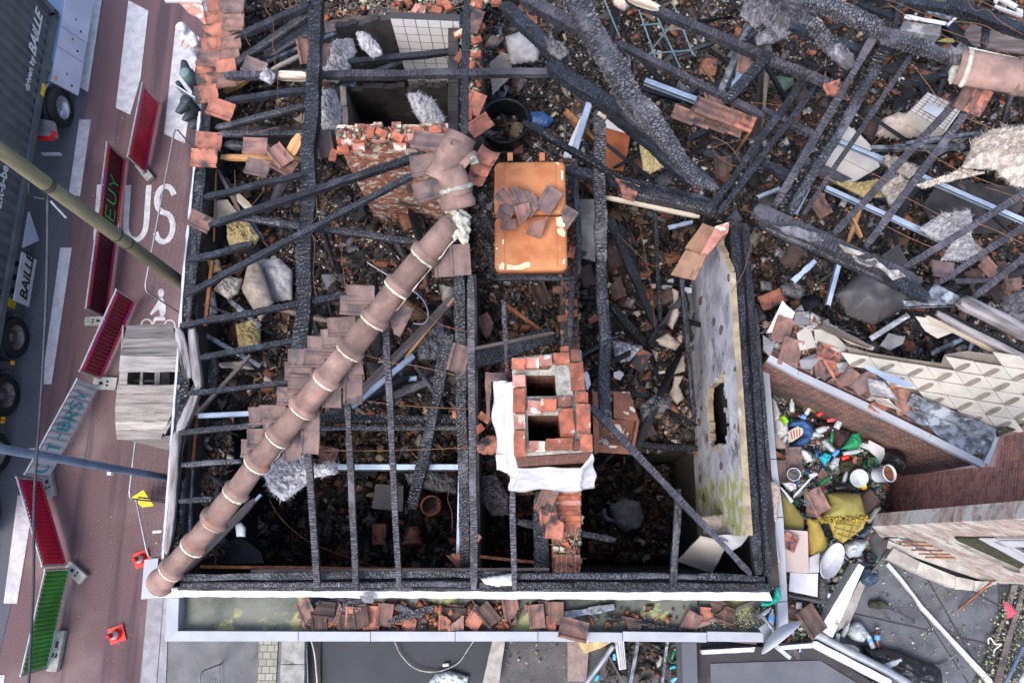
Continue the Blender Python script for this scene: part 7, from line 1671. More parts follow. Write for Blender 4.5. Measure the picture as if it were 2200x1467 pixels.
wool('insulation', 'burnt amber crumple of lining paper between the white tufts', 'insul_yellow', 'J', [(440, 1150), (620, 1150), (740, 1130), (720, 1200), (800, 1240), (640, 1250), (520, 1190)], 7.9, .08, 60, .06, 8)
wool('insulation', 'grey wool heap left of the first zinc strip, over tile rubble', 'insul_grey', 'K', [(110, 390), (200, 370), (260, 430), (230, 480), (120, 450)], 7.2, .12, 100, .06, 9)
wool('insulation', 'white wool bunch above the brick chimney breast, left one', 'insul_white', 'D', [(445, 585), (530, 575), (575, 690), (560, 830), (440, 810)], 7.6, .2, 260, .08, 10)
wool('insulation', 'fat white wool bunch hanging above the round hub tile', 'insul_white', 'D', [(985, 610), (1060, 600), (1150, 640), (1225, 760), (1190, 810), (1090, 805), (1030, 720)], 8.0, .24, 340, .1, 11)
wool('insulation', 'white wool bunch under the blackened wall tiles edge', 'insul_white', 'D', [(660, 215), (720, 215), (800, 280), (830, 350), (760, 365), (690, 300)], 7.9, .16, 200, .08, 12)
wool('insulation', 'grey wool spilled left of the long pinkish tie beam', 'insul_white', 'D', [(450, 420), (520, 260), (640, 250), (660, 330), (610, 470), (540, 525), (450, 500)], 7.5, .14, 300, .1, 13)
wool('insulation', 'small white wool clump at the splintered pale timber end', 'insul_white', 'N', [(830, 880), (920, 780), (1000, 840), (1010, 900), (950, 950), (890, 920)], 8.1, .1, 120, .05, 14)
wool('insulation', 'large pale grey tangle of wool beside the lower ridge tiles', 'insul_white', 'F', [(75, 160), (200, 60), (340, 40), (400, 110), (540, 100), (530, 170), (390, 190), (300, 270), (200, 335), (120, 270)], 7.4, .26, 700, .14, 15)
wool('insulation', 'greyish wool left of the chimney flashing, seen below it', 'insul_grey', 'F', [(1430, 180), (1520, 170), (1600, 300), (1600, 420), (1500, 430), (1420, 330)], 6.2, .2, 160, .1, 16)
wool('insulation', 'dark wool heap in the middle of the left room', 'insul_grey', 'F', [(950, 160), (1150, 150), (1280, 180), (1280, 290), (1120, 270), (980, 230)], 5.0, .25, 200, .12, 17)
wool('insulation', 'grey wool dusted with moss around the diagonal zinc gutter top', 'insul_grey', 'E', [(1010, 740), (1100, 640), (1200, 600), (1230, 760), (1160, 860), (1060, 860)], 6.9, .14, 120, .05, 18)
wool('insulation', 'grey fluff on the orange covered rubble right of the wardrobe', 'insul_grey', 'H', [(860, 1150), (960, 1080), (1060, 1100), (1060, 1180), (960, 1200), (880, 1240)], 5.6, .15, 120, .07, 19)
wool('insulation', 'grey bundle hanging over the end of the ash beam, top centre', 'insul_grey', 'G', [(270, 250), (370, 270), (420, 340), (360, 380), (290, 340)], 9.1, .12, 80, .05, 20)
for i, (pts, m, z, h, lb) in enumerate([([(1440, 10), (1560, -20), (1640, 90), (1590, 150), (1500, 120)], 'insul_yellow', 7.1, .2, 'yellow foam slab near the street side wall plate, upper one'), ([(1310, 240), (1380, 230), (1400, 300), (1330, 320)], 'insul_yellow', 7.0, .15, 'small yellow foam piece beside the charred wall plate'),
        ([(1350, 420), (1440, 340), (1530, 350), (1500, 440), (1440, 480)], 'insul_cream', 7.0, .22, 'pale crumbly foam lump under the longest diagonal rafter'), ([(1290, 420), (1350, 430), (1370, 560), (1310, 600), (1285, 520)], 'insul_white', 6.9, .2, 'white rolled padding next to the charred wall plate'), ([(1490, 640), (1640, 600), (1640, 780), (1510, 790)], 'insul_yellow', 6.8, .2, 'mouldy yellow wool pad under the left rafters'), ([(1370, 880), (1560, 870), (1600, 920), (1400, 910)], 'insul_cream', 6.9, .1, 'cream strip of foam above the black timber stub')]):
    wool('foam_piece', lb, m, 'B', pts, z, h, 60, .03, 30 + i)
wool('foam_piece', 'big torn yellow foam slab beside the pair of crossing rafters', 'insul_yellow', 'O', [(525, 1240), (690, 1200), (900, 1440), (880, 1500), (540, 1500)], 7.0, .22, 60, .03, 40)
wool('foam_piece', 'yellow quilt wedge under the twin charred beams, top centre', 'insul_yellow', 'G', [(850, 840), (900, 770), (1010, 930), (1060, 1030), (930, 1095), (885, 1070)], 7.2, .1, 60, .03, 41)
lump('mattress', 'brown scorched mattress slab between the left rafters and purlin', 'mattress', 'bark_paper', 'E', [(0, 200), (60, 260), (140, 500), (60, 620), (-60, 420)], 6.9, .15, 2, .04, 5, 2)
lump('cloth', 'crumpled grey brown blanket left of the broad purlin', 'cloth', 'cloth_grey', 'E', [(30, 230), (180, 220), (260, 300), (260, 480), (120, 500), (60, 350)], 6.6, .12, 2, .05, 6, 5, .05)
pan('board', 'long beige board leaning between the west rafters', 'board', 'bark_paper', 'O', [(370, 950), (520, 930), (660, 1110), (560, 1150), (370, 1170)], 7.0, .03)
lump('cushion', 'mossy grey cushion beside the charred beam at the top', 'cushion', 'cloth_grey', 'G', [(15, 240), (130, 205), (240, 300), (220, 385), (50, 408), (30, 330)], 7.0, .16, 1.8, .015, 5)
lump('cloth', 'blue and pale cloth scrap in the top middle rubble', 'cloth', 'bag_blue', 'G', [(165, 710), (250, 705), (330, 760), (280, 805), (170, 785)], 6.3, .08, 1.5, .03, 9, 3, .03)
lump('cloth', 'pale mint cloth crumpled between rafters, upper right', 'cloth', 'cloth_dkgreen', 'S', [(430, 900), (480, 860), (580, 890), (650, 880), (655, 950), (530, 1055), (450, 1010)], 7.0, .10, 1.5, .03, 9, 3, .04)
pan('door', 'rusty orange door panel showing through the roof, top centre', 'door', 'panel_rust', 'G', [(640, 800), (805, 845), (785, 970), (760, 1080), (650, 1060)], 6.6, .04)
pan('wall_lining', 'torn beige wall lining above the rusty orange door', 'panel', 'panel_cream', 'G', [(560, 600), (640, 640), (800, 790), (838, 835), (810, 850), (640, 800), (600, 740)], 6.9, .02)
lump('paper_scrap', 'crumpled beige paper above the long ash grey post', 'paper', 'bark_paper', 'G', [(595, 720), (620, 665), (690, 735), (640, 755)], 8.6, .06, 1.2, .02, 9, 1, .02)
pan('window_jamb', 'white painted jamb board beside the zinc strip, top centre', 'board', 'plaster_white', 'G', [(545, 640), (560, 650), (430, 1000), (380, 990), (470, 780)], 7.2, .03)
pan('white_jamb', 'white splintered board right of the green wire rack', 'board', 'ash_pink', 'G', [(1510, 180), (1535, 190), (1430, 560), (1370, 560)], 7.4, .04)
pan('plaster_board', 'yellowish peeling plaster strip right of the orange tanks', 'panel', 'plaster_dirty', 'P', [(1241, 428), (1277, 428), (1279, 562), (1243, 552)], 6.6, .02)
pan('board', 'sooty cream board below the hanging round basin, top centre', 'board', 'plaster_dirty', 'D', [(1500, 400), (1580, 330), (1640, 350), (1640, 480), (1520, 600)], 6.8, .03)
rk = empty('wire_rack', R('G', 1000, 250, 6.8)); tag(rk, 'dark green wire rack buried in rubble at the top', 'rack')
for (x0, y0, x1, y1) in ((640, 0, 740, 240), (850, 40, 965, 370), (970, 100, 1120, 430), (1080, 40, 1200, 350), (870, 160, 1000, 150), (920, 340, 1190, 318), (1020, 190, 1140, 180), (950, 300, 1100, 120), (1190, 320, 1215, 355)):
    kid(MB().tube([R('G', x0, y0, 6.9), R('G', x1, y1, 6.9)], .014, 6).build('rack_bar', 'signal_teal'), rk)
pt = empty('round_pot', R('G', 30, 790, 6.3)); tag(pt, 'large dark round tub half full of rubble below the cushion', 'tub')
kid(MB().lathe([(.36, -.45), (.42, -.02), (.45, 0), (.42, .015), (.39, -.02), (.34, -.3)], 36, None, False).build('tub_shell', 'black_plastic', None, Matrix.Translation(R('G', 10, 760, 6.5)), smooth=True), pt)
lump('case', 'small beige vanity case at the top edge, right of the huge beam', 'case', 'cloth_beige', 'G', [(690, -10), (800, -10), (812, 30), (770, 72), (700, 35)], 7.2, .12, 1.5, .01, 4)
# wardrobe on its back, right room
wr = empty('wardrobe', R('H', 720, 1250, 5.6)); tag(wr, 'brown wooden wardrobe lying open beneath the ash grey post', 'wardrobe')
for nm, pts, z, th in (('side_panel', [(565, 1055), (600, 1060), (610, 1440), (575, 1450)], 6.1, .35), ('top_panel', [(700, 1060), (800, 1060), (860, 1245), (700, 1225)], 6.15, .03), ('shelf', [(590, 1390), (820, 1410), (815, 1455), (590, 1440)], 6.0, .03), ('side_panel', [(845, 1240), (862, 1245), (825, 1445), (805, 1440)], 6.1, .35), ('back_panel', [(600, 1230), (840, 1240), (815, 1440), (610, 1440)], 5.6, .03), ('shelf', [(600, 1060), (700, 1060), (700, 1075), (600, 1072)], 6.0, .2)):
    kid(panel(nm, 'H', pts, z, th, 'furniture'), wr)
lump('foil_sheet', 'crumpled silver foil beside the ash grey post', 'foil', 'foil', 'H', [(690, 735), (860, 765), (885, 780), (800, 870), (740, 880), (700, 840)], 5.7, .06, 1.2, .05, 12, 4, .05)
pan('floor_board', 'sooty beige board above the top of the holed plaster wall', 'board', 'panel_brown', 'H', [(1060, 325), (1155, 165), (1285, 205), (1210, 358)], [7.4, 7.6, 7.7, 7.5], .05)
pan('floor_board', 'pale brown board leaning against the top of the plaster wall', 'board', 'panel_brown', 'H', [(1150, 150), (1260, 0), (1335, 25), (1250, 190)], 7.7, .05)
pan('masonry_lump', 'crumbling brick and plaster wall corner at the top of the plaster wall', 'wall', 'brick_pink', 'H', [(1245, 190), (1340, 20), (1425, -10), (1420, 60), (1300, 190)], 7.75, .3, .02)
lump('pipe_lagging', 'pinkish curved lagging strip standing near the plaster wall', 'lagging', 'cloth_beige', 'H', [(1065, 410), (1110, 430), (1110, 580), (1070, 670), (1040, 640), (1075, 520)], 5.7, .12, 1.4, .02, 6)
lump('lino_roll', 'brownish folded sheet left of the hanging lath near the plaster wall', 'sheet', 'bark_paper', 'H', [(955, 740), (1040, 690), (1120, 760), (1090, 800), (1000, 770)], 5.6, .10, 1.4, .03, 6, 2, .03)
lump('sheet_scrap', 'round brown scrap of lining at the foot of the plaster wall', 'sheet', 'bark_paper', 'H', [(1055, 900), (1080, 840), (1145, 835), (1150, 930), (1080, 950)], 5.5, .03, 1.4, .02, 6)
lump('sheet_scrap', 'drooping brown paper strips below the round scrap', 'paper', 'bark_paper', 'H', [(1080, 960), (1140, 960), (1110, 1020), (1145, 1100), (1100, 1140), (1040, 1080), (1070, 1030)], 5.4, .06, 1.4, .03, 8)
for i, pts in enumerate(([(1000, 400), (1050, 350), (1080, 350), (1070, 400), (1020, 430)], [(820, 560), (850, 550), (870, 570), (850, 590)], [(935, 385), (970, 375), (960, 410), (940, 410)], [(1140, 400), (1190, 390), (1190, 440), (1150, 440)], [(710, 690), (760, 680), (770, 700), (720, 710)], [(980, 935), (1020, 925), (1025, 945), (985, 950)], [(700, 935), (740, 930), (765, 950), (740, 990), (700, 970)], [(1100, 720), (1130, 700), (1130, 750), (1110, 750)], [(1030, 970), (1060, 970), (1050, 1000), (1030, 990)], [(870, 350), (890, 345), (895, 365), (875, 370)])):
    o = panel('plaster_flake', 'H', pts, 5.55 + RND.uniform(0, .15), .015, 'brick_pink' if i % 3 else 'plaster_white', rag=.015); o.data.materials[0] = MATS['cloth_beige'] if i % 3 else MATS['plaster_white']; auto(o, 'pinkish plaster flake' if i % 3 else 'white plaster flake', 'plaster', 'plaster flakes in the right room', *px('H', *pts[0]))
# bottom of the right room
lump('bedding', 'grey brown heap of cloth with lilac folds in the deep corner room', 'bedding', 'cloth_grey', 'I', [(660, 370), (760, 320), (850, 340), (880, 440), (850, 510), (760, 530), (690, 480)], 2.9, .3, 2.0, .10, 4, 2, .1)
lump('lilac_cloth', 'lilac cloth curling round the left of the bedding heap', 'cloth', 'cloth_lilac', 'I', [(610, 395), (640, 375), (650, 430), (720, 465), (710, 480), (650, 465), (615, 430)], 3.1, .12, 1.4, .03, 9, 2, .05)
pan('leaning_board', 'pale grey board leaning in the south east corner', 'board', 'panel_cream', 'I', [(1085, 710), (1225, 560), (1400, 600), (1300, 785)], [6.4, 7.1, 7.2, 6.5], .03)
pan('leaning_board', 'white end of a board at the foot of the plaster wall', 'board', 'paint_white', 'I', [(1330, 545), (1530, 540), (1480, 610), (1400, 655)], [7.0, 7.3, 7.25, 7.1], .03)
lump('paper_scrap', 'brown curled paper under the thin diagonal rafter near the corner', 'paper', 'bark_paper', 'I', [(1230, 430), (1340, 420), (1380, 400), (1400, 530), (1380, 570), (1330, 540), (1250, 540)], 6.6, .10, 1.5, .04, 8, 1, .04)
pan('sheet', 'grey curved sheet in the lower left corner of the deep room', 'sheet', 'panel_grey', 'C', [(1300, 600), (1500, 565), (1620, 650), (1640, 720), (1260, 725)], 6.0, .02)
pan('old_tv', 'flat dark television lying on the floor of the deep room', 'television', 'panel_grey', 'F', [(770, 230), (945, 240), (940, 400), (750, 380)], 5.0, .2, .0)
for i, (x, y, a_) in enumerate(((1115, 360, 0), (1000, 590, 60))):
    e = empty('plant_pot', R('F', x, y, 4.6), math.radians(a_)); e.rotation_euler = (math.radians(20 + 60 * i), math.radians(20), 0)
    tag(e, ('dark round terracotta pot seen from above at the end of the charred beam', 'terracotta pot on its side, lower of the two pots')[i], 'plant pot', 'plant pots in the deep room')
    MB().lathe([(.12, -.25), (.17, 0), (.19, 0), (.19, .05), (.165, .05), (.15, 0), (.11, -.22)], 28).build('pot_shell', 'terracotta', e, smooth=True)
    MB().lathe([(.001, -.1), (.14, -.1)], 20).build('pot_soil', 'bed_dark', e)
# wires
WL = [('N', [(900, 0), (890, 90), (980, 260), (975, 500), (1000, 700), (1030, 900), (1030, 1180), (1050, 1220)], 8.6), ('N', [(1060, 0), (1110, 100), (1240, 60), (1250, 0)], 8.6), ('N', [(650, 0), (655, 360), (720, 520)], 8.4), ('O', [(780, 0), (785, 100), (1150, 20)], 8.2), ('O', [(640, 820), (600, 1070), (620, 800), (610, 560)], 7.9), ('O', [(1010, 740), (940, 870), (830, 1000)], 8.1), ('O', [(1640, 880), (1640, 1150), (1540, 1260), (1640, 1460)], 8.6),
      ('E', [(380, 60), (400, 150), (390, 330), (410, 460)], 8.4), ('E', [(690, 820), (900, 880), (1050, 900), (1300, 960)], 9.0), ('E', [(730, 1120), (1000, 1150), (1380, 1170)], 8.5), ('E', [(450, 1430), (900, 1430), (1400, 1410)], 8.2), ('E', [(560, 80), (575, 250), (595, 420)], 8.6), ('F', [(110, 320), (180, 440), (330, 570), (480, 640), (640, 700), (860, 770)], 6.2), ('E', [(970, 470), (1090, 560), (1200, 640), (1400, 690)], 8.8),
      ('G', [(400, 500), (440, 590), (520, 660)], 8.5), ('G', [(1320, 860), (1430, 920), (1520, 1050)], 8.6), ('G', [(1540, 1060), (1420, 1030), (1330, 930), (1590, 870)], 8.6), ('H', [(860, 0), (900, 200), (935, 400), (960, 650)], 7.6), ('H', [(720, 60), (850, 190), (960, 270), (1110, 200)], 7.5), ('S', [(0, 1140), (200, 1160), (400, 1175), (515, 1215), (440, 1380)], 8.4), ('S', [(180, 1400), (280, 1320), (360, 1420), (480, 1467)], 8.0), ('S', [(860, 830), (980, 740), (1060, 540)], 8.2),
      ('T', [(0, 0), (150, 40), (400, 140), (800, 240), (1150, 300), (1572, 580)], 9.4), ('T', [(640, 330), (900, 420), (1200, 520), (1572, 700)], 9.3), ('T', [(930, 0), (1020, 120), (1160, 110), (1300, 240), (1572, 400)], 9.5), ('T', [(1060, 0), (1300, 120), (1572, 230)], 9.5), ('T', [(320, 730), (480, 940), (640, 1150), (860, 1300), (1200, 1440)], 9.2), ('J', [(870, 1230), (1100, 1350), (1300, 1467)], 9.0), ('J', [(780, 20), (1000, 160), (1300, 300)], 9.4), ('J', [(1400, 1180), (1560, 1230), (1643, 1260)], 9.1), ('K', [(780, 20), (920, 90), (1060, 150)], 9.1),
      ('K', [(1350, 0), (1500, 60), (1640, 130)], 9.2), ('H', [(1440, 440), (1520, 300), (1560, 150)], 8.4), ('F', [(1240, 240), (1220, 320), (1245, 400), (1250, 520)], 6.5), ('J', [(500, 1000), (700, 1100), (900, 1200)], 8.9), ('J', [(1000, 930), (1200, 1060), (1500, 1180)], 9.0)]
for r_, pts, z in WL: wire(r_, pts, z, .0045)
wire('Z', [(980, 970), (1010, 1070), (1060, 1250), (1150, 1467)], 10.0, .003, 'cable', look='fine dark wire'); wire('Z', [(990, 980), (1040, 1100), (1090, 1280), (1180, 1467)], 10.0, .003, 'cable', look='fine dark wire')
wire('E', [(730, 245), (800, 290), (900, 350), (1000, 410), (1080, 480), (1115, 570), (1090, 630), (1020, 630)], 7.6, .011, 'galv', 'hose', label='grey plastic conduit looping out beneath the ridge tiles', cat='hose')
wire('B', [(1640, 1420), (1580, 1430)], 7.4, .004)
# hose behind
# ---------------------------------------------------------------- flat roof behind, right
rf = flat('rear_flat_roof', [(1640, 840), (1920, 960), (1960, 1170), (2260, 1270), (2260, 1560), (1560, 1560), (1640, 1380)], 5.9, 'roof_felt', kind=None, th=.3); tag(rf, 'grey felt flat roof with algae stains and litter at the lower right', 'roof')
for (x0, y0, x1, y1) in ((1905, 1200, 2080, 1467), (1760, 1300, 2200, 1400), (1990, 1240, 2120, 1467), (2080, 1265, 2200, 1330)):
    a, b = P(x0, y0, 5.9), P(x1, y1, 5.9); d = (b - a).normalized(); s_ = Vector((-d.y, d.x, 0)) * .012; up = Vector((0, 0, .004))
    kid(MB().add([a - s_ + up, b - s_ + up, b + s_ + up * 2, a + s_ + up * 2], [(0, 1, 2, 3)]).build('felt_seam', 'roof_felt_dark'), rf)
struct(heap('moss_patch', [px('V', *p_) for p_ in [(1240, 560), (1480, 545), (1480, 1467), (1000, 1467), (1180, 1100), (1250, 850)]], 5.93, .025, 'bed_litter', 4, seed=3), 'stuff')
struct(shards('litter', [px('V', *p_) for p_ in [(100, 350), (1200, 600), (1250, 1467), (0, 1467)]], 5.92, 420, .01, .035, 'roofbits', 41, .0), 'stuff')
struct(shards('litter', [px('V', *p_) for p_ in [(1250, 700), (1480, 545), (1480, 1467), (1050, 1467)]], 5.95, 600, .012, .05, 'roofbits', 42, .02), 'stuff')
# litter heap
LH = [(1650, 838), (1760, 905), (1905, 975), (1900, 1080), (1886, 1140), (1850, 1200), (1790, 1270), (1740, 1360), (1690, 1385), (1676, 1100)]
struct(heap('litter_bed', LH, 6.05, .12, 'bed_litter', 4, seed=8), 'stuff')
struct(shards('litter', LH[:5] + [(1690, 1070)], 6.15, 5200, .012, .11, 'trash', 43, .12, m='shards_gloss', splinters=.2), 'stuff')
struct(shards('litter', [(1690, 1070), (1890, 1130), (1800, 1290), (1730, 1390), (1690, 1385)], 6.08, 1700, .012, .10, 'trash', 44, .08, m='shards_gloss'), 'stuff')
struct(shards('litter', [(1640, 1180), (1672, 1180), (1672, 1352), (1620, 1352)], 6.98, 160, .015, .06, 'roofbits', 46, .01), 'stuff')
lump('sack', 'open blue plastic sack around a checked cloth on the litter heap', 'sack', 'bag_blue', 'M', [(265, 470), (290, 410), (400, 395), (500, 450), (525, 540), (470, 640), (350, 695), (270, 690), (420, 560), (400, 470)], 6.5, .12, 1.3, .04, 8, 2, .05)
pan('checked_cloth', 'cream and rust checked cloth inside the blue sack', 'cloth', 'panel_cream', 'M', [(260, 520), (360, 465), (445, 500), (400, 560), (300, 630), (255, 640)], 6.52)
for k_ in range(4): MBc = panel('check_stripe', 'M', [(280 + 32 * k_, 520 - 8 * k_), (292 + 32 * k_, 516 - 8 * k_), (312 + 25 * k_, 600 - 12 * k_), (300 + 25 * k_, 604 - 12 * k_)], 6.526, .004, 'panel_rust'); MBc.parent = bpy.data.objects['checked_cloth']; MBc.matrix_parent_inverse = bpy.data.objects['checked_cloth'].matrix_basis.inverted()
lump('bag', 'off white plastic bag against the white coping beside the blue sack', 'bag', 'bag_white', 'M', [(75, 160), (130, 220), (180, 320), (250, 460), (260, 560), (180, 600), (110, 560), (95, 380)], 6.4, .15, 1.4, .05, 7, 1, .06)
lump('bag', 'white carrier bag right of the upright brown tile', 'bag', 'bag_white', 'M', [(330, 700), (430, 710), (500, 770), (515, 840), (450, 850), (400, 790), (340, 740)], 6.45, .12, 1.4, .04, 8, 5, .05)
lump('bag', 'beige crumpled bag below the blue sack', 'bag', 'cloth_beige', 'M', [(105, 555), (200, 590), (275, 660), (230, 710), (130, 700)], 6.35, .08, 1.4, .03, 6, 5)
lump('cloth', 'green cloth fanned out near the brick wall', 'cloth', 'cloth_green', 'M', [(815, 705), (880, 620), (930, 540), (1005, 530), (1020, 600), (1030, 660), (960, 712)], 6.45, .10, 1.3, .03, 8, 2, .05)
lump('cloth', 'dark maroon garment left of the green cloth', 'cloth', 'cloth_maroon', 'M', [(540, 490), (590, 410), (680, 430), (830, 490), (915, 520), (880, 620), (800, 700), (740, 660), (700, 540), (600, 500)], 6.35, .12, 1.5, .04, 7, 3, .06)
lump('cup', 'lime green plastic tub near the coping', 'tub', 'lime', 'M', [(165, 370), (210, 340), (260, 420), (240, 450), (200, 430)], 6.6, .12, 1.2, .005, 5)
lump('bag', 'cyan plastic bag in the middle of the heap', 'bag', 'bag_cyan', 'M', [(575, 790), (640, 740), (715, 770), (690, 830), (640, 878), (610, 840)], 6.5, .08, 1.2, .03, 9, 2, .04)
lump('bag', 'transparent green tinted bag right of the cyan bag', 'bag', 'bag_clear', 'M', [(680, 880), (740, 790), (800, 800), (790, 880), (720, 930)], 6.45, .08, 1.2, .04, 9, 2, .05)
lump('bag', 'greenish slimy bag with rubbish in the middle right of the heap', 'bag', 'moss', 'M', [(800, 830), (900, 810), (960, 870), (950, 940), (860, 970), (800, 930)], 6.45, .1, 1.3, .04, 9, 3, .05)
lump('bag', 'black refuse bag behind the paint bucket', 'bag', 'black_plastic', 'M', [(1230, 860), (1260, 740), (1340, 710), (1440, 740), (1490, 830), (1480, 900), (1420, 960), (1300, 900)], 6.5, .22, 1.5, .05, 6, 3, .06)
lump('foam_slab', 'yellow green foam slab against the brick wall at the top of the heap', 'foam', 'foam', 'M', [(415, 290), (430, 180), (500, 190), (630, 290), (600, 330), (500, 320)], 6.4, .12, 1.5, .01, 4)
pan('white_board', 'white broken board beside the black refuse bag', 'board', 'plaster_white', 'M', [(1040, 640), (1100, 655), (1110, 610), (1270, 700), (1280, 780), (1220, 870), (1180, 780)], 6.55, .03, .01)
def bottle(r_, x, y, z, ang, m, label, L=.26, rad=.035, tilt=8, lab=None, kind='bottle'):
    q_ = px(r_, x, y); M4 = Matrix.Translation(P(*q_, z)) @ Matrix.Rotation(math.radians(ang), 4, 'Z') @ Matrix.Rotation(math.radians(90 - tilt), 4, 'Y')
    e = empty('bottle' if kind == 'bottle' else 'drink_can', (0, 0, 0)); e.matrix_basis = M4; tag(e, label, kind, 'bottles and cans thrown away')
    if kind == 'bottle':
        MB().lathe([(.001, -L / 2), (rad, -L / 2), (rad * 1.03, -L * .2), (rad * .97, 0), (rad, L * .18), (rad * .45, L * .38), (rad * .4, L * .46), (.001, L * .47)], 16).build('glass', m, e, smooth=True)
        MB().lathe([(rad * .46, L * .44), (rad * .46, L * .5), (.001, L * .5)], 12).build('cap', 'paint_white', e)
        if lab: MB().lathe([(rad * 1.06, -L * .12), (rad * 1.06, L * .12)], 16).build('label', lab, e, smooth=True)
    else:
        MB().lathe([(.001, -.06), (.026, -.06), (.033, -.05), (.033, .05), (.026, .06), (.001, .06)], 16).build('can_shell', m, e, smooth=True)
    return e
BT = [('M', 420, 370, -20, 'glass_brown', 'dark brown bottle with white lettering above the blue sack', .3, .04), ('M', 700, 690, -50, 'glass_clear', 'clear scratched bottle left of the green cloth', .28, .045), ('M', 620, 500, 20, 'glass_clear', 'clear tumbler shaped jar above the maroon garment', .2, .05), ('M', 560, 555, -10, 'glass_clear', 'small clear bottle at the left edge of the maroon garment', .2, .04), ('M', 940, 740, 10, 'glass_clear', 'long clear bottle under the green cloth', .3, .035), ('M', 800, 420, 60, 'glass_clear', 'clear crumpled bottle touching the brick wall', .24, .05), ('M', 860, 1000, 70, 'glass_clear', 'narrow clear bottle beside the plastic plate', .22, .03),
      ('M', 1080, 690, -30, 'glass_clear', 'clear bottle beside the white broken board', .22, .03), ('M', 650, 1040, 30, 'glass_green', 'green tangle necked bottle left of the yellow pot', .22, .035), ('M', 300, 250, 90, 'glass_clear', 'clear bottle upright near the top of the heap', .2, .04), ('M', 720, 570, 80, 'glass_green', 'green bottle on the maroon garment', .2, .03),
      ('U', 310, 780, -5, 'glass_brown', 'large cola bottle with a white label above the dark roof tile', .34, .05), ('U', 72, 895, 80, 'glass_clear', 'water bottle with a blue label in the box gutter beside the dish', .26, .04), ('U', 1005, 1060, 88, 'glass_brown', 'dark bottle with a blue label by the black tarpaulin', .28, .042), ('U', 940, 1085, 110, 'glass_clear', 'clear bottle with a pale blue label beside the dark one', .24, .038), ('U', 985, 370, -50, 'glass_green', 'green glass bottle in the rubbish by the mossy sill', .26, .035), ('V', 245, 1285, 25, 'glass_clear', 'clear bottle lying on the black tarpaulin', .3, .05), ('V', 350, 1350, -70, 'glass_brown', 'cola bottle with a blue label sunk in the black tarpaulin', .3, .045), ('U', 725, 1000, 60, 'glass_clear', 'clear bottle left of the knotted plastic bag', .22, .035), ('U', 20, 840, 40, 'glass_clear', 'scratched clear bottle nearest the teal cloth', .2, .03)]
for (r_, x, y, a_, m, lb, L_, rd_) in BT: bottle(r_, x, y, 6.5 if r_ == 'M' else 7.05 if (r_ == 'U' and x < 100) else 6.35 if r_ == 'U' and x < 400 else 6.08, a_, m, lb, L_, rd_, 8, 'label_blue' if 'blue' in lb else 'paint_white' if 'white l' in lb else None)
for (r_, x, y, a_, m, lb, z) in [('M', 710, 400, 10, 'cloth_pink', 'crushed pink can near the brick wall', 6.5), ('M', 760, 750, 45, 'label_blue', 'blue drink can right of the cyan bag', 6.55), ('M', 560, 760, 80, 'bag_blue', 'dark blue drink can left of the cyan bag', 6.5), ('M', 860, 795, 20, 'red_plastic', 'small red can under the long clear bottle', 6.5), ('M', 580, 1135, 20, 'red_plastic', 'red can above the foam cushions', 6.4), ('M', 960, 820, 70, 'terracotta', 'orange can at the right of the slimy bag', 6.5), ('M', 600, 335, 30, 'red_plastic', 'orange red can by the upper foam slab', 6.5), ('M', 465, 310, 60, 'paint_white', 'white drink can above the brown bottle', 6.55), ('M', 230, 600, 60, 'bag_clear', 'silver can on the beige bag', 6.5), ('U', 565, 700, 60, 'bag_clear', 'silver can on the black cloth strip', 6.5), ('U', 655, 1060, 80, 'bag_clear', 'silver can at the end of the white slab', 6.1)]:
    bottle(r_, x, y, z, a_, m, lb, kind='can', tilt=10)
def bucket(r_, x, y, z, rad, h, tiltx, tilty, m, inner, label, nm='bucket'):
    e = empty(nm, R(r_, x, y, z)); e.rotation_euler = (math.radians(tiltx), math.radians(tilty), 0); tag(e, label, nm.replace('_', ' '))
    MB().lathe([(rad * .82, -h), (rad, 0), (rad * 1.04, 0), (rad * 1.04, .02), (rad * .95, .02), (rad * .93, -.02)], 32).build('bucket_shell', m, e, smooth=True)
    MB().lathe([(.001, -.025), (rad * .94, -.025)], 28).build('contents', inner, e); return e
bucket('M', 1320, 960, 6.95, .125, .24, -4, 24, 'bucket_white', 'rust', 'white paint bucket full of rust brown residue at the brick corner', 'paint_bucket')
bucket('M', 320, 970, 6.75, .095, .2, 8, -12, 'bucket_white', 'black_plastic', 'grey open bucket with dark water beside the coping')
bucket('M', 1145, 850, 6.6, .075, .14, 0, 10, 'glass_green', 'bed_litter', 'green round tub left of the paint bucket', 'tub')
bucket('M', 1050, 1100, 6.55, .045, .08, 0, 15, 'yellow_plastic', 'yellow_plastic', 'small yellow pot below the round plate', 'pot')
lump('paper_ball', 'crumpled white paper below the grey bucket', 'paper', 'bag_white', 'M', [(190, 1060), (260, 1050), (340, 1070), (350, 1120), (290, 1150), (240, 1120)], 6.75, .07, 1.1, .05, 12, 2, .05)
MBp = MB().lathe([(.001, 0), (.10, .0), (.13, .02), (.14, .025)], 28).build('plate', 'bag_clear', None, Matrix.Translation(R('M', 1000, 1010, 6.6)) @ Matrix.Rotation(.25, 4, 'X'), smooth=True); tag(MBp, 'round transparent plastic plate in the middle right of the heap', 'plate')
cv = empty('folding_frame', R('M', 320, 1200, 6.8)); tag(cv, 'white V shaped plastic frame standing on the foam beside the coping', 'frame')
for pts in ([(160, 1090), (195, 1110), (320, 1250), (290, 1275), (240, 1190)], [(500, 1000), (515, 1010), (345, 1190), (315, 1225), (325, 1185)], [(480, 970), (560, 955), (580, 975), (510, 1015), (490, 1000)]): kid(panel('frame_leg', 'M', pts, 6.95, .03, 'paint_white'), cv)
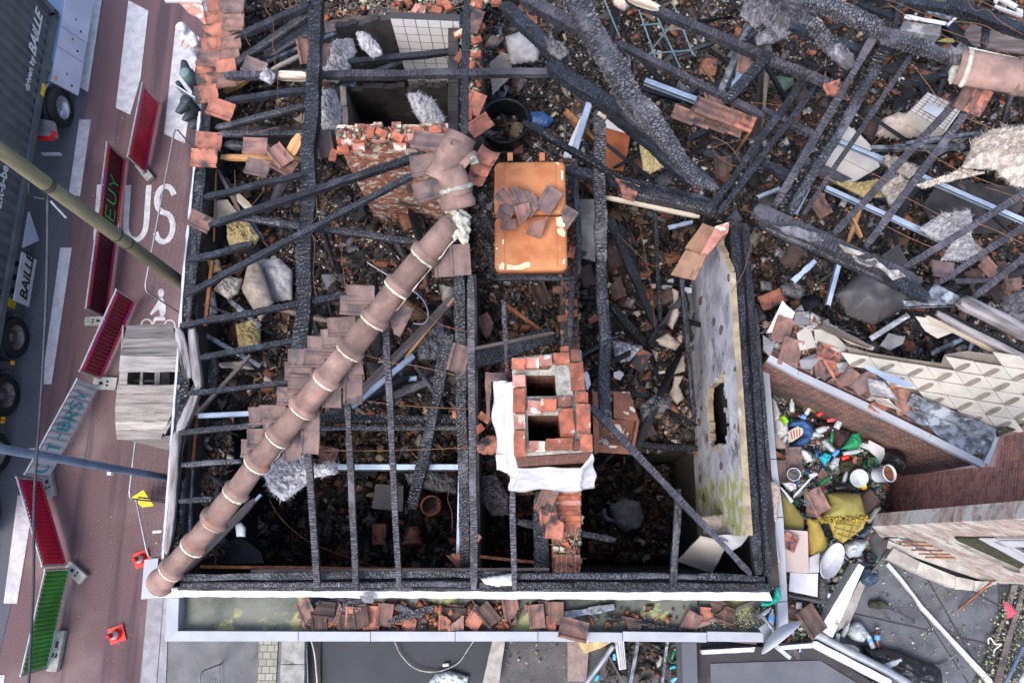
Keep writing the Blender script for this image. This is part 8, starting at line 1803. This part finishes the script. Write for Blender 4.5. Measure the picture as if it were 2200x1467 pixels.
lump('shoe', 'black boot lying above the large foam cushion', 'shoe', 'black_plastic', 'M', [(700, 1110), (780, 1060), (860, 1060), (980, 1130), (985, 1165), (860, 1150), (760, 1165)], 6.55, .09, 1.3, .01, 6)
for i, (x, y, a_, m, sc, z) in enumerate([(320, 810, 2, 'terra_brown', 1, 6.65), (165, 950, 3, 'terra_brown', 1, 6.6), (570, 1250, 25, 'terra_sooty', 1.0, 6.9), (1080, 1270, -50, 'terra_dark', 1, 6.5), (160, 810, 60, 'terracotta', .7, 6.5), (520, 1360, 80, 'terra_sooty', .6, 6.85), (620, 1010, 30, 'terra_sooty', .7, 6.5)]):
    tile('M', x, y, z, a_, m, 0 if sc > .9 else .1, i + 1, 8, 6, sc=sc, group='tiles on the litter heap')
for (x, y, a_, z) in ((420, 915, 32, 6.5), (300, 850, 80, 6.35)): tile('U', x, y, z, a_, 'terra_dark', 0, 0, 8, 5, sc=1.2, group='tiles on the litter heap')
tile('U', 205, 205, 6.95, 60, 'terracotta', .15, 2, 5, 5, sc=.9, group='tiles on the litter heap')
lump('foam_cushion', 'large olive green foam cushion with a raw yellow lower edge', 'cushion', 'foam', 'L', [(385, 290), (440, 283), (590, 288), (605, 320), (640, 440), (560, 450), (340, 448), (410, 350)], 6.65, .16, 1.8, .008, 3)
o = lump('foam_cushion', 'mustard foam cushion cut with a diamond grid of grooves', 'cushion', 'foam_raw', 'L', [(405, 462), (480, 440), (640, 440), (620, 505), (490, 598), (440, 560)], 6.72, .07, 1.5, .01, 3)
for (x0, y0, x1, y1) in ((440, 500, 590, 545), (420, 470, 610, 500), (470, 450, 440, 560), (520, 450, 480, 590), (570, 450, 530, 560), (460, 540, 550, 570), (620, 450, 580, 520)): g_ = MB().tube([R('L', x0, y0, 6.80), R('L', x1, y1, 6.80)], .008, 5).build('groove', 'foam'); kid(g_, o)
lump('foam_cushion', 'mustard foam sheet running down beside the white coping', 'cushion', 'foam', 'L', [(103, 270), (170, 330), (250, 440), (250, 510), (118, 510)], 6.62, .07, 1.8, .01, 3)
lump('foam_cushion', 'ochre foam sheet between the floor board and the grooved cushion', 'cushion', 'foam_raw', 'L', [(270, 440), (340, 450), (400, 600), (380, 640), (285, 690), (275, 520)], 6.6, .08, 1.8, .01, 3)
struct(shards('foam_crumbs', [px('L', *p_) for p_ in [(340, 440), (640, 432), (640, 462), (350, 465)]], 6.74, 300, .02, .06, 'foam', 51, .02), 'stuff')
pan('floor_board', 'square sheet of brown and grey peeling lino on the foam', 'board', 'lino', 'U', [(163, 108), (390, 125), (403, 498), (190, 482)], 6.85, .03, .004)
pan('white_board', 'bright white board, lower of two, beside the black cloth strip', 'board', 'paint_white', 'U', [(236, 490), (405, 500), (482, 498), (478, 706), (228, 655)], 6.72, .03, 0)
pan('white_board', 'white board standing between the lino sheet and the oval basin', 'board', 'paint_white', 'U', [(405, 360), (497, 315), (490, 490), (405, 495)], 6.7, .03, 0)
lump('black_cloth', 'black cloth strip wrapped round the bright white board', 'cloth', 'shoe', 'U', [(505, 440), (572, 450), (555, 560), (580, 640), (575, 770), (480, 765), (330, 730), (215, 705), (215, 670), (330, 690), (482, 712), (490, 560)], 6.5, .06, 1.4, .02, 8, 2, .03)
bs = empty('oval_basin', R('U', 610, 385, 6.9)); bs.rotation_euler = (math.radians(12), math.radians(14), math.radians(52)); tag(bs, 'white oval plastic basin tilted beside the lino sheet', 'basin')
MB().lathe([(.001, -.1), (.6, -.1), (.8, -.02), (.97, 0), (1.0, .012), (1.0, -.012), (.82, -.05), (.6, -.13), (.001, -.13)], 40).build('basin_shell', 'paint_white', bs, Matrix.Diagonal((.30, .155, 1, 1)), smooth=True)
pan('stone_slab', 'long pale slab with a grey side, lying across the flat roof', 'slab', 'stone_pale', 'U', [(840, 412), (893, 440), (612, 1062), (495, 985)], 6.45, .4, .004).data.materials[0] = MATS['plaster_white']
pan('stone_slab', 'flat cream slab under the long pale one', 'slab', 'stone_pale', 'U', [(850, 565), (897, 598), (745, 985), (690, 985), (620, 1040), (640, 950)], 6.02, .06, .01)
lump('bag', 'pale blue white plastic sack right of the oval basin', 'bag', 'bag_clear', 'U', [(715, 235), (790, 195), (900, 200), (900, 260), (840, 350), (760, 360), (715, 310)], 6.35, .14, 1.5, .04, 7, 3, .06)
lump('bag', 'navy blue rubbish bag at the top of the bent white board', 'bag', 'bag_navy', 'U', [(850, 545), (880, 450), (960, 430), (1005, 470), (1000, 570), (930, 620), (880, 590)], 6.15, .16, 1.4, .05, 8, 2, .06)
lump('bag', 'black rubbish bag below the green bottle', 'bag', 'black_plastic', 'U', [(870, 290), (940, 290), (1000, 350), (980, 420), (900, 400)], 6.2, .12, 1.4, .05, 8, 4, .06)
lump('bag', 'navy bag squeezed between the cushions and the brick corner', 'bag', 'bag_navy', 'U', [(820, 170), (900, 70), (960, 60), (940, 130), (880, 190)], 6.35, .1, 1.4, .05, 8, 4, .06)
lump('rolled_foam', 'rolled pale mossy mat by the brick corner above the cushions', 'mat', 'concrete', 'L', [(645, 450), (690, 380), (725, 365), (730, 390), (690, 440), (655, 475)], 6.5, .1, 1.3, .01, 6)
lump('bag', 'knotted clear plastic bag at the end of the pale slab', 'bag', 'bag_clear', 'U', [(745, 960), (800, 920), (850, 930), (900, 1000), (917, 1035), (860, 1105), (780, 1085), (735, 1030)], 5.98, .2, 1.4, .05, 7, 6, .08)
lump('tarpaulin', 'crumpled black tarpaulin along the drain pipe', 'tarpaulin', 'black_plastic', 'V', [(-40, 1120), (100, 1120), (300, 1160), (500, 1250), (620, 1290), (700, 1350), (715, 1467), (600, 1500), (400, 1500), (170, 1330), (0, 1240)], 5.98, .16, 2.0, .05, 5, 7, .09)
pan('mag_page', 'yellow and cream printed carton at the left end of the tarpaulin', 'carton', 'panel_cream', 'U', [(710, 1118), (800, 1128), (850, 1165), (845, 1205), (780, 1170)], 6.1)
o = panel('bent_board', 'V', [(193, 362), (215, 340), (345, 490), (545, 760), (530, 790), (445, 660), (330, 520)], 6.0, .06, 'paint_white', rag=.006); o2 = panel('bent_board', 'V', [(525, 785), (548, 757), (780, 1010), (1225, 1480), (1150, 1480), (700, 970)], 5.99, .06, 'paint_white', rag=.006)
tag(o, 'upper length of the bent white board crossing the flat roof', 'board', 'bent white board'); tag(o2, 'long lower length of the white board crossing the flat roof', 'board', 'bent white board')
Bm('V', 1195, 510, 6.35, 872, 782, 5.95, 14, 's', label='rusty brown rod leaning against the end of the plinth stones'); Bm('U', 1070, 340, 6.5, 905, 555, 6.2, 16, 'o', label='thin brown lath over the navy rubbish bag'); Bm('V', 560, 1345, 5.96, 775, 1265, 5.96, 16, 'o', label='short brown stick at the right end of the tarpaulin')
lump('rag', 'crimson rag lying in the mossy corner at the right edge', 'rag', 'cloth_pink', 'V', [(1280, 705), (1320, 708), (1370, 750), (1430, 800), (1435, 840), (1380, 850), (1310, 865), (1300, 780)], 5.98, .04, 1.2, .03, 12, 2, .04)
lump('moss_clump', 'oval black and green mossy lump on the left of the flat roof', 'debris', 'moss', 'V', [(20, 740), (40, 695), (130, 690), (210, 730), (205, 765), (120, 775), (40, 760)], 5.96, .08, 1.3, .03, 9)
wire('V', [(1150, 1100), (1145, 1060), (1170, 1045), (1210, 1100), (1270, 1100), (1210, 1150), (1190, 1210)], 6.0, .012, 'panel_cream', 'coat_hanger', label='cream plastic coat hanger in the mossy corner', cat='coat hanger', group=None)
wire('V', [(205, 765), (300, 800), (380, 850), (460, 890)], 5.94, .006, 'cable', 'cord', label='black cord trailing from the mossy lump', cat='cord', group=None)
wire('V', [(1480, 1120), (1400, 1280), (1300, 1480)], 6.3, .03, 'pole_steel', 'rail', label='blue grey rail in the lower right corner', cat='rail', group=None)
pan('shadowed_board', 'dark plank strip running along the right edge of the flat roof', 'plank', 'old_wood', 'V', [(1370, 545), (1430, 545), (1300, 900), (1220, 1100), (1190, 1090), (1300, 800)], 6.0, .05)  # dark brown plank strips in old wood colour along the roof edge
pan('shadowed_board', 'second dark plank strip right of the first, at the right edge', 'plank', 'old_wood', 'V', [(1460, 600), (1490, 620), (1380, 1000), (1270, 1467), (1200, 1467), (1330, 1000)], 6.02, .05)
lump('sack', 'white cloth corner in the extreme lower right', 'cloth', 'bag_white', 'V', [(1440, 1420), (1500, 1330), (1520, 1500), (1420, 1500)], 6.3, .1, 1.5, .01, 5)
lump('teal_cloth', 'bright teal cloth tucked under the corner of the wall plates', 'cloth', 'cloth_teal', 'U', [(-20, 745), (50, 745), (95, 700), (108, 610), (150, 650), (158, 705), (120, 755), (40, 790), (-20, 785)], 7.35, .08, 1.2, .03, 9, 2, .04)
lump('cover_sheet', 'beige crinkled sheet laid on the coping beside the wall plates', 'sheet', 'cloth_beige', 'U', [(60, 0), (85, 0), (115, 220), (155, 400), (135, 520), (100, 615), (92, 480), (72, 200)], 7.3, .04, 1.2, .03, 8, 2, .04)
lump('cover_sheet', 'narrow beige sheet hanging over the coping above the foam', 'sheet', 'cloth_beige', 'M', [(60, 1050), (110, 1040), (170, 1100), (165, 1200), (140, 1467), (85, 1467), (95, 1300)], 7.25, .04, 1.3, .03, 8, 4, .04)
# satellite dish
dc = R('U', 165, 1065, 7.75); dsh = empty('satellite_dish', dc); tag(dsh, 'white satellite dish seen nearly edge on at the end of the zinc coping', 'satellite dish')
a3, b3 = R('U', 345, 925, 7.75), R('U', 0, 1215, 7.75); mj = (b3 - a3).normalized(); perp = Vector((-mj.y, mj.x, 0)).normalized()
if perp.y > 0: perp = -perp
nrm = (perp * .98 + Vector((0, 0, .16))).normalized(); ax2 = nrm.cross(mj).normalized()
M3 = Matrix((mj, ax2, nrm)).transposed(); rad = (b3 - a3).length / 2
MB().lathe([(.001, -.11), (rad * .4, -.09), (rad * .75, -.045), (rad, 0), (rad * 1.01, -.01), (rad * .75, -.06), (rad * .4, -.105), (.001, -.125)], 44, M3).build('reflector', 'dish', dsh, smooth=True)
p0_, p1_ = R('U', 120, 1150, 7.5) - dc, R('U', 228, 1238, 7.3) - dc
mb = MB(); fr = frame(Vector(p0_), Vector(p1_)); mb.box(((Vector(p1_) - Vector(p0_)).length / 2, 0, 0), ((Vector(p1_) - Vector(p0_)).length, .05, .05)); mb.build('feed_arm', 'dish', dsh, fr)
MB().tube([Vector((0, 0, -.05)) - perp * .12, Vector((0, 0, -.2)) - perp * .3, Vector((0, 0, -.7)) - perp * .3], .03, 10).build('mast', 'galv', dsh, smooth=True)
MB().box(R('U', 40, 1030, 7.5) - dc, (.12, .26, .03), Matrix.Rotation(.6, 3, 'Z')).build('bracket', 'galv', dsh)
# lower right roof and pipe
lr = empty('low_felt_roof', R('U', 300, 1300, 6.0)); tag(lr, 'low roof with grey felt, dark border and white edge boards at the bottom right', 'roof')
for nm, r_, pts, z, m, th in (('felt_border', 'P', [(1478, 1372), (1640, 1390), (1748, 1386), (1930, 1500), (1478, 1500)], 6.0, 'roof_felt_dark', .3), ('felt_field', 'P', [(1526, 1425), (1642, 1421), (1762, 1418), (1880, 1490), (1528, 1490)], 6.02, 'roof_felt_grey', .01), ('edge_board', 'U', [(150, 1138), (435, 1112), (436, 1155), (170, 1172)], 6.3, 'paint_white', .3), ('edge_board', 'U', [(437, 1100), (470, 1095), (1120, 1430), (1160, 1520), (1050, 1467), (440, 1150)], 6.3, 'paint_white', .3),
        ('edge_board', 'I', [(1236, 1262), (1570, 1242), (1560, 1272), (1240, 1288)], 6.2, 'paint_white', .15), ('felt_strip', 'I', [(1112, 1215), (1205, 1215), (1212, 1480), (1120, 1480)], 6.2, 'roof_felt_grey', .5)):
    kid(panel(nm, r_, pts, z, th, m, rag=.004 if 'board' in nm else 0), lr)
wire('U', [(418, 1050), (470, 1038), (545, 1075), (750, 1185), (1068, 1345), (1300, 1480)], [6.3, 6.32, 6.3, 6.28, 6.25, 6.2], .062, 'galv', 'drain_pipe', label='grey plastic drain pipe with a bend beside the white edge board', cat='pipe', group=None)
# ---------------------------------------------------------------- bottom strip behind the zinc coping
bl = flat('blue_felt_roof', [(640, 1340), (1072, 1340), (1040, 1500), (640, 1500)], 3.0, 'roof_felt_blue', kind=None, th=.4); tag(bl, 'smooth dark blue flat roof below the zinc coping, bottom centre', 'roof')
gy = flat('grey_yard_roof', [(1040, 1340), (1500, 1340), (1500, 1500), (1020, 1500)], 2.98, 'roof_felt', kind=None, th=.4); tag(gy, 'wet grey flat roof strewn with scrap at the bottom, right of centre', 'roof')
gy.data.materials[0] = MATS['panel_grey']
cbl = flat('cobbles', [px('F', *p_) for p_ in [(50, 1150), (168, 1150), (150, 1500), (35, 1500)]], .14, 'cobbles', th=.05)
cw = pan('coping_stone', 'upper grey coping stone of the garden wall below the zinc coping', 'coping', 'concrete', 'F', [(192, 1180), (332, 1180), (328, 1348), (184, 1346)], 3.3, .4, .004); cw2 = pan('coping_stone', 'lower grey coping stone of the garden wall at the bottom edge', 'coping', 'concrete', 'F', [(182, 1352), (330, 1352), (326, 1520), (176, 1520)], 3.3, .4, .004)
pan('dark_parapet', 'narrow dark wall head right of the grey coping stones', 'wall', 'roof_felt_dark', 'F', [(330, 1150), (432, 1150), (428, 1520), (325, 1520)], 3.05, .5, .01)
wire('F', [(372, 1200), (395, 1300), (412, 1500)], 3.2, .016, 'panel_cream', 'hose', label='pale pink hose along the dark wall head', cat='hose', group=None); wire('F', [(335, 1205), (345, 1310), (350, 1420), (352, 1500)], 3.2, .007, 'bag_white', label='thin white cable along the grey coping stones', cat='cable', group=None)
wire('F', [(885, 1190), (930, 1290), (1020, 1375), (1150, 1395), (1280, 1345), (1350, 1250), (1390, 1190)], 3.1, .012, 'mortar_grey', 'cable', label='pale cable sagging in a loop over the dark blue roof', cat='cable', group=None)
bottle('F', 1210, 1352, 3.06, 10, 'paint_white', 'white can inside the cable loop on the dark blue roof', kind='can'); 
lump('bag', 'clear plastic bag at the bottom edge of the dark blue roof', 'bag', 'bag_clear', 'F', [(1150, 1400), (1240, 1385), (1355, 1420), (1340, 1480), (1090, 1480), (1110, 1445)], 3.05, .12, 1.4, .05, 7, 3, .06)
pan('old_plank', 'broad weathered plank between the two lower roofs', 'plank', 'stone_pale', 'W', [(-10, 30), (125, 30), (60, 500), (-120, 500)], 3.3, .08)
pan('paving_slab', 'brown pebbly slab on the wet grey roof', 'slab', 'stone_brown', 'W', [(795, 40), (1030, 40), (1000, 470), (800, 462)], 3.12, .1, .004)
pan('yellow_board', 'yellow square sheet under the zinc coping', 'sheet', 'foam', 'W', [(900, 30), (1300, 30), (1150, 110), (975, 165)], 3.3, .04).data.materials[0] = MATS['insul_yellow']
wire('W', [(1290, 78), (1150, 280), (985, 500)], 3.35, .045, 'galv', 'pipe', label='grey plastic pipe lying slanted at the bottom edge', cat='pipe', group=None)
o = empty('ribbed_panel', R('W', 1360, 190, 3.2)); tag(o, 'white ribbed plastic panel with a folded corner below the coping', 'panel')
kid(panel('sheet', 'W', [(1300, 30), (1402, 30), (1428, 330), (1352, 345)], 3.3, .02, 'paint_white'), o)
for k_ in range(3): kid(MB().tube([R('W', 1325 + 25 * k_, 35, 3.32), R('W', 1368 + 20 * k_, 335, 3.32)], .012, 6).build('rib', 'paint_white'), o)
Bm('W', 1555, 40, 3.35, 1470, 500, 3.35, 50, 'b', label='burnt zinc rail at the bottom edge, left of the two'); Bm('W', 1870, 40, 3.35, 1812, 500, 3.35, 42, 'b', label='burnt zinc rail, right of two at the bottom edge'); Bm('W', 1470, 120, 3.15, 1450, 500, 3.15, 40, 'd', label='black batten beside the left bottom zinc rail')
Bm('W', 1180, 90, 3.2, 1410, 500, 3.2, 22, 'o', label='thin brown batten crossing behind the slanted grey pipe')
wire('W', [(1900, 90), (1960, 70), (2005, 120), (1990, 220), (1930, 265), (1880, 230), (1880, 150)], 3.15, .014, 'cloth_dkgreen', 'hose', label='green hose coil at the bottom beside the felt strip', cat='hose', group=None); wire('W', [(2005, 120), (2020, 250), (1990, 400)], 3.15, .014, 'cloth_dkgreen', 'hose', label='straight end of the green hose below its coil', cat='hose', group=None)
bottle('W', 1930, 175, 3.12, 70, 'glass_green', 'green bottle inside the green hose coil', .2, .035); bottle('W', 1925, 315, 3.1, 20, 'bag_cyan', 'blue and silver can below the green hose coil', kind='can'); bottle('W', 1975, 415, 3.1, 40, 'label_blue', 'long bright blue carton at the bottom edge', .28, .035); bottle('W', 1115, 425, 3.1, 60, 'bag_cyan', 'pale blue can left of the slanted grey pipe', kind='can'); bottle('W', 1300, 200, 3.2, 88, 'label_blue', 'blue and white can left of the ribbed panel', kind='can')
lump('rock', 'pale stone lump right of the left zinc rail', 'stone', 'stone_pale', 'W', [(1745, 260), (1780, 170), (1820, 190), (1800, 290), (1760, 320)], 3.05, .12, 1.4, .03, 7)
lump('rag', 'red crumpled rag at the bottom beside the felt strip', 'rag', 'cloth_pink', 'W', [(1985, 430), (2020, 420), (2030, 460), (1990, 465)], 3.1, .05, 1.0, .02, 12)
lump('sheet', 'dark crumpled plastic under the coping between the bottom rails', 'sheet', 'black_plastic', 'W', [(1660, 40), (1820, 40), (1800, 150), (1720, 110)], 3.1, .08, 1.4, .03, 8, 3, .05)
struct(shards('litter', [px('W', *p_) for p_ in [(100, 30), (2020, 30), (2020, 500), (60, 500)]], 3.02, 190, .010, .045, 'roofbits', 52, .0), 'stuff')
struct(shards('litter', [(1300, 1375), (1470, 1375), (1470, 1467), (1300, 1467)], 3.05, 300, .02, .14, 'dark', 53, .02), 'stuff')
# ================================================================ labels
LAND = [('orange metal tank', 1140, 400), ('twin flue chimney', 1185, 900), ('upper ridge tiles', 850, 620), ('lower ridge tiles', 500, 1060), ('brick chimney breast', 830, 400),
        ('round hub ridge tile', 965, 320), ('hoist dormer', 320, 820), ('holed plaster wall', 1545, 850), ('foam cushions', 1760, 1110), ('white diamond slates', 2050, 850),
        ('satellite dish', 1665, 1375), ('paint bucket', 1905, 1025), ('white fluffy roll', 2150, 340), ('broken ridge piece', 2120, 150), ('white wall tiles', 915, 95),
        ('beige sack', 1930, 265), ('grey curved sheet', 1880, 640), ('brown wardrobe', 1330, 900), ('yellow quilt', 1410, 320), ('huge leaning beam', 1370, 200),
        ('fallen tiled strip', 1510, 260), ('hanging grey wool', 615, 1020), ('white cloth slab', 2110, 1400), ('bottom left corner', 360, 1240), ('tiled eaves', 460, 120),
        ('broad vertical purlin', 660, 400), ('traffic lights', 400, 200), ('white hexagonal panel', 1830, 340), ('lilac cloth', 1315, 1105), ('green wire rack', 1450, 90),
        ('mossy grey cushion', 1120, 105), ('white eaves board', 900, 1280), ('crimson rag', 2165, 1310), ('blue sack', 1725, 935), ('bottom mesh fence', 480, 1400), ('pale window wall', 2000, 1190),
        ('ash grey sheet', 1640, 50), ('top centre hatch', 1250, 20), ('rusty orange door', 1330, 310), ('mint cloth', 1680, 175), ('grey drawer box', 2010, 60), ('bathroom pit', 820, 240)]
def dirw(dx, dy):
    if math.hypot(dx, dy) < 28: return 'on'
    if abs(dx) > 2.2 * abs(dy): return 'right of' if dx > 0 else 'left of'
    if abs(dy) > 2.2 * abs(dx): return 'below' if dy > 0 else 'above'
    return ('lower' if dy > 0 else 'upper') + (' right' if dx > 0 else ' left') + ' of'
from collections import defaultdict
def assign():
    G = defaultdict(list)
    for o, look, x, y in AUTO:
        ls = sorted(LAND, key=lambda l: math.hypot(l[1] - x, l[2] - y)); l = ls[0]
        G[(look, dirw(x - l[1], y - l[2]), l[0])].append((o, x, y, l))
    ORD = ['', 'second ', 'third ', 'fourth ', 'fifth ', 'sixth ', 'seventh ', 'eighth ', 'ninth ', 'tenth ', 'eleventh ', 'twelfth ']
    for (look, d, l), it in G.items():
        if len(it) == 1: it[0][0]['label'] = f'{look} {d} the {l}'; continue
        it.sort(key=lambda t: math.hypot(t[1] - t[3][1], t[2] - t[3][2]))
        for i, t in enumerate(it):
            t[0]['label'] = f'{look} {d} the {l}, {ORD[i] if i < len(ORD) else str(i + 1) + "th "}nearest'
assign()
